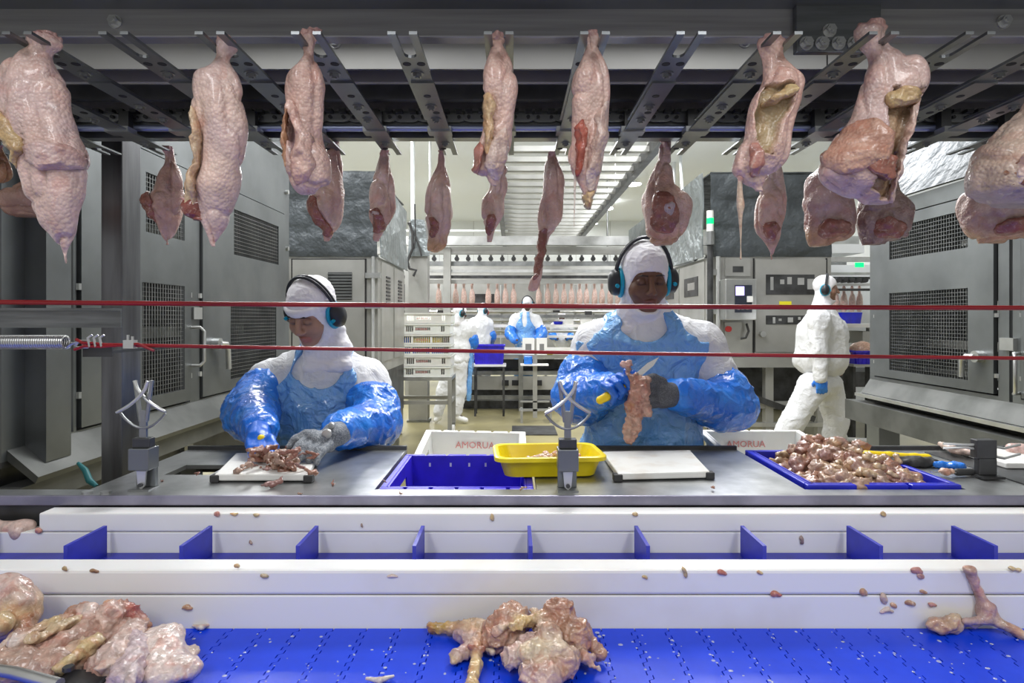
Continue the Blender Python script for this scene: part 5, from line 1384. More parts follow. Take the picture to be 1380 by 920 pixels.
# ================================================================== people
def cloth(name, col, rough, coat=0.0, bumps=((60, 0.25, 0.004),), sss=0.0, spec=0.5, n1=None, sheen=0.0):
    m = mat(name, col, rough, 0.0, spec, coat=coat, n1=n1, sss=sss)
    nt = m.node_tree; N = nt.nodes; L = nt.links; b = N['Principled BSDF']
    tc = N.new('ShaderNodeTexCoord'); prev = None
    for sc, st, dist in bumps:
        t = N.new('ShaderNodeTexNoise'); t.inputs['Scale'].default_value = sc; t.inputs['Detail'].default_value = 3; t.inputs['Distortion'].default_value = 1.0
        L.new(tc.outputs['Object'], t.inputs['Vector'])
        bp = N.new('ShaderNodeBump'); bp.inputs['Strength'].default_value = st; bp.inputs['Distance'].default_value = dist
        L.new(t.outputs['Fac'], bp.inputs['Height'])
        if prev: L.new(prev, bp.inputs['Normal'])
        prev = bp.outputs['Normal']
    L.new(prev, b.inputs['Normal'])
    return m
cloth('coat_white', (0.74, 0.75, 0.77), 0.8, bumps=((14, 0.5, 0.03), (55, 0.25, 0.006)))
cloth('hood_white', (0.82, 0.81, 0.84), 0.75, bumps=((22, 0.4, 0.012), (400, 0.15, 0.001)))
cloth('apron_blue', (0.13, 0.37, 0.80), 0.22, 0.6, bumps=((16, 1.0, 0.03), (55, 0.5, 0.006)), n1=(7, (0.24, 0.50, 0.86), 0.35, 0.7))
cloth('sleeve_blue', (0.012, 0.16, 0.72), 0.25, 0.5, bumps=((22, 0.7, 0.018), (80, 0.35, 0.004)), n1=(9, (0.02, 0.23, 0.80), 0.4, 0.65))
cloth('glove_blue', (0.008, 0.125, 0.62), 0.33, 0.2, bumps=((70, 0.3, 0.004),))
cloth('glove_mesh', (0.13, 0.15, 0.18), 0.5, 0.0, bumps=((500, 0.8, 0.002), (120, 0.4, 0.003)), n1=(240, (0.30, 0.32, 0.34), 0.45, 0.6))
cloth('glove_dark', (0.07, 0.075, 0.09), 0.55, 0.0, bumps=((400, 0.6, 0.002),), n1=(260, (0.12, 0.125, 0.14), 0.45, 0.6))
cloth('boot_white', (0.78, 0.78, 0.76), 0.35, 0.2, bumps=((40, 0.2, 0.004),))
mat('muff_black', (0.018, 0.020, 0.026), 0.42)
mat('muff_cyan', (0.0, 0.33, 0.50), 0.4)
mat('blade_steel', (0.70, 0.71, 0.72), 0.22, 0.95)
mat('handle_yellow', (0.85, 0.62, 0.01), 0.4)

def xf(prims, R, t, s=1.0):
    R = np.array(R); t = A(t); out = []
    for p in prims:
        d = p.data
        if p.kind == 'cap': nd = (R @ d[0] * s + t, R @ d[1] * s + t, d[2] * s, d[3] * s)
        elif p.kind == 'ell': nd = (R @ d[0] * s + t, d[1] * s, R @ d[2], d[3] * s)
        else: nd = (R @ d[0] * s + t, d[1] * s, d[2] * s, R @ d[3], d[4] * s)
        out.append(Prim(p.kind, nd, p.k * s, p.col, p.op))
    return out

def head_prims(skin, lip, brow=(0.03, 0.02, 0.015), detail=True):
    """local head: x to the picture's right, face towards -y, z up, eyes at z = 0"""
    sk = A(skin); dk = sk * 0.82
    P = [ell((0, 0.012, 0.035), (0.074, 0.094, 0.088), k=0.02, col=sk),
         ell((0, -0.022, -0.035), (0.062, 0.068, 0.078), k=0.03, col=sk),
         ell((0, -0.060, -0.098), (0.030, 0.028, 0.022), k=0.03, col=sk),
         ell((0.036, -0.058, -0.034), (0.030, 0.028, 0.030), k=0.02, col=sk),
         ell((-0.036, -0.058, -0.034), (0.030, 0.028, 0.030), k=0.02, col=sk)]
    for s in (-1, 1):
        P.append(ell((s * 0.078, 0.012, -0.012), (0.010, 0.022, 0.032), k=0.008, col=sk))           # ears
        P.append(ell((s * 0.031, -0.098, 0.002), (0.020, 0.016, 0.013), k=0.012, col=None, op='-'))  # eye sockets
    if detail:
        for s in (-1, 1):
            P.append(ell((s * 0.031, -0.078, 0.002), (0.0165, 0.0135, 0.0125), k=0.004, col=dk))            # eyeball under lowered lid
            P.append(cap((s * 0.016, -0.090, -0.006), (s * 0.046, -0.084, -0.006), 0.0016, 0.0016, k=0.001, col=(0.02, 0.012, 0.01)))  # lash line
            P.append(cap((s * 0.014, -0.0945, 0.0235), (s * 0.032, -0.0945, 0.0265), 0.0028, 0.0026, k=0.004, col=brow))
            P.append(cap((s * 0.032, -0.0945, 0.0265), (s * 0.050, -0.082, 0.021), 0.003, 0.0015, k=0.004, col=brow))
            P.append(ell((s * 0.012, -0.099, -0.036), (0.0085, 0.010, 0.0075), k=0.006, col=sk))                # nostril wings
            P.append(ell((s * 0.006, -0.106, -0.043), (0.0035, 0.004, 0.003), k=0.002, col=None, op='-'))
    P.append(cap((0, -0.088, 0.012), (0, -0.108, -0.030), 0.008, 0.0125, k=0.010, col=sk))                    # nose
    if detail:
        P.append(cap((-0.020, -0.084, -0.0665), (0.0, -0.0935, -0.0635), 0.0035, 0.0055, k=0.004, col=lip))   # lips
        P.append(cap((0.0, -0.0935, -0.0635), (0.020, -0.084, -0.0665), 0.0055, 0.0035, k=0.003, col=lip))
        P.append(cap((-0.016, -0.083, -0.0745), (0.016, -0.083, -0.0745), 0.006, 0.006, k=0.004, col=lip))
        P.append(ell((0, -0.086, -0.0755), (0.010, 0.009, 0.0065), k=0.003, col=lip))
    return P

def hand_prims(wrist, d, up, side, curl=0.5, s=1.0, spread=0.4):
    """hand from the wrist along d; up = back of the hand; side = +1 when the thumb leaves towards d x up"""
    d = Vector(d).normalized(); up = (Vector(up) - d * Vector(up).dot(d)).normalized(); r = d.cross(up) * side
    w = Vector(wrist)
    P = [cap(w, w + d * 0.03 * s, 0.026 * s, 0.03 * s, 0.012)]
    pc = w + d * 0.058 * s
    rot = Matrix((r, d, up)).transposed()
    P.append(Prim('ell', (A(pc), A((0.043, 0.052, 0.019)) * s, np.array(rot), 0.052 * s), 0.012, None, '+'))
    for i, (off, ln) in enumerate(((0.030, 0.070), (0.011, 0.078), (-0.010, 0.073), (-0.029, 0.056))):
        b = w + (d * 0.092 + r * off) * s
        dd = (d + r * (off * spread * 8 * 0.2)).normalized()
        pts = [b]; a = curl * 0.5
        for seg in (0.46, 0.30, 0.24):
            v = dd * math.cos(a) - up * math.sin(a)
            pts.append(pts[-1] + v * (ln * seg * s)); a += curl * 0.9
        P += chain(pts, [0.0105 * s, 0.0095 * s, 0.009 * s, 0.0078 * s], 0.005)
    b = w + (d * 0.030 + r * 0.030 - up * 0.006) * s
    t1 = b + (d * 0.030 + r * 0.022 - up * 0.010) * s; t2 = t1 + (d * 0.030 + r * 0.004 - up * 0.012 * (1 + curl)) * s
    P += chain([b, t1, t2], [0.014 * s, 0.0115 * s, 0.009 * s], 0.008)
    return P

def ear_muffs(parent, Rm, c, s=1.0, m=1.0):
    """headset: band over the cap, two cups with a coloured seal"""
    Mx = Matrix.Translation(Vector(c)) @ Matrix(Rm.tolist()).to_4x4() @ Matrix.Scale(s, 4)
    pts = []
    for i in range(21):
        a = PI * i / 20
        pts.append(Mx @ Vector((0.101 * math.cos(a), 0.010 - 0.01 * math.sin(a), -0.005 + 0.148 * math.sin(a))))
    band = MB()
    for off in (-0.006, 0.006):
        band.tube([p + (Mx.to_3x3() @ Vector((0, off, 0))) for p in pts], 0.0058 * s, 8)
    bo = band.build('ear_muffs', MATS['muff_black'], parent, True)
    for sg in (-1, 1):
        cu = MB(); n = 20
        prof = [(0.0, 0.042), (0.014, 0.043), (0.028, 0.039), (0.037, 0.026), (0.040, 0.0)]
        rings = []
        for (dx, r) in prof:
            rings.append([Mx @ Vector((sg * (0.086 + dx), 0.010 + r * 0.86 * math.cos(2 * PI * k / n), -0.016 + r * 1.12 * math.sin(2 * PI * k / n))) for k in range(n)])
        vs = [p for rg in rings for p in rg]; fs = []
        for i in range(len(prof) - 1):
            for k in range(n): fs.append((i * n + k, i * n + (k + 1) % n, (i + 1) * n + (k + 1) % n, (i + 1) * n + k))
        cu.add(vs, fs); cu.build('ear_cup', MATS['muff_black'], bo, True)
        se = MB()
        ring = [Mx @ Vector((sg * 0.083, 0.010 + 0.038 * math.cos(2 * PI * k / 20), -0.016 + 0.049 * math.sin(2 * PI * k / 20))) for k in range(20)]
        se.tube(ring, 0.0075 * s, 8, True)
        se.cyl(Mx @ Vector((sg * 0.102, -0.020, -0.020)), Mx @ Vector((sg * 0.102, -0.036, -0.020)), 0.007 * s, 10)
        se.build('cyan_seal', MATS['muff_cyan'], bo, True)
    return bo

def person(lab, S):
    """S: joints in metres and options; builds body, coat, hood and the rest as children of one Empty standing on the floor"""
    base = Vector(S['base'])
    t = thing('person', lab, 'person', base)
    kids = []
    R = rotm(*S['head_rot']); hc = A(S['head']); hs = S.get('hs', 1.0)
    big = S.get('big', False)
    skin = S['skin']; lip = S.get('lip', A(skin) * A((0.85, 0.6, 0.6)))
    hp = xf(head_prims(skin, lip, S.get('brow', (0.03, 0.02, 0.015)), big), R, hc, hs)
    J = {k: A(v) for k, v in S['J'].items()}
    tr = S['torso']      # list of (centre, radii)
    rs = S.get('arm_r', (0.075, 0.062, 0.040))
    neck0 = hc + R @ A((0, 0.02, -0.07)) * hs
    body = hp + [cap(neck0, J['neck'], 0.052 * hs, 0.06 * hs, 0.03, skin)]
    body += [ell(c, A(r) * 0.88, k=0.06, col=skin) for c, r in tr]
    for s in 'LR':
        body += chain([J['sh' + s], J['el' + s], J['wr' + s], J['ha' + s]], [rs[0] * 0.75, rs[1] * 0.7, rs[2] * 0.7, 0.02], 0.03, skin)
        if 'hip' + s in J:
            body += chain([J['hip' + s], J['kn' + s], J['an' + s], J['toe' + s]], [0.075, 0.052, 0.036, 0.028], 0.03, skin)
    fine = None
    v = 0.012 if big else 0.02
    if big: fine = (hc - 0.13 * hs, hc + 0.13 * hs, 0.0026)
    else: fine = (hc - 0.12 * hs, hc + 0.12 * hs, 0.007)
    kids.append(sdf('body', body, v, MATS['human_skin'], t, base=skin, sharp=0.0025 if big else 0.006, fine=fine, smooth_it=1))
    # coat
    cv = 0.008 if big else 0.016
    coat = [ell(c, r, k=0.06) for c, r in tr]
    coat += [cap(J['neck'] + A((0, 0.01, 0.03)), J['neck'] - A((0, -0.0, 0.05)), 0.055, 0.10, 0.05)]
    cuff = S.get('cuff', 0.9)
    for s in 'LR':
        wr = J['el' + s] * (1 - cuff) + J['wr' + s] * cuff
        coat += [cap(J['neck'] - A((0, 0, 0.05)), J['sh' + s], S.get('yoke', 0.062), rs[0], 0.07)]
        coat += chain([J['sh' + s], J['el' + s], wr], [rs[0], rs[1], rs[2]], 0.035)
    kids.append(sdf('coat', coat + S.get('coat_extra', []), cv, MATS['coat_white'], t, noise=S.get('coat_noise', ((9, 0.006), (20, -0.006, (1, 1, 0.6)), (45, 0.0015)) if big else ((7, 0.012), (15, -0.014, (1, 1, 0.6))))))
    # trousers and boots
    if 'hipL' in J:
        tp = []
        lr = S.get('leg_r', (0.10, 0.075, 0.06))
        for s in 'LR':
            tp += chain([J['hip' + s], J['kn' + s], J['an' + s] + A((0, 0, 0.05))], lr, 0.04)
        tp += [ell((J['hipL'] + J['hipR']) / 2 + A((0, 0, 0.03)), (0.165, 0.12, 0.12), k=0.05)]
        kids.append(sdf('trousers', tp, 0.014 if not big else 0.016, MATS['coat_white'], t, noise=((10, 0.010), (26, -0.007))))
        for s in 'LR':
            bp = [cap(J['an' + s] + A((0, 0, 0.10)), J['an' + s], 0.05, 0.045, 0.02), cap(J['an' + s] - A((0, 0, 0.02)), J['toe' + s], 0.045, 0.036, 0.02)]
            kids.append(sdf('boot', bp, 0.012, MATS['boot_white'], t))
    # plastic over-sleeves
    if S.get('sleeves', True):
        for s in 'LR':
            a0 = J['sh' + s] * (1 - S['sl0'][s]) + J['el' + s] * S['sl0'][s]
            m = J['el' + s]
            pr = chain([a0, m, J['wr' + s]], [rs[0] * 1.12, rs[1] * 1.22, rs[2] * 1.25], 0.03)
            mid = (m + J['wr' + s]) / 2
            pr += [ell(m * 0.6 + mid * 0.4 - A((0, 0, 0.010)), (rs[1] * 1.3, rs[1] * 1.25, rs[1] * 1.15), k=0.04)]
            kids.append(sdf('oversleeve', pr, cv * 0.8, MATS['sleeve_blue'], t, noise=((11, 0.006), (24, -0.007, S.get('fold', (1, 1, 1))), (65, 0.0018))))
    # apron
    ap = S.get('apron')
    if ap:
        yc, zt, xc, cw, zb = ap['yc'], ap['ztop'], ap['xc'], ap['curve'], ap['zbot']
        gr_ = 0.016 if big else 0.012
        infl = [ell(c, A(r) + gr_, k=0.06) for c, r in tr] + [ell(c, A(r), k=0.06) for c, r in ap.get('extra', [])]
        infl += [cap(J['neck'] + A((0, 0.01, 0.03)), J['neck'] - A((0, 0, 0.05)), 0.055 + gr_, 0.10 + gr_, 0.05)]
        infl += [cap(J['neck'] - A((0, 0, 0.05)), J['sh' + s], S.get('yoke', 0.062) + gr_, rs[0] + gr_, 0.07) for s in 'LR']
        hw = ap.get('hw', 0.30); bi, bo = ap.get('band', (0.07, 0.13)); zn = J['neck'][2] + 0.05
        def mask(G):
            x, y, z = np.abs(G[..., 0] - xc), G[..., 1], G[..., 2]
            wob = 0.004 * np.sin(45 * G[..., 0]) + 0.004 * np.sin(31 * z + 1)
            u = np.clip((z - zt) / max(zn - zt, 0.01), 0, 1)          # 0 at the bib line, 1 at the neck
            inner = bi * np.sqrt(np.clip(u * 3.2, 0, 1)) * (1 - 0.45 * u)
            outer = np.where(z < zt, hw, bo + (hw * 0.85 - bo) * np.clip(1 - u * 2.2, 0, 1) ** 1.5) - 0.35 * bo * u
            above = np.where(z > zt, inner - x, -1.0)
            return np.maximum.reduce([above + wob, (y - yc + wob), zb - z, (x - outer + wob) * 0.9, (z - zn - 0.01)])
        kids.append(sdf('apron', infl, cv * 0.7, MATS['apron_blue'], t, mask=mask, noise=((9, 0.004), (20, -0.008, (1, 1, 0.45)), (50, 0.0015))))
        for st in ap.get('straps', []):
            kids.append(sdf('apron_strap', chain(st, [ap.get('sr', 0.012)] * len(st), 0.01), 0.006, MATS['apron_blue'], t, noise=((40, 0.003),)))
    # hood / cap
    hd = S['hood']
    hv = 0.0042 if big else 0.008
    hp2 = [ell((0, 0.012, 0.036), (0.082, 0.103, 0.096), k=0.02), ell((0, -0.016, -0.035), (0.071, 0.074, 0.082), k=0.03)]
    if hd.get('chin', True): hp2 += [ell((0, -0.050, -0.105), (0.042, 0.045, 0.030), k=0.03)]
    hp2 += [cap((0, 0.015, -0.07), (0, 0.03, -0.15), 0.062, 0.07, 0.03)]
    op_ = rbox((0, -0.130, hd.get('oz', -0.036)), hd.get('or', (0.060, 0.098, 0.066)), 0.045, k=0.010, op='-')
    hp2 += [op_]
    hp2 = xf(hp2, R, hc, hs)
    hp2 += [cap(neck0, J['neck'], 0.066 * hs, 0.085 * hs, 0.03)] + hd.get('drape', [])
    # keep the opening clear of the neck drape
    hp2 += xf([op_], R, hc, hs)
    kids.append(sdf('hood', hp2, hv, MATS['hood_white'], t, noise=((20, 0.0015), (45, -0.0025, (1, 1, 1.6)))))
    if hd.get('brim'):
        br = []
        for i in range(15):
            a = PI * (0.0 + i / 14)
            br.append(R @ A((0.079 * math.cos(a), 0.012 - 0.104 * math.sin(a), 0.030)) * hs + hc)
        br2 = [p + R @ A((0, 0, 0.028)) * hs * 1.0 for p in br]
        kids.append(sdf('cap_band', chain(br, [0.007] * 15, 0.006) + chain([(p + q) / 2 for p, q in zip(br, br2)], [0.009] * 15, 0.008), hv, MATS['hood_white'], t))
    if S.get('muffs', True): kids.append(ear_muffs(t, R, hc, hs))
    for nm, pr, vx, mm in S.get('gloves', []):
        kids.append(sdf(nm, pr, vx, MATS[mm], t, noise=((60, 0.0012),)))
    for o in kids + [c for k in kids for c in k.children]:
        o.data.transform(Matrix.Translation(-base))
    return t

def V3(px, py, Y): return A(W(px, py, Y))

# ------------------------------------------------------------------ the woman holding a bone
S = {}
hc = V3(868, 374, 2.10)
S['base'] = (Xp(868, 2.2), 2.2, 0); S['head'] = hc; S['head_rot'] = (math.radians(15), math.radians(-2), math.radians(3)); S['hs'] = 1.0
S['skin'] = (0.155, 0.072, 0.042); S['lip'] = (0.19, 0.07, 0.055); S['brow'] = (0.012, 0.008, 0.006); S['big'] = True
S['torso'] = [(V3(872, 480, 2.19), (0.185, 0.125, 0.16)), (V3(869, 545, 2.19), (0.205, 0.155, 0.16)), (V3(866, 610, 2.20), (0.218, 0.165, 0.19)), (V3(866, 690, 2.22), (0.205, 0.155, 0.20))]
S['J'] = dict(neck=V3(870, 425, 2.18), shL=V3(806, 463, 2.19), elL=V3(778, 535, 2.13), wrL=V3(826, 526, 1.925), haL=V3(842, 522, 1.90),
              shR=V3(942, 464, 2.19), elR=V3(984, 545, 2.12), wrR=V3(912, 533, 1.935), haR=V3(895, 533, 1.91),
              hipL=V3(838, 700, 2.22), knL=A((Xp(835, 2.2), 2.22, 0.5)), anL=A((Xp(832, 2.2), 2.24, 0.10)), toeL=A((Xp(828, 2.2), 2.10, 0.04)),
              hipR=V3(896, 700, 2.22), knR=A((Xp(900, 2.2), 2.22, 0.5)), anR=A((Xp(903, 2.2), 2.24, 0.10)), toeR=A((Xp(906, 2.2), 2.10, 0.04)))
S['arm_r'] = (0.085, 0.070, 0.044); S['cuff'] = 0.25; S['sl0'] = {'L': 0.62, 'R': 0.80}
S['apron'] = dict(yc=2.19, ztop=Zp(462, 2.06), xc=Xp(868, 2.08), curve=9.0, zbot=0.80, hw=0.225, band=(0.10, 0.165))
S['hood'] = dict(oz=-0.034, drape=[cap(V3(848, 428, 2.12), V3(890, 430, 2.12), 0.032, 0.032, 0.03), cap(V3(838, 446, 2.10), V3(905, 446, 2.10), 0.020, 0.020, 0.03), cap(V3(842, 418, 2.13), V3(895, 420, 2.13), 0.03, 0.03, 0.02)])
# fist in blue glove round the knife handle
fist = [Prim('ell', (V3(831, 520, 1.895), A((0.040, 0.024, 0.034)), rotm(0, 0.6, 0), 0.04), 0.012, None, '+'), cap(V3(812, 527, 1.94), V3(828, 521, 1.90), 0.034, 0.032, 0.015)]
for i in range(4):
    u_ = i / 3
    cx, cy = 821 + 31 * u_, 530 - 19 * u_
    fist += chain([V3(cx - 7, cy - 11, 1.885), V3(cx + 1, cy - 7, 1.862), V3(cx + 8, cy + 3, 1.858), V3(cx + 5, cy + 11, 1.872)], [0.0125, 0.0125, 0.0115, 0.010], 0.004)
fist += chain([V3(842, 512, 1.90), V3(853, 520, 1.90), V3(861, 531, 1.892)], [0.014, 0.012, 0.010], 0.008)
# dark cut-proof glove holding the bone
gr = [cap(V3(908, 532, 1.93), V3(898, 532, 1.905), 0.040, 0.040, 0.01), Prim('ell', (V3(891, 531, 1.893), A((0.036, 0.024, 0.045)), rotm(0, 0, 0), 0.045), 0.012, None, '+')]
for i in range(4):
    y_ = 516 + i * 9.5
    gr += chain([V3(886, y_, 1.885), V3(876, y_ + 1, 1.862), V3(866, y_ + 3, 1.858), V3(860, y_ + 4, 1.870)][: (4 if i < 3 else 3)], [0.0125, 0.0118, 0.011, 0.0095], 0.004)
gr += chain([V3(893, 514, 1.89), V3(880, 508, 1.875), V3(869, 510, 1.868)], [0.014, 0.012, 0.010], 0.008)
S['gloves'] = [('blue_glove', fist, 0.0032, 'glove_blue'), ('dark_glove', gr, 0.0032, 'glove_dark')]
person('woman in white hood and pale blue apron holding up a bone and a knife', S)

kn = thing('boning_knife', 'yellow-handled boning knife in the blue fist of the woman holding a bone', 'knife', V3(842, 521, 1.878))
o_ = Vector(V3(842, 521, 1.878))
def rel(px, py, Y): return Vector(V3(px, py, Y)) - o_
sdf('handle', chain([rel(809, 539, 1.878), rel(818, 534, 1.878), rel(842, 521, 1.878), rel(856, 509, 1.880)], [0.0135, 0.012, 0.010, 0.010], 0.01), 0.003, MATS['handle_yellow'], kn, base=(0.8, 0.6, 0))
p0, p1 = rel(856, 509, 1.880), rel(888, 481, 1.885)
ax_ = (p1 - p0).normalized(); sd_ = ax_.cross(Vector((0, 1, 0))).normalized()
bl = [p0 + sd_ * 0.010, p0 - sd_ * 0.008, p0 + ax_ * 0.07 - sd_ * 0.009, p1, p0 + ax_ * 0.06 + sd_ * 0.010]
MB().add([p + Vector((0, dy, 0)) for dy in (-0.0008, 0.0008) for p in bl], [(4, 3, 2, 1, 0), (5, 6, 7, 8, 9), (0, 1, 6, 5), (1, 2, 7, 6), (2, 3, 8, 7), (3, 4, 9, 8), (4, 0, 5, 9)]).build('blade', MATS['blade_steel'], kn)

# bone with meat in the dark glove
bn = [ell(V3(841, 490, 1.868), (0.011, 0.010, 0.009), k=0.006, col=(0.62, 0.42, 0.38)), ell(V3(848, 489, 1.868), (0.010, 0.010, 0.009), k=0.006, col=(0.60, 0.40, 0.36)),
      cap(V3(845, 492, 1.868), V3(852, 508, 1.865), 0.009, 0.011, 0.008, (0.55, 0.36, 0.30)), cap(V3(852, 508, 1.862), V3(862, 524, 1.858), 0.020, 0.022, 0.012, (0.42, 0.22, 0.16)),
      ell(V3(868, 513, 1.857), (0.022, 0.015, 0.016), k=0.01, col=(0.46, 0.27, 0.20)), cap(V3(862, 524, 1.852), V3(855, 548, 1.852), 0.026, 0.026, 0.015, (0.50, 0.26, 0.20)),
      cap(V3(866, 530, 1.848), V3(872, 556, 1.848), 0.013, 0.014, 0.012, (0.56, 0.34, 0.27)), cap(V3(850, 545, 1.85), V3(860, 553, 1.85), 0.018, 0.016, 0.012, (0.40, 0.17, 0.13)),
      ell(V3(853, 572, 1.855), (0.026, 0.009, 0.055), rot=(0, 0.06, 0), k=0.012, col=(0.60, 0.36, 0.28)), ell(V3(848, 586, 1.853), (0.018, 0.007, 0.028), k=0.01, col=(0.62, 0.40, 0.31))]
tag(sdf('meaty_bone', bn, 0.0035, MATS['raw_meat'], None, noise=((45, 0.005), (70, -0.006), (140, -0.002)), base=(0.5, 0.3, 0.24), sharp=0.004), 'leg bone with a hanging strip of pink meat held in the dark glove', 'bone')

# ------------------------------------------------------------------ the woman cutting with her head bowed
S = {}
S['base'] = (Xp(430, 2.25), 2.25, 0); S['head'] = V3(421, 419, 2.11); S['head_rot'] = (math.radians(30), math.radians(3), math.radians(-17)); S['hs'] = 0.95
S['skin'] = (0.42, 0.24, 0.165); S['lip'] = (0.42, 0.16, 0.13); S['brow'] = (0.03, 0.018, 0.012); S['big'] = True
S['torso'] = [(V3(428, 520, 2.23), (0.175, 0.115, 0.15)), (V3(428, 570, 2.22), (0.175, 0.125, 0.15)), (V3(430, 630, 2.23), (0.18, 0.13, 0.18)), (V3(432, 700, 2.24), (0.185, 0.14, 0.18))]
S['J'] = dict(neck=V3(437, 476, 2.22), shL=V3(366, 517, 2.23), elL=V3(338, 552, 2.08), wrL=V3(350, 578, 1.84), haL=V3(350, 594, 1.77),
              shR=V3(492, 516, 2.23), elR=V3(509, 570, 2.09), wrR=V3(458, 580, 1.84), haR=V3(434, 594, 1.77),
              hipL=V3(402, 700, 2.25), knL=A((Xp(400, 2.25), 2.25, 0.48)), anL=A((Xp(398, 2.25), 2.27, 0.10)), toeL=A((Xp(395, 2.25), 2.13, 0.04)),
              hipR=V3(458, 700, 2.25), knR=A((Xp(462, 2.25), 2.25, 0.48)), anR=A((Xp(464, 2.25), 2.27, 0.10)), toeR=A((Xp(466, 2.25), 2.13, 0.04)))
S['arm_r'] = (0.085, 0.066, 0.046); S['cuff'] = 0.25; S['sl0'] = {'L': 0.35, 'R': 0.55}
S['apron'] = dict(yc=2.22, ztop=Zp(524, 2.11), xc=Xp(430, 2.12), curve=9.0, zbot=0.80, hw=0.19, band=(0.105, 0.128))
S['hood'] = dict(oz=-0.036, drape=[cap(V3(420, 482, 2.14), V3(462, 470, 2.15), 0.03, 0.036, 0.03), cap(V3(415, 497, 2.12), V3(466, 492, 2.13), 0.018, 0.026, 0.03), cap(V3(455, 445, 2.16), V3(455, 476, 2.17), 0.028, 0.045, 0.02)], brim=True)
lh = [cap(V3(349, 578, 1.820), V3(348, 590, 1.775), 0.036, 0.034, 0.012), Prim('ell', (V3(347, 597, 1.760), A((0.036, 0.026, 0.034)), rotm(0, 0, 0), 0.036), 0.012, None, '+')]
for i in range(4):
    x_ = 336 + i * 8.5
    lh += chain([V3(x_, 594, 1.745), V3(x_ + 1.5, 604, 1.715), V3(x_ + 3, 613 - i * 1.0, 1.70), V3(x_ + 4, 616 - i, 1.69)], [0.0125, 0.0115, 0.010, 0.009], 0.004)
lh += chain([V3(364, 590, 1.75), V3(370, 602, 1.725), V3(366, 611, 1.71)], [0.0135, 0.0115, 0.0095], 0.008)
rh = [cap(V3(462, 582, 1.825), V3(450, 586, 1.785), 0.036, 0.037, 0.012), Prim('ell', (V3(431, 594, 1.750), A((0.050, 0.036, 0.026)), rotm(0, 0.55, 0), 0.05), 0.015, None, '+')]
for i in range(4):
    x_ = 400 + i * 10.5; y_ = 598 + i * 2.5
    rh += chain([V3(x_ + 12, y_ - 6, 1.735), V3(x_ + 2, y_ + 3, 1.695), V3(x_ - 4, y_ + 12, 1.675), V3(x_ - 5, y_ + 17, 1.665)], [0.013, 0.012, 0.0108, 0.0095], 0.004)
rh += chain([V3(412, 585, 1.755), V3(398, 592, 1.735), V3(389, 602, 1.715)], [0.015, 0.0125, 0.010], 0.008)
S['gloves'] = [('blue_glove', lh, 0.0032, 'glove_blue'), ('mesh_glove', rh, 0.0032, 'glove_mesh')]
w1 = person('woman in white cap and blue apron bowed over the left cutting board', S)
wc = MB().cyl(V3(441, 583, 1.743), V3(440, 585, 1.733), 0.014, 16).cyl(V3(447, 572, 1.763), V3(446, 574, 1.753), 0.009, 14)
o = wc.build('wrist_clip', MATS['steel_bright'], w1, True); o.data.transform(Matrix.Translation(-Vector(w1.location)))
kn = thing('boning_knife', 'knife with a yellow handle tip under the bowed woman, held in her blue glove', 'knife', V3(350, 606, 1.743))
o_ = Vector(V3(350, 606, 1.743))
sdf('handle', chain([rel(352, 590, 1.743), rel(351, 612, 1.743)], [0.011, 0.010], 0.01), 0.003, MATS['handle_yellow'], kn, base=(0.8, 0.6, 0))
p0, p1 = rel(351, 612, 1.743), rel(346, 626, 1.741)
MB().add([p0 + Vector((-0.008, -0.0008, 0)), p0 + Vector((0.008, -0.0008, 0)), p1 + Vector((0.0, -0.0008, 0)), p0 + Vector((-0.008, 0.0008, 0)), p0 + Vector((0.008, 0.0008, 0)), p1 + Vector((0.0, 0.0008, 0))],
         [(2, 1, 0), (3, 4, 5), (0, 1, 4, 3), (1, 2, 5, 4), (2, 0, 3, 5)]).build('blade', MATS['blade_steel'], kn)
# ================================================================== meat on the belt, in the crate, in the tub
def B(px, py, h=0.02):
    """pixel on the plane h above the bright blue belt"""
    Y = (CAM_H - (b1 + h)) * FPX / (py - CY)
    return A(((px - CX) / FPX * Y, Y, b1 + h))
def floor_of(o, z):
    """set the mesh down so that its lowest point touches z"""
    n = len(o.data.vertices); co = np.empty(n * 3, dtype=np.float32); o.data.vertices.foreach_get('co', co)
    o.data.transform(Matrix.Translation((0, 0, z - co.reshape(-1, 3)[:, 2].min() + 0.0005)))
MB1 = (0.50, 0.30, 0.21); MB2 = (0.46, 0.25, 0.17); MB3 = (0.60, 0.42, 0.32); BONE = (0.62, 0.45, 0.24); WHT = (0.66, 0.56, 0.52)
def meat(name, lab, cat, prims, vox=0.0038, noise=((40, 0.005), (50, -0.006), (120, -0.0025)), zf=None, group=None):
    o = sdf(name, prims, vox, MATS['raw_meat'], None, noise=noise, base=MB1, sharp=0.004)
    if zf is not None: floor_of(o, zf)
    return tag(o, lab, cat, group)
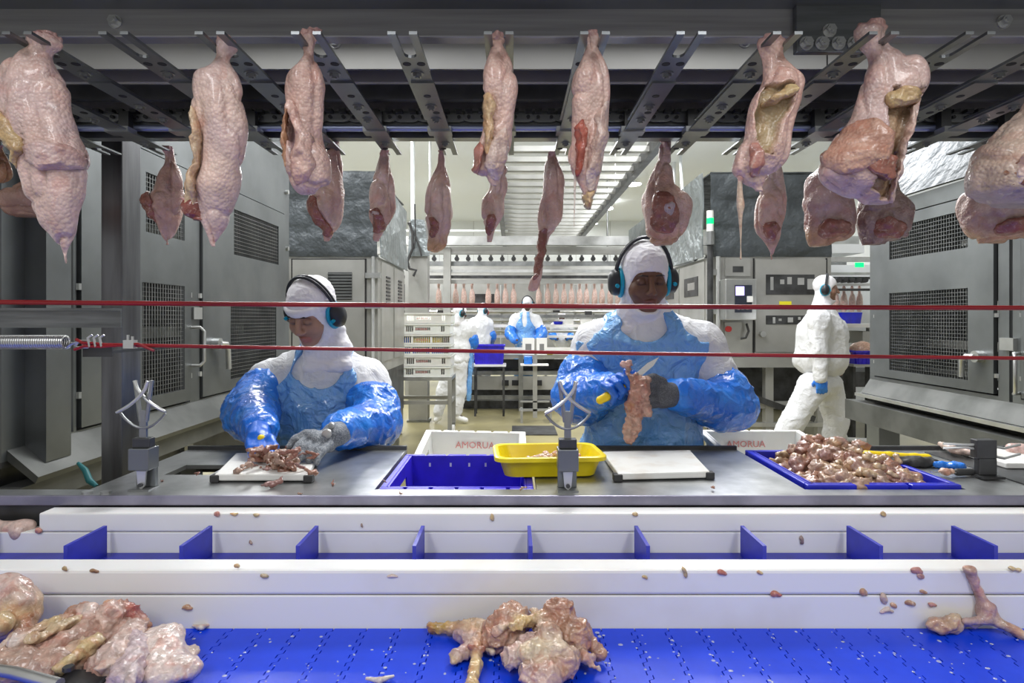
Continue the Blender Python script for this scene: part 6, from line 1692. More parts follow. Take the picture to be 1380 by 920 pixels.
# pale and dark lump in the middle
MUS = (0.47, 0.255, 0.165); MUS2 = (0.40, 0.20, 0.13); MEM = (0.68, 0.54, 0.42); YEL = (0.64, 0.46, 0.20)
meat('boned_thigh', 'lump of boned pink-brown chicken thigh meat in the middle of the blue belt', 'chicken meat', [
    # left muscle fan, ribs of brown with pale membrane edges
    ell(B(682, 852, 0.030), (0.046, 0.028, 0.034), rot=(0.2, -0.45, 0.1), k=0.006, col=MUS), ell(B(672, 866, 0.020), (0.040, 0.022, 0.022), rot=(0, -0.25, 0.1), k=0.006, col=MUS2),
    cap(B(664, 872, 0.012), B(708, 868, 0.022), 0.007, 0.008, 0.005, MEM), cap(B(660, 850, 0.028), B(690, 826, 0.050), 0.008, 0.008, 0.006, MUS),
    cap(B(668, 858, 0.040), B(702, 838, 0.055), 0.006, 0.007, 0.004, MEM), cap(B(694, 850, 0.052), B(722, 838, 0.058), 0.010, 0.011, 0.006, YEL),
    # top right muscle
    ell(B(748, 846, 0.045), (0.038, 0.026, 0.044), rot=(0, 0.6, 0), k=0.006, col=MUS2), ell(B(772, 866, 0.030), (0.034, 0.026, 0.036), rot=(0, 0.7, 0), k=0.006, col=MUS),
    cap(B(722, 830, 0.058), B(738, 868, 0.050), 0.008, 0.009, 0.005, MEM), ell(B(740, 862, 0.050), (0.020, 0.014, 0.022), rot=(0, 0.3, 0), k=0.004, col=(0.52, 0.32, 0.22)),
    cap(B(726, 872, 0.042), B(752, 868, 0.048), 0.006, 0.006, 0.004, MEM), ell(B(716, 870, 0.036), (0.018, 0.012, 0.014), k=0.005, col=(0.44, 0.28, 0.26)),
    # wrinkled right side
    cap(B(775, 852, 0.040), B(798, 878, 0.016), 0.008, 0.008, 0.004, (0.52, 0.34, 0.25)), cap(B(768, 862, 0.040), B(788, 886, 0.018), 0.008, 0.008, 0.004, MEM), cap(B(782, 858, 0.036), B(806, 886, 0.010), 0.008, 0.010, 0.004, MUS),
    ell(B(790, 894, 0.014), (0.018, 0.016, 0.014), k=0.005, col=(0.50, 0.30, 0.22)), cap(B(790, 900, 0.010), B(806, 908, 0.006), 0.008, 0.006, 0.004, (0.58, 0.46, 0.40)),
    # pale fat in front
    ell(B(722, 890, 0.030), (0.030, 0.024, 0.022), rot=(0, 0.2, 0), k=0.006, col=(0.66, 0.53, 0.36)), ell(B(748, 884, 0.034), (0.026, 0.02, 0.018), k=0.006, col=(0.68, 0.56, 0.42)),
    ell(B(700, 890, 0.018), (0.026, 0.022, 0.017), k=0.006, col=(0.62, 0.45, 0.39)), ell(B(690, 898, 0.012), (0.016, 0.018, 0.012), k=0.006, col=(0.64, 0.48, 0.43)),
    ell(B(730, 915, 0.018), (0.034, 0.024, 0.018), k=0.006, col=(0.56, 0.38, 0.32)), ell(B(765, 900, 0.022), (0.024, 0.022, 0.018), k=0.006, col=(0.50, 0.32, 0.25)), ell(B(752, 912, 0.016), (0.020, 0.02, 0.014), k=0.005, col=MUS)],
    vox=0.0024, noise=((34, 0.004), (48, -0.007), (105, -0.003), (230, 0.0008)), zf=b1)
meat('leg_bone', 'bare leg bone with a yellow joint lying beside the meat lump', 'bone', [
    cap(B(582, 846, 0.012), B(620, 849, 0.014), 0.0095, 0.0095, 0.004, (0.62, 0.38, 0.08)), ell(B(580, 846, 0.012), (0.005, 0.010, 0.010), k=0.003, col=(0.42, 0.18, 0.08)),
    cap(B(612, 848, 0.016), B(640, 846, 0.024), 0.011, 0.015, 0.006, (0.60, 0.40, 0.24)), cap(B(628, 842, 0.026), B(652, 846, 0.026), 0.010, 0.012, 0.006, (0.62, 0.46, 0.30)), ell(B(652, 856, 0.020), (0.010, 0.012, 0.018), k=0.006, col=(0.58, 0.44, 0.32)),
    cap(B(618, 856, 0.016), B(634, 866, 0.018), 0.010, 0.013, 0.006, (0.44, 0.32, 0.34)), cap(B(638, 858, 0.022), B(643, 882, 0.018), 0.014, 0.011, 0.006, (0.56, 0.32, 0.17)),
    cap(B(643, 882, 0.016), B(640, 905, 0.012), 0.010, 0.009, 0.006, (0.62, 0.46, 0.24)), cap(B(640, 905, 0.012), B(637, 926, 0.012), 0.009, 0.011, 0.006, (0.62, 0.44, 0.22)),
    cap(B(632, 878, 0.014), B(616, 886, 0.010), 0.012, 0.013, 0.006, (0.50, 0.35, 0.33)), ell(B(612, 892, 0.008), (0.010, 0.010, 0.008), k=0.005, col=(0.58, 0.42, 0.20)),
    cap(B(633, 872, 0.030), B(650, 875, 0.028), 0.006, 0.005, 0.003, (0.30, 0.06, 0.04)), cap(B(648, 864, 0.020), B(664, 880, 0.012), 0.005, 0.006, 0.005, MEM)],
    vox=0.0024, noise=((60, 0.003), (90, -0.003), (160, 0.001)), zf=b1)
# pile at the left
meat('chicken_thigh', 'rounded chicken thigh with yellow fat leaning on the white guard at the pile', 'chicken meat', [
    ell(B(5, 835, 0.05), (0.055, 0.035, 0.065), rot=(0, 0.2, 0), k=0.02, col=(0.58, 0.43, 0.38)), ell(B(22, 842, 0.045), (0.034, 0.032, 0.045), k=0.02, col=(0.54, 0.36, 0.18)),
    cap(B(-10, 812, 0.09), B(35, 822, 0.075), 0.012, 0.010, 0.015, (0.62, 0.47, 0.43)), cap(B(35, 845, 0.04), B(30, 880, 0.01), 0.016, 0.02, 0.015, (0.42, 0.24, 0.16)), ell(B(0, 858, 0.05), (0.018, 0.02, 0.018), k=0.01, col=(0.62, 0.46, 0.26))],
    noise=((30, 0.006), (70, 0.003)), zf=b1)
pile = [
    ('drumstick bone with brown meat lying across the pile at the thigh', 'leg bone', [cap(B(-5, 892, 0.04), B(22, 868, 0.055), 0.018, 0.016, 0.012, (0.55, 0.38, 0.30)), ell(B(20, 866, 0.062), (0.014, 0.013, 0.013), k=0.006, col=(0.70, 0.62, 0.60)), cap(B(30, 866, 0.055), B(105, 832, 0.055), 0.020, 0.012, 0.015, (0.48, 0.31, 0.20)), cap(B(42, 862, 0.07), B(108, 832, 0.065), 0.008, 0.007, 0.006, (0.56, 0.42, 0.26)), ell(B(72, 842, 0.065), (0.012, 0.012, 0.014), k=0.008, col=FAT)]),
    ('pinkish leg piece with a white knuckle on top of the pile', 'leg bone', [ell(B(120, 826, 0.065), (0.013, 0.012, 0.010), k=0.006, col=(0.72, 0.62, 0.58)), cap(B(112, 832, 0.05), B(128, 848, 0.045), 0.022, 0.022, 0.015, (0.48, 0.28, 0.22)), cap(B(98, 826, 0.055), B(118, 832, 0.05), 0.016, 0.018, 0.015, (0.46, 0.29, 0.19))]),
    ('shiny pale muscle with a red torn end on the pile', 'chicken meat', [ell(B(147, 838, 0.062), (0.022, 0.020, 0.034), rot=(0, 0.15, 0), k=0.012, col=(0.62, 0.43, 0.36)), ell(B(152, 818, 0.075), (0.022, 0.016, 0.014), k=0.01, col=(0.56, 0.33, 0.22)), ell(B(170, 826, 0.06), (0.022, 0.018, 0.022), k=0.01, col=(0.40, 0.10, 0.08)), ell(B(184, 832, 0.05), (0.012, 0.014, 0.016), k=0.01, col=(0.32, 0.07, 0.07)), cap(B(186, 838, 0.045), B(202, 842, 0.04), 0.012, 0.006, 0.008, (0.58, 0.36, 0.26))]),
    ('thin yellowish leg bone slanting down the pile', 'leg bone', [cap(B(132, 858, 0.06), B(82, 900, 0.05), 0.008, 0.009, 0.006, (0.60, 0.46, 0.24)), ell(B(110, 880, 0.035), (0.035, 0.02, 0.02), rot=(0, -0.5, 0), k=0.015, col=(0.50, 0.33, 0.22)), ell(B(90, 892, 0.03), (0.04, 0.025, 0.02), k=0.015, col=(0.58, 0.41, 0.32))]),
    ('long pink drumstick lying in front of the thigh', 'chicken meat', [cap(B(35, 895, 0.03), B(72, 872, 0.04), 0.020, 0.020, 0.015, (0.50, 0.30, 0.26)), cap(B(66, 878, 0.045), B(112, 850, 0.05), 0.014, 0.016, 0.012, (0.54, 0.37, 0.30)), cap(B(20, 905, 0.02), B(60, 885, 0.03), 0.014, 0.016, 0.012, (0.42, 0.26, 0.21))]),
    ('long stretched tendon meat falling from the torn red end', 'chicken meat', [cap(B(182, 845, 0.045), B(150, 890, 0.045), 0.018, 0.022, 0.015, (0.54, 0.38, 0.33)), cap(B(172, 850, 0.055), B(138, 900, 0.05), 0.007, 0.007, 0.006, (0.64, 0.52, 0.46)), cap(B(188, 850, 0.04), B(165, 905, 0.04), 0.012, 0.014, 0.01, (0.60, 0.44, 0.36)), ell(B(150, 900, 0.03), (0.04, 0.03, 0.025), k=0.02, col=(0.52, 0.35, 0.30))]),
    ('greyish drumstick flesh lying beside the white skin sheet', 'chicken meat', [cap(B(180, 870, 0.04), B(170, 915, 0.035), 0.022, 0.024, 0.015, (0.52, 0.40, 0.42)), cap(B(184, 880, 0.05), B(176, 920, 0.045), 0.008, 0.008, 0.008, (0.62, 0.52, 0.50))]),
    ('brown lump at the foot of the pile', 'chicken meat', [ell(B(60, 912, 0.02), (0.05, 0.03, 0.025), k=0.02, col=(0.46, 0.30, 0.24)), ell(B(10, 912, 0.02), (0.05, 0.03, 0.03), k=0.02, col=(0.48, 0.32, 0.25)), ell(B(100, 862, 0.02), (0.06, 0.04, 0.03), k=0.02, col=(0.44, 0.28, 0.2)), ell(B(150, 865, 0.02), (0.05, 0.04, 0.03), k=0.02, col=(0.48, 0.30, 0.24))])]
for lab, cat, pr in pile:
    meat('chicken_piece', lab, cat, pr, vox=0.003, zf=b1 if 'foot of the pile' in lab else None, noise=((45, 0.004), (60, -0.006, (1, 0.5, 1)), (130, -0.0025)))
meat('skin_sheet', 'flat sheet of white goose-pimpled chicken skin at the edge of the pile', 'chicken skin', [
    ell(B(210, 880, 0.022), (0.048, 0.055, 0.020), rot=(0.2, 0, 0.1), k=0.02, col=(0.70, 0.58, 0.53)), ell(B(225, 905, 0.018), (0.055, 0.04, 0.018), k=0.02, col=(0.70, 0.57, 0.52)),
    ell(B(252, 885, 0.010), (0.018, 0.028, 0.008), k=0.01, col=(0.66, 0.52, 0.43)), cap(B(190, 858, 0.03), B(230, 852, 0.022), 0.009, 0.006, 0.01, (0.58, 0.36, 0.22)), ell(B(235, 862, 0.018), (0.014, 0.014, 0.010), k=0.01, col=(0.62, 0.45, 0.36))],
    noise=((25, 0.006), (160, 0.0025)), zf=b1)
# right: skin strip hanging on the guard and lying on the belt
GY = 1.158
meat('skin_strip', 'long strip of pink skin stuck to the front guard and trailing onto the belt', 'chicken skin', [
    cap(V3(1302, 766, GY), V3(1312, 768, GY), 0.007, 0.006, 0.008, (0.56, 0.38, 0.28)), cap(V3(1308, 770, GY), V3(1318, 795, GY), 0.009, 0.007, 0.008, (0.50, 0.31, 0.26)),
    cap(V3(1318, 795, GY), V3(1330, 822, GY - 0.004), 0.007, 0.014, 0.01, (0.50, 0.31, 0.26)), cap(V3(1330, 822, GY - 0.006), V3(1340, 834, GY - 0.01), 0.016, 0.010, 0.01, (0.46, 0.27, 0.23)),
    cap(V3(1335, 832, GY - 0.012), B(1378, 856, 0.006), 0.010, 0.009, 0.01, (0.56, 0.40, 0.28)), cap(V3(1335, 832, GY - 0.012), V3(1300, 838, GY - 0.02), 0.008, 0.008, 0.01, (0.52, 0.36, 0.32))],
    vox=0.003, noise=((60, 0.003), (140, 0.0012)))
meat('meat_scrap', 'brown ragged meat scrap on the belt against the guard, beside the skin strip', 'meat scrap', [
    ell(B(1270, 846, 0.012), (0.032, 0.014, 0.014), k=0.01, col=(0.52, 0.33, 0.22)), ell(B(1288, 842, 0.016), (0.016, 0.012, 0.018), k=0.01, col=(0.60, 0.46, 0.30)), cap(B(1296, 845, 0.01), B(1320, 842, 0.010), 0.008, 0.007, 0.008, (0.44, 0.34, 0.36))],
    vox=0.003, noise=((70, 0.006), (150, 0.002)), zf=b1)
# small scraps stuck on the guards
scraps = [(1234, 768, 9, 5, PINK), (1239, 775, 6, 4, PINK), (1044, 800, 9, 4, (0.52, 0.20, 0.14)), (1163, 797, 6, 5, ORANGE), (1190, 806, 5, 8, (0.6, 0.45, 0.36)), (1203, 815, 4, 4, ORANGE), (1192, 822, 11, 3, PALE),
          (1225, 812, 8, 4, ORANGE), (1243, 797, 6, 3, ORANGE), (1255, 814, 6, 3, PINK), (972, 771, 7, 4, (0.58, 0.24, 0.16)), (922, 770, 3, 8, FAT), (1023, 771, 5, 3, FAT), (1365, 766, 10, 3, FAT),
          (86, 766, 5, 3, (0.35, 0.25, 0.12)), (126, 769, 7, 3, (0.35, 0.2, 0.1)), (318, 762, 4, 3, FAT), (250, 818, 8, 3, ORANGE), (527, 776, 8, 2, PALE), (868, 777, 4, 3, FAT), (355, 775, 6, 3, (0.5, 0.4, 0.25))]
for i, (px, py, w, h, c) in enumerate(scraps):
    Yg = GY + 0.003
    u = Yg / FPX
    pr = [ell(V3(px, py, Yg), (w * u * 0.8, 0.004, h * u), rot=(0, RNG.rand() * 1.0 - 0.5, 0), k=0.003, col=c), ell(V3(px + w * 0.7, py + h * 0.5, Yg), (w * u * 0.5, 0.0035, h * u * 0.7), k=0.003, col=A(c) * 0.85)]
    meat('meat_scrap', 'tiny scrap of meat stuck to the face of the front guard', 'meat scrap', pr, 0.002, ((150, 0.002),), group='scraps stuck to the front guard')
for i, (px, py, w, h, c) in enumerate([(292, 692, 5, 3, PINK), (315, 692, 8, 2, FAT), (663, 697, 3, 6, FAT), (856, 692, 5, 3, FAT), (1190, 692, 5, 4, FAT), (1080, 728, 3, 6, GREYM), (337, 730, 3, 3, GREYM), (52, 715, 6, 4, PINK), (487, 708, 2, 3, GREYM), (345, 693, 6, 2, FAT)]):
    u = 1.378 / FPX
    meat('meat_scrap', 'tiny scrap of meat stuck to the face of the rear guard', 'meat scrap', [ell(V3(px, py, 1.378), (w * u * 0.8, 0.004, h * u), k=0.003, col=c), ell(V3(px + 2, py + 2, 1.378), (w * u * 0.4, 0.004, h * u * 0.5), k=0.003, col=c)], 0.002, ((150, 0.002),), group='scraps stuck to the rear guard')
for px, py, w, lab in ((272, 844, 12, 'curved white strip of fat on the belt below the front guard'), (512, 915, 18, 'thin white strip of fat lying on the open belt')):
    pr = chain([B(px - w, py, 0.004), B(px, py + 2, 0.005), B(px + w, py - 3, 0.004)], [0.003, 0.0045, 0.003], 0.004, (0.72, 0.66, 0.58))
    meat('fat_strip', lab, 'fat', pr, 0.0018, ((120, 0.001),), zf=b1)
# chicken bits on the far belt at the left
meat('meat_scrap', 'pale meat lying on the blue cross-plate conveyor at its left end', 'meat scrap', [cap((-1.42, 1.42, 0.905), (-1.15, 1.40, 0.905), 0.022, 0.02, 0.02, (0.6, 0.44, 0.38))], 0.005, ((40, 0.008),))

# ------------------------------------------------------------------ chunk shapes shared by the heaps
def chunk_mesh(nm, seed, kind):
    r = np.random.RandomState(seed)
    cols = [(0.29, 0.125, 0.085), (0.35, 0.18, 0.12), (0.22, 0.085, 0.06), (0.42, 0.27, 0.20), (0.32, 0.18, 0.16), (0.46, 0.31, 0.18)]
    if kind == 'bone':
        c1 = (0.62, 0.40, 0.28); c2 = (0.66, 0.50, 0.38); c3 = (0.52, 0.22, 0.15)
        pr = [cap((-0.012, 0, 0), (0.012, 0.002, 0), 0.0055, 0.005, 0.004, c1), ell((-0.014, 0, 0.001), (0.007, 0.0065, 0.006), k=0.003, col=c2), ell((0.013, 0.003, 0), (0.006, 0.007, 0.006), k=0.003, col=c3 if seed % 2 else c2)]
        vx, nz = 0.0022, ((180, 0.002),)
    elif kind == 'strand':
        p = np.cumsum(r.randn(5, 3) * A((0.010, 0.008, 0.004)), 0)
        pr = chain([tuple(q) for q in p], [0.002, 0.0045, 0.005, 0.004, 0.002], 0.003, cols[r.randint(5)])
        vx, nz = 0.0018, ((130, 0.0025), (170, -0.002))
    else:
        pr = []
        for i in range(4):
            pr.append(ell(r.randn(3) * A((0.015, 0.012, 0.006)), A((0.022, 0.017, 0.013)) * (0.7 + 0.6 * r.rand(3)), rot=tuple(r.rand(3) * 3), k=0.012, col=cols[r.randint(6)]))
        pr.append(cap(r.randn(3) * 0.015, r.randn(3) * 0.022, 0.005, 0.006, 0.006, (0.50, 0.36, 0.22)))
        vx, nz = 0.0034, ((60, 0.005), (75, -0.006), (150, 0.0015))
    o = sdf(nm, pr, vx, MATS['dark_meat' if kind != 'bone' else 'raw_meat'], None, noise=nz, base=MB1)
    me = o.data; bpy.data.objects.remove(o)
    return me
def scatter(name, lab, cat, group, meshes, pts, sc=(0.85, 1.2)):
    for i, p in enumerate(pts):
        o = link(name, meshes[i % len(meshes)], MATS['raw_meat'])
        o.location = p; s = sc[0] + (sc[1] - sc[0]) * RNG.rand()
        o.scale = (s, s, s); o.rotation_euler = (RNG.rand() * 0.9 - 0.45, RNG.rand() * 0.9 - 0.45, RNG.rand() * 6.28)
        tag(o, lab, cat, group)
chunks = [chunk_mesh('meat_chunk', 100 + i, 'chunk') for i in range(8)]
pts = []
for iy in range(9):
    for ix in range(8):
        u_, v_ = (ix + 0.5 + 0.5 * (RNG.rand() - 0.5)) / 8, (iy + 0.5 + 0.5 * (RNG.rand() - 0.5)) / 9
        x = 0.79 + 0.30 * u_; y = 1.535 + 0.315 * v_
        if u_ < 0.24 - 0.1 * v_ and v_ > 0.4: continue
        h = 0.952 + 0.065 * math.exp(-((u_ - 0.50) / 0.34) ** 2 - ((v_ - 0.72) / 0.42) ** 2) + 0.008 * RNG.rand()
        if u_ < 0.18: h -= 0.02
        pts.append((x, y, h))
for i in range(26):  # lower layer that fills the crate
    pts.append((0.80 + 0.28 * RNG.rand(), 1.55 + 0.28 * RNG.rand(), 0.915 + 0.02 * RNG.rand()))
scatter('meat_chunk', 'trimmed chunk of brown-pink chicken meat heaped in the blue meat crate', 'chicken meat', 'meat heaped in the blue crate', chunks, pts, (0.9, 1.35))
fill = MB(); tub(fill, [(0.13, 0.135, 0.765), (0.145, 0.15, 0.92), (0.12, 0.13, 0.935)], 0.05)
o = fill.build('meat_bed', MATS['raw_meat'], None, True); o.location = (0.94, 1.69, 0)
set_col(o.data, np.tile(A((0.36, 0.18, 0.14)), (len(o.data.vertices), 1)))
tag(o, 'bed of packed minced meat under the heap in the blue crate', 'chicken meat'); o['kind'] = 'stuff'
bones = [chunk_mesh('bone_piece', 200 + i, 'bone') for i in range(4)]
pts = []
for i in range(44):
    a_ = RNG.rand() * 6.28; rr = math.sqrt(RNG.rand())
    pts.append((0.125 + 0.085 * rr * math.cos(a_), 1.70 + 0.055 * rr * math.sin(a_), 0.988 + 0.030 * (1 - rr) + 0.004 * RNG.rand()))
scatter('bone_piece', 'small pinkish bone piece in the yellow tub', 'bone', 'bone pieces in the yellow tub', bones, pts, (0.9, 1.25))
strands = [chunk_mesh('meat_strand', 300 + i, 'strand') for i in range(5)]
pts = []
for i in range(60):
    px = 372 + 26 * RNG.randn() * 0.75; py = 628 + 6 * RNG.randn()
    px = min(max(px, 330), 408); py = min(max(py, 616), 638)
    x, y = T(px, py, TZ + 0.026)
    pts.append((x, y, TZ + 0.03 + 0.02 * math.exp(-((px - 378) / 22) ** 2) * RNG.rand()))
scatter('meat_strand', 'stringy strand of trimmed meat on the left cutting board', 'chicken meat', 'meat strands on the left cutting board', strands, pts, (0.9, 1.5))
pts = []
for px, py in ((333, 642), (262, 645), (405, 668), (520, 655), (215, 650), (760, 600), (455, 652), (540, 664), (700, 665), (958, 662)):
    x, y = T(px, py); pts.append((x, y, TZ + 0.006))
scatter('meat_strand', 'tiny meat scrap lying loose on the steel table', 'meat scrap', 'scraps on the steel tables', strands, pts, (0.3, 0.55))

# ------------------------------------------------------------------ tools on the right table and the black box at the pile
x, y = T(1208, 612, TZ + 0.03)
st = thing('sharpening_steel', 'sharpening steel with a yellow handle lying on the meat crate rim', 'sharpening steel', (x, y, 0.997))
st.rotation_euler = (0, 0.04, -0.10)
sdf('handle', chain([(-0.085, 0, 0), (-0.02, 0, 0.001), (0.05, 0, 0), (0.085, 0, 0)], [0.0125, 0.0105, 0.011, 0.013], 0.01), 0.003, MATS['handle_yellow'], st, base=(0.8, 0.6, 0))
MB().cyl((-0.085, 0, 0), (-0.23, 0.02, 0), 0.005, 10).build('rod', MATS['steel_bright'], st, True)
x, y = T(1228, 622, TZ + 0.012)
o = sdf('dark_cloth', [ell((x - 0.03, y, TZ + 0.014), (0.05, 0.022, 0.014), k=0.02), ell((x + 0.03, y - 0.01, TZ + 0.012), (0.05, 0.02, 0.012), k=0.02)], 0.004, MATS['rubber'], None, noise=((40, 0.006), (90, 0.003)))
tag(o, 'crumpled dark rag beside the meat crate on the right table', 'rag')
x, y = T(1280, 628, TZ + 0.008)
o = sdf('blue_wrap', [cap((x - 0.035, y + 0.008, TZ + 0.010), (x + 0.03, y - 0.004, TZ + 0.010), 0.010, 0.008, 0.01), ell((x + 0.01, y - 0.012, TZ + 0.010), (0.022, 0.014, 0.010), k=0.01)], 0.003, MATS['sleeve_blue'], None, noise=((60, 0.004),))
tag(o, 'small crumpled bright blue plastic wrap on the right table', 'wrap')
x, y = T(1300, 637, TZ + 0.01)
t = thing('black_knife', 'black-handled knife lying before the dark sharpener', 'knife', (x, y, TZ + 0.012))
sdf('handle', chain([(-0.02, 0, 0), (0.04, 0.004, 0)], [0.010, 0.009], 0.01), 0.003, MATS['rubber'], t)
MB().box(-0.09, -0.02, -0.006, 0.006, -0.001, 0.001).build('blade', MATS['blade_steel'], t)
meat('meat_scrap', 'pink scrap next to the black knife on the right table', 'meat scrap', [ell((x - 0.055, y - 0.006, TZ + 0.016), (0.022, 0.014, 0.010), k=0.01, col=(0.55, 0.36, 0.26))], 0.003, ((80, 0.004),))
meat('meat_scrap', 'pale stringy scrap behind the dark sharpener', 'meat scrap', [cap(A((*T(1268, 598, TZ + 0.02), TZ + 0.02)), A((*T(1285, 606, TZ + 0.02), TZ + 0.02)), 0.008, 0.012, 0.01, (0.58, 0.44, 0.36)), cap(A((*T(1285, 606, TZ + 0.02), TZ + 0.02)), A((*T(1310, 610, TZ + 0.02), TZ + 0.02)), 0.012, 0.006, 0.01, (0.60, 0.46, 0.40))], 0.003, ((80, 0.004),))
meat('meat_scrap', 'pale pink lump at the rear lip of the right table', 'meat scrap', [ell(A((*T(1372, 604, TZ + 0.03), TZ + 0.025)), (0.035, 0.03, 0.022), k=0.01, col=(0.60, 0.42, 0.38))], 0.004, ((50, 0.005),))
wp = thing('white_panel', 'white plastic board lying on the right table behind the dark sharpener', 'board', (1.62, 1.78, TZ + 0.012))
MB().box(-0.22, 0.2, -0.1, 0.1, -0.008, 0.008).build('slab', MATS['board'], wp, bevel=0.003)
t = thing('black_box', 'black sensor box on a steel rod in front of the meat pile', 'sensor', (0, 0, 0))
p0 = W(150, 915, 0.93); p1 = W(60, 895, 0.98)
MB().box(Xp(62, 0.95), Xp(150, 0.95), 0.90, 0.965, b1 + 0.012, Zp(900, 0.965)).build('housing', MATS['black_plastic'], t, bevel=0.004)
MB().box(Xp(140, 0.95), Xp(150, 0.95), 0.905, 0.96, b1, b1 + 0.012).box(Xp(66, 0.95), Xp(80, 0.95), 0.905, 0.96, b1, b1 + 0.012).build('foot', MATS['black_plastic'], t)
MB().tube([W(-40, 897, 0.95), W(20, 906, 0.925), W(80, 922, 0.90)], 0.009, 10).build('rod', MATS['steel_bright'], t, True)
MB().cyl(W(92, 903, 0.925), W(92, 901, 0.925) + Vector((0, 0, 0.004)), 0.008, 6).build('screw', MATS['steel_dark'], t)

# ------------------------------------------------------------------ water drops along the belt hinges
dm = MB()
for i in range(420):
    if i % 3: x = -1.2 + pit * RNG.randint(0, 37) + 0.006 * RNG.randn()
    else: x = -1.0 + 2.0 * RNG.rand()
    y = 0.9 + 0.25 * RNG.rand(); r = 0.0009 + 0.0018 * RNG.rand() ** 2
    dm.sphere((x, y, b1 + 0.0002), r, 7, 4, (1.0 + RNG.rand(), 1.0 + RNG.rand(), 0.55))
o = tag(dm.build('water_drops', mat('water_drop', (0.80, 0.85, 0.95), 0.05, spec=0.8, coat=1.0, alpha=0.55), None, True), 'small water drops scattered over the hinge lines of the bright blue belt', 'water')
o['kind'] = 'stuff'
# ================================================================== background people and goods
def rnd_person(lab, base_px, Y, S): pass
DK = (0.10, 0.055, 0.04); MD = (0.30, 0.17, 0.12)
# man walking to the right in white
Y = 5.3
z0 = 0.0
S = dict(base=(Xp(1110, Y), Y, 0), head=V3(1113, 389, Y), head_rot=(math.radians(4), 0, math.radians(66)), hs=0.95, skin=(0.26, 0.14, 0.095))
S['torso'] = [(V3(1108, 442, Y), (0.17, 0.20, 0.17)), (V3(1106, 470, Y), (0.185, 0.19, 0.2)), (V3(1105, 488, Y), (0.205, 0.18, 0.13))]
S['J'] = dict(neck=V3(1108, 414, Y), shL=V3(1104, 433, Y - 0.19), elL=V3(1104, 474, Y - 0.22), wrL=V3(1106, 508, Y - 0.24), haL=V3(1106, 518, Y - 0.24),
              shR=V3(1106, 433, Y + 0.19), elR=V3(1120, 470, Y + 0.2), wrR=V3(1130, 498, Y + 0.15), haR=V3(1133, 505, Y + 0.15),
              hipL=V3(1096, 520, Y - 0.09), knL=V3(1070, 566, Y - 0.09), anL=A((Xp(1032, Y), Y - 0.09, 0.16)), toeL=A((Xp(1048, Y), Y - 0.09, 0.045)),
              hipR=V3(1116, 520, Y + 0.09), knR=V3(1127, 568, Y + 0.09), anR=A((Xp(1128, Y), Y + 0.09, 0.10)), toeR=A((Xp(1148, Y), Y + 0.09, 0.04)))
S['arm_r'] = (0.085, 0.07, 0.06); S['leg_r'] = (0.125, 0.10, 0.085); S['sleeves'] = False; S['cuff'] = 1.0
S['coat_extra'] = [rbox(V3(1106, 468, Y), (0.205, 0.16, 0.22), 0.12, (0, 0.04, 0), k=0.06)]
S['hood'] = dict(oz=-0.034, chin=True, **{'or': (0.062, 0.115, 0.068)})
S['gloves'] = [('blue_glove', hand_prims(V3(1106, 506, Y - 0.24), (0.1, 0, -1), (-0.3, -1, 0), 1, 0.7, 1.15), 0.006, 'glove_blue')]
S['gloves'][0] = ('blue_glove', S['gloves'][0][1], 0.006, 'sleeve_blue')
person('man in white overalls and ear muffs striding past the steel hatch', S)
# person seen from behind at the crate cart
Y = 8.0
S = dict(base=(Xp(606, Y), Y, 0), head=V3(620, 421, Y - 0.05), head_rot=(math.radians(10), 0, math.radians(125)), hs=0.92, skin=DK)
S['torso'] = [(V3(618, 447, Y), (0.185, 0.13, 0.16)), (V3(616, 468, Y), (0.18, 0.13, 0.16)), (V3(614, 484, Y), (0.185, 0.135, 0.12))]
S['J'] = dict(neck=V3(619, 432, Y), shL=V3(603, 441, Y), elL=V3(596, 462, Y + 0.05), wrL=V3(600, 474, Y + 0.25), haL=V3(602, 476, Y + 0.3),
              shR=V3(632, 443, Y), elR=V3(637, 460, Y + 0.05), wrR=V3(632, 474, Y + 0.2), haR=V3(630, 476, Y + 0.28),
              hipL=V3(606, 490, Y), knL=V3(597, 528, Y), anL=A((Xp(591, Y), Y, 0.10)), toeL=A((Xp(588, Y), Y - 0.02, 0.045)),
              hipR=V3(620, 490, Y), knR=V3(620, 528, Y), anR=A((Xp(616, Y), Y, 0.10)), toeR=A((Xp(628, Y), Y - 0.03, 0.045)))
S['arm_r'] = (0.08, 0.065, 0.05); S['leg_r'] = (0.105, 0.085, 0.07); S['sl0'] = {'L': 0.55, 'R': 0.75}
S['hood'] = dict(oz=-0.034)
p4 = person('person in white seen from behind at the crate cart, blue apron edge showing', S)
o = sdf('apron', [rbox(V3(634, 498, Y + 0.1), (0.03, 0.10, 0.42), 0.02, (0, 0.05, 0)), rbox(V3(603, 500, Y + 0.16), (0.10, 0.02, 0.36), 0.02)], 0.012, MATS['apron_blue'], p4, noise=((14, 0.012),))
o.data.transform(Matrix.Translation(-Vector(p4.location)))
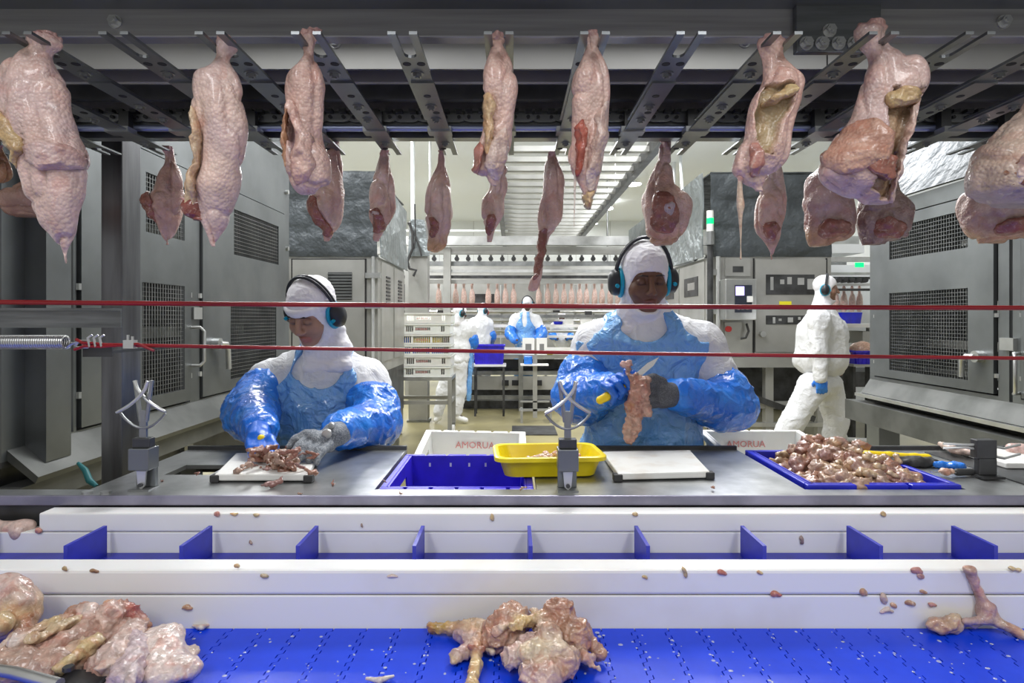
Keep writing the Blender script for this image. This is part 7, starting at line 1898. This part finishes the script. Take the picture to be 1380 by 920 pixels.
# hooded person in white behind the far table
Y = 10.05
S = dict(base=(Xp(648, Y), Y, 0), head=V3(651, 418, Y), head_rot=(math.radians(10), 0, math.radians(130)), hs=0.95, skin=DK)
S['torso'] = [(V3(648, 440, Y), (0.17, 0.13, 0.17)), (V3(648, 457, Y), (0.18, 0.13, 0.2)), (V3(648, 478, Y), (0.19, 0.14, 0.2))]
S['J'] = dict(neck=V3(649, 427, Y), shL=V3(638, 436, Y), elL=V3(635, 455, Y + 0.1), wrL=V3(640, 460, Y + 0.28), haL=V3(644, 460, Y + 0.33), shR=V3(658, 436, Y), elR=V3(662, 452, Y + 0.05), wrR=V3(661, 462, Y + 0.2), haR=V3(660, 464, Y + 0.25),
              hipL=V3(643, 490, Y), knL=A((Xp(642, Y), Y, 0.5)), anL=A((Xp(642, Y), Y, 0.1)), toeL=A((Xp(642, Y), Y + 0.14, 0.045)), hipR=V3(654, 490, Y), knR=A((Xp(655, Y), Y, 0.5)), anR=A((Xp(655, Y), Y, 0.1)), toeR=A((Xp(655, Y), Y + 0.14, 0.045)))
S['arm_r'] = (0.08, 0.065, 0.05); S['sl0'] = {'L': 0.9, 'R': 0.9}; S['hood'] = dict(oz=-0.034)
person('hooded person in white turned away behind the far work line', S)
# worker in a blue apron facing the hall
Y = 10.05
S = dict(base=(Xp(708, Y), Y, 0), head=V3(711, 409, Y - 0.05), head_rot=(math.radians(22), 0, math.radians(-8)), hs=0.98, skin=DK)
S['torso'] = [(V3(708, 438, Y), (0.21, 0.13, 0.17)), (V3(708, 458, Y), (0.2, 0.14, 0.18)), (V3(708, 480, Y), (0.19, 0.14, 0.2))]
S['J'] = dict(neck=V3(709, 421, Y), shL=V3(694, 430, Y), elL=V3(687, 449, Y - 0.1), wrL=V3(694, 458, Y - 0.3), haL=V3(697, 458, Y - 0.36), shR=V3(722, 430, Y), elR=V3(731, 449, Y - 0.08), wrR=V3(724, 458, Y - 0.28), haR=V3(720, 458, Y - 0.34),
              hipL=V3(702, 488, Y), knL=A((Xp(702, Y), Y, 0.5)), anL=A((Xp(702, Y), Y, 0.1)), toeL=A((Xp(702, Y), Y - 0.14, 0.045)), hipR=V3(715, 488, Y), knR=A((Xp(715, Y), Y, 0.5)), anR=A((Xp(715, Y), Y, 0.1)), toeR=A((Xp(715, Y), Y - 0.14, 0.045)))
S['arm_r'] = (0.085, 0.07, 0.055); S['sl0'] = {'L': 0.8, 'R': 0.8}; S['hood'] = dict(oz=-0.034)
S['apron'] = dict(yc=Y, ztop=Zp(440, Y - 0.12), xc=Xp(707, Y), curve=4.0, cmax=0.10, zbot=0.35, hw=0.19, extra=[(V3(708, 500, Y - 0.05), (0.2, 0.1, 0.32))], band=(0.05, 0.11))
person('worker in white hood and blue apron facing forward behind the far work line', S)
Y = 12.6
S = dict(base=(Xp(757, Y), Y, 0), head=V3(757, 426, Y), head_rot=(math.radians(15), 0, 0), hs=0.95, skin=DK)
S['torso'] = [(V3(757, 441, Y), (0.19, 0.13, 0.15)), (V3(757, 458, Y), (0.19, 0.14, 0.2))]
S['J'] = dict(neck=V3(757, 433, Y), shL=V3(747, 440, Y), elL=V3(744, 452, Y), wrL=V3(750, 456, Y - 0.2), haL=V3(752, 456, Y - 0.25), shR=V3(767, 440, Y), elR=V3(771, 452, Y), wrR=V3(764, 456, Y - 0.2), haR=V3(762, 456, Y - 0.25),
              hipL=V3(753, 478, Y), knL=A((Xp(753, Y), Y, 0.45)), anL=A((Xp(753, Y), Y, 0.1)), toeL=A((Xp(753, Y), Y - 0.14, 0.045)), hipR=V3(762, 478, Y), knR=A((Xp(762, Y), Y, 0.45)), anR=A((Xp(762, Y), Y, 0.1)), toeR=A((Xp(762, Y), Y - 0.14, 0.045)))
S['sl0'] = {'L': 0.8, 'R': 0.8}; S['hood'] = dict(oz=-0.034); S['muffs'] = False
person('small distant worker in a white cap beyond the far work line', S)

# ------------------------------------------------------------------ birds on the far hanging line
Yb = 11.25
rows = [(380, 0, 4), (384, -1, 5), (388, 0, 4), (392, -2, 6), (397, -3, 7.5), (403, -3.5, 8), (409, -3, 7), (413, -1, 5)]
bd = loft_px('hanging_chicken', [(a, 690 + b - 2, 690 + c - 2) for a, b, c in rows], Yb, 0.8, MATS['chicken_skin'], None, (0.66, 0.50, 0.44), 5, n=18, seg=10, amp=0.01, maxt=0.2, freq=(8, 20))
bme = bd.data; bpy.data.objects.remove(bd); bme.transform(Matrix.Translation((0, -Yb, -Zp(396, Yb))))
bird_px = [557, 591, 602, 614, 625, 636, 658, 670, 681, 692, 726, 738, 749, 760, 770, 781, 790, 801, 811, 822, 833, 844, 1126, 1137, 1148, 1158]
for i, px in enumerate(bird_px):
    o = link('hanging_chicken', bme, MATS['chicken_skin'])
    yy = Yb if px < 1000 else 7.95
    o.location = (Xp(px, yy), yy, Zp(396 if px < 1000 else 402, yy)); o.rotation_euler = (0, 0, RNG.rand() * 0.6); o.scale = (0.74, 0.74, 0.9 + 0.2 * RNG.rand())
    if px > 1000:
        o.scale = (0.62, 0.62, 0.75)
        tag(o, 'pale chicken hanging on the rails of the bright packing machine', 'chicken', 'chickens hanging in the packing machine')
    else: tag(o, 'small pale chicken hanging from the far overhead line', 'chicken', 'chickens on the far hanging line')

# ------------------------------------------------------------------ cart with a stack of crates
Yc = 6.8
ct = thing('crate_cart', 'steel trolley on castors carrying the stack of white crates', 'trolley', (Xp(568, Yc), Yc, 0))
cw2 = 0.345; zt = Zp(508, Yc)
MB().box(-cw2, cw2, 0, 0.5, zt - 0.04, zt).build('deck', M['steel_bright'], ct)
zz = Zp(545, Yc)
for x in (-cw2, cw2 - 0.045):
    for y in (0, 0.455):
        MB().box(x, x + 0.045, y, y + 0.045, 0.14, zt - 0.04).build('leg', M['steel_pale'], ct)
        MB().cyl((x + 0.005, y - 0.02, 0.06), (x + 0.04, y - 0.02, 0.06), 0.06, 16).build('castor_wheel', M['boot_white'], ct, True)
        MB().box(x + 0.0, x + 0.045, y - 0.03, y + 0.04, 0.10, 0.14).build('castor_fork', M['steel'], ct)
    MB().box(x, x + 0.04, 0.045, 0.455, zz, zz + 0.04).build('side_rail', M['steel_pale'], ct)
MB().box(-cw2 + 0.04, cw2 - 0.04, 0, 0.04, zz, zz + 0.04).build('front_rail', M['steel_pale'], ct)
MB().box(-cw2 + 0.04, cw2 - 0.04, 0.46, 0.5, zz, zz + 0.04).build('rear_rail', M['steel_pale'], ct)
ch = (Zp(421, Yc) - zt) / 6
labs = ['white slotted plastic crate at the bottom of the trolley stack', 'white slotted plastic crate second from the bottom of the trolley stack', 'white slotted crate with blue goods inside on the trolley stack', 'white slotted crate with yellow and blue goods inside on the trolley stack', 'white slotted plastic crate just below the top of the trolley stack', 'white slotted plastic crate on top of the trolley stack']
MY = Matrix(((1, 0, 0, 0), (0, 0, 1, 0), (0, 1, 0, 0), (0, 0, 0, 1)))
for i in range(6):
    t = thing('slotted_crate', labs[i], 'crate', (Xp(568 + (i % 2) * 1.0 - 0.6, Yc), Yc + 0.02, zt + i * ch))
    h = ch - 0.004; w = 0.325 + 0.004 * (i % 3)
    slits = []
    if i in (2, 3): groups = ((-0.22, 9, 0.8), (0.0, 9, 0.8), (0.22, 9, 0.8))
    else: groups = ((-0.13, 4, 0.7), (0.02, 8, 0.4), (0.25, 2, 0.7))
    for gx, n, hh in groups:
        for k in range(n):
            xx = gx + (k - n / 2) * 0.022
            slits.append((xx, xx + 0.015, h * (0.5 - hh * 0.38), h * (0.5 + hh * 0.38)))
    mm = M['crate_clear'] if i % 2 == 0 else M['crate_white']
    MB().holes(-w, w, 0, h - 0.016, 0, 0.008, slits, MY).build('front_wall', mm, t)
    MB().box(-w, w, 0.44, 0.45, 0, h - 0.016).build('rear_wall', mm, t)
    for x in (-w, w - 0.008):
        MB().box(x, x + 0.008, 0.008, 0.44, 0, h - 0.016).build('end_wall', mm, t)
    MB().box(-w - 0.012, w + 0.012, -0.012, 0.006, h - 0.018, h).box(-w - 0.012, w + 0.012, 0.444, 0.462, h - 0.018, h).box(-w - 0.012, -w + 0.006, 0.006, 0.444, h - 0.018, h).box(w - 0.006, w + 0.012, 0.006, 0.444, h - 0.018, h).build('rim', mm, t)
    MB().box(-w, w, 0.008, 0.44, 0.0, 0.006).build('bottom', mm, t)
    lettering('AMORUA', 0.032, (0.0, -0.001, h * 0.46), (PI / 2, 0, 0), M['red_print'], t)
    if i in (2, 3):
        zb_ = zt + i * ch + 0.007
        cx_ = t.location.x
        if i == 3:
            o = MB().box(cx_ - 0.13, cx_ + 0.22, Yc + 0.06, Yc + 0.3, zb_, zb_ + 0.075).build('yellow_sack', M['tub_yellow'], None, bevel=0.02)
            tag(o, 'yellow sack seen through the slots of the crate on the trolley', 'sack')
            o = MB().box(cx_ - 0.29, cx_ - 0.15, Yc + 0.06, Yc + 0.3, zb_, zb_ + 0.08).build('blue_bag', M['glove_blue'], None, bevel=0.02)
            tag(o, 'blue bag beside the yellow sack in the trolley crate', 'bag')
        else:
            for k, (a_, b2) in enumerate(((-0.29, -0.08), (0.05, 0.25))):
                o = MB().box(cx_ + a_, cx_ + b2, Yc + 0.06, Yc + 0.3, zb_, zb_ + 0.085).build('blue_bag', M['glove_blue'], None, bevel=0.02)
                tag(o, 'blue bag filling one half of the crate under the yellow sack', 'bag', 'blue bags in the crate under the yellow sack')

# blue crates by the far table, stand with notices, pans
t = crate('blue_crate', 'stacked violet-blue crate tilted against the far work line', 'crate', M['crate_blue'], Xp(638, 8.75), Xp(681, 8.75), 8.55, 8.85, Zp(490, 8.7), Zp(464, 8.7), notches=3)
sh = thing('crate_stool', 'low steel stand under the violet-blue crate at the far line', 'stand', (Xp(660, 8.7), 8.7, 0))
MB().box(-0.24, 0.24, -0.15, 0.15, Zp(492, 8.7) - 0.01, Zp(490, 8.7)).build('top', M['hdpe'], sh)
for x in (-0.22, 0.19):
    for y in (-0.14, 0.11):
        MB().box(x, x + 0.03, y, y + 0.03, 0, Zp(492, 8.7) - 0.01).build('leg', M['steel_dark'], sh)
Yn = 8.15
ns = thing('notice_stand', 'steel stand holding two white notice sheets before the far line', 'stand', (Xp(721, Yn), Yn, 0))
MB().box(-0.03, 0.03, -0.02, 0.02, 0.05, Zp(456, Yn)).build('post', M['steel_pale'], ns)
MB().box(-0.22, 0.22, -0.02, 0.02, 0.14, 0.17).box(-0.2, -0.17, -0.15, 0.15, 0.0, 0.17).box(0.19, 0.22, -0.15, 0.15, 0.0, 0.17).box(-0.2, 0.2, -0.02, 0.02, 0.26, 0.28).build('base', M['steel_pale'], ns)
for x0_, x1_ in ((704, 720), (723, 737)):
    pn = MB().box(Xp(x0_, Yn) - Xp(721, Yn), Xp(x1_, Yn) - Xp(721, Yn), -0.035, -0.025, Zp(478, Yn), Zp(455, Yn)).build('notice', M['paper'], ns)
    MB().box(Xp(x0_ + 4, Yn) - Xp(721, Yn), Xp(x1_ - 4, Yn) - Xp(721, Yn), -0.038, -0.035, Zp(473, Yn), Zp(463, Yn)).build('printed_block', M['print_grey'], pn)
MB().box(-0.2, 0.18, -0.12, 0.06, Zp(492, Yn), Zp(490, Yn)).build('shelf', M['hdpe'], ns)
o = MB().box(Xp(706, Yn), Xp(717, Yn), Yn - 0.1, Yn - 0.02, Zp(490, Yn) + 0.0005, Zp(479, Yn)).build('blue_pan', M['sleeve_blue'], None, bevel=0.01)
tag(o, 'bright blue pouch standing on the shelf of the notice stand', 'pouch')
t = thing('yellow_pan', 'small yellow pan on the far line right of the notice stand', 'tub', (Xp(738, 9.2), 9.22, Zp(478, 9.1) + 0.001))
tub(MB(), [(0.08, 0.08, 0), (0.1, 0.1, 0.07), (0.09, 0.09, 0.07), (0.07, 0.07, 0.01)], 0.03).build('shell', M['tub_yellow'], t, True)
for px, py, yy, mm, lab in ((752, 444, 10.5, 'tray_blue', 'blue pan on the rear white top of the far line'), (1138, 424, 7.5, 'tray_blue', 'blue jug standing in the bright packing machine'), (1150, 426, 7.5, 'tray_blue', 'second blue jug in the bright packing machine')):
    t = thing('blue_pan', lab, 'pan', (Xp(px, yy), yy, (Zp(437, 10.45) if px < 1000 else Zp(436, 7.4)) + 0.001))
    hh = 0.05 if px < 1000 else 0.14
    tub(MB(), [(0.07, 0.06, 0), (0.085, 0.075, hh), (0.075, 0.065, hh), (0.06, 0.05, 0.01)], 0.03).build('shell', M[mm], t, True)
t = crate('blue_crate', 'violet-blue crate with pale meat behind the walking man', 'crate', M['crate_blue'], Xp(1146, 6.7), Xp(1180, 6.7), 6.6, 6.9, Zp(490, 6.7), Zp(472, 6.7), notches=2)
st = thing('crate_stool', 'steel stand under the violet-blue crate behind the walking man', 'stand', (Xp(1163, 6.7), 6.75, 0))
MB().box(-0.16, 0.16, -0.15, 0.15, Zp(492, 6.7) - 0.01, Zp(490, 6.7)).build('top', M['steel_pale'], st)
for x in (-0.14, 0.11):
    MB().box(x, x + 0.03, -0.1, 0.1, 0, Zp(492, 6.7) - 0.01).build('leg', M['steel_dark'], st)
meat('chicken_piece', 'pale chicken piled in the violet-blue crate behind the walking man', 'chicken meat', [ell(V3(1162, 472, 6.75), (0.13, 0.11, 0.10), k=0.02, col=(0.62, 0.40, 0.30)), ell(V3(1152, 468, 6.75), (0.06, 0.06, 0.06), k=0.02, col=(0.66, 0.46, 0.36))], 0.015, ((14, 0.02),))
o = MB().box(Xp(570, 10.4), Xp(595, 10.4), 10.38, 10.42, Zp(437, 10.4), Zp(428, 10.4)).build('hanging_tag', M['tub_yellow'])
bpy.data.objects.remove(o)
# ------------------------------------------------------------------ clutter on the far tables
def small_tub(px, py, Y, w, d, h, m, lab, cat='tub', group=None):
    t = thing('goods_tub', lab, cat, (Xp(px, Y), Y, (Zp(437, 10.45) if Y > 10 else Zp(478, 9.1)) + 0.001), 0, group)
    tub(MB(), [(w * 0.85, d * 0.85, 0), (w, d, h), (w * 0.93, d * 0.93, h), (w * 0.78, d * 0.78, 0.012)], 0.02).build('shell', M[m], t, True)
    return t
for i, px in enumerate((765, 790, 812, 832)):
    small_tub(px, 437, 10.55, 0.11, 0.09, 0.09, 'crate_white', 'white tub on the rear white top of the far line', 'tub', 'white tubs on the far line')
for i, px in enumerate((655, 672, 760, 785, 815)):
    small_tub(px, 478, 9.4, 0.10, 0.1, 0.08, 'crate_white', 'white tub on the front steel top of the far line', 'tub', 'white tubs on the front of the far line')
pp = thing('far_pipework', 'steel pipes and valves rising behind the far work line', 'pipework', (0, 12.2, 0))
for px in (575, 598, 676, 735, 775, 800, 822):
    MB().cyl((Xp(px, 12.2), 0, 0), (Xp(px, 12.2), 0, Zp(384, 12.2)), 0.035, 8).build('riser', M['steel_bright'], pp, True)
for py in (420, 432, 446):
    MB().cyl((Xp(560, 12.2), -0.06, Zp(py, 12.2)), (Xp(840, 12.2), -0.06, Zp(py, 12.2)), 0.03, 8).build('cross_pipe', M['steel_bright'], pp, True)
for px, py in ((590, 418), (645, 416), (700, 433), (745, 415), (788, 419), (815, 432)):
    MB().box(Xp(px, 12.1), Xp(px + 9, 12.1), -0.2, -0.09, Zp(py + 6, 12.1), Zp(py, 12.1)).build('valve_box', M['steel_dark'], pp)
o = tag(MB().sphere(W(652, 421, 11.9), 0.09, 12, 8, (1.2, 1, 0.8)).build('red_float', M['red_paint'], None, True), 'small red float beside the hooded person in white', 'float')
o = MB().box(Xp(650, 11.9), Xp(654, 11.9), 11.88, 11.92, 0, Zp(422, 11.9)).build('red_float_post', M['steel'])
tag(o, 'thin steel post carrying the red float', 'post')
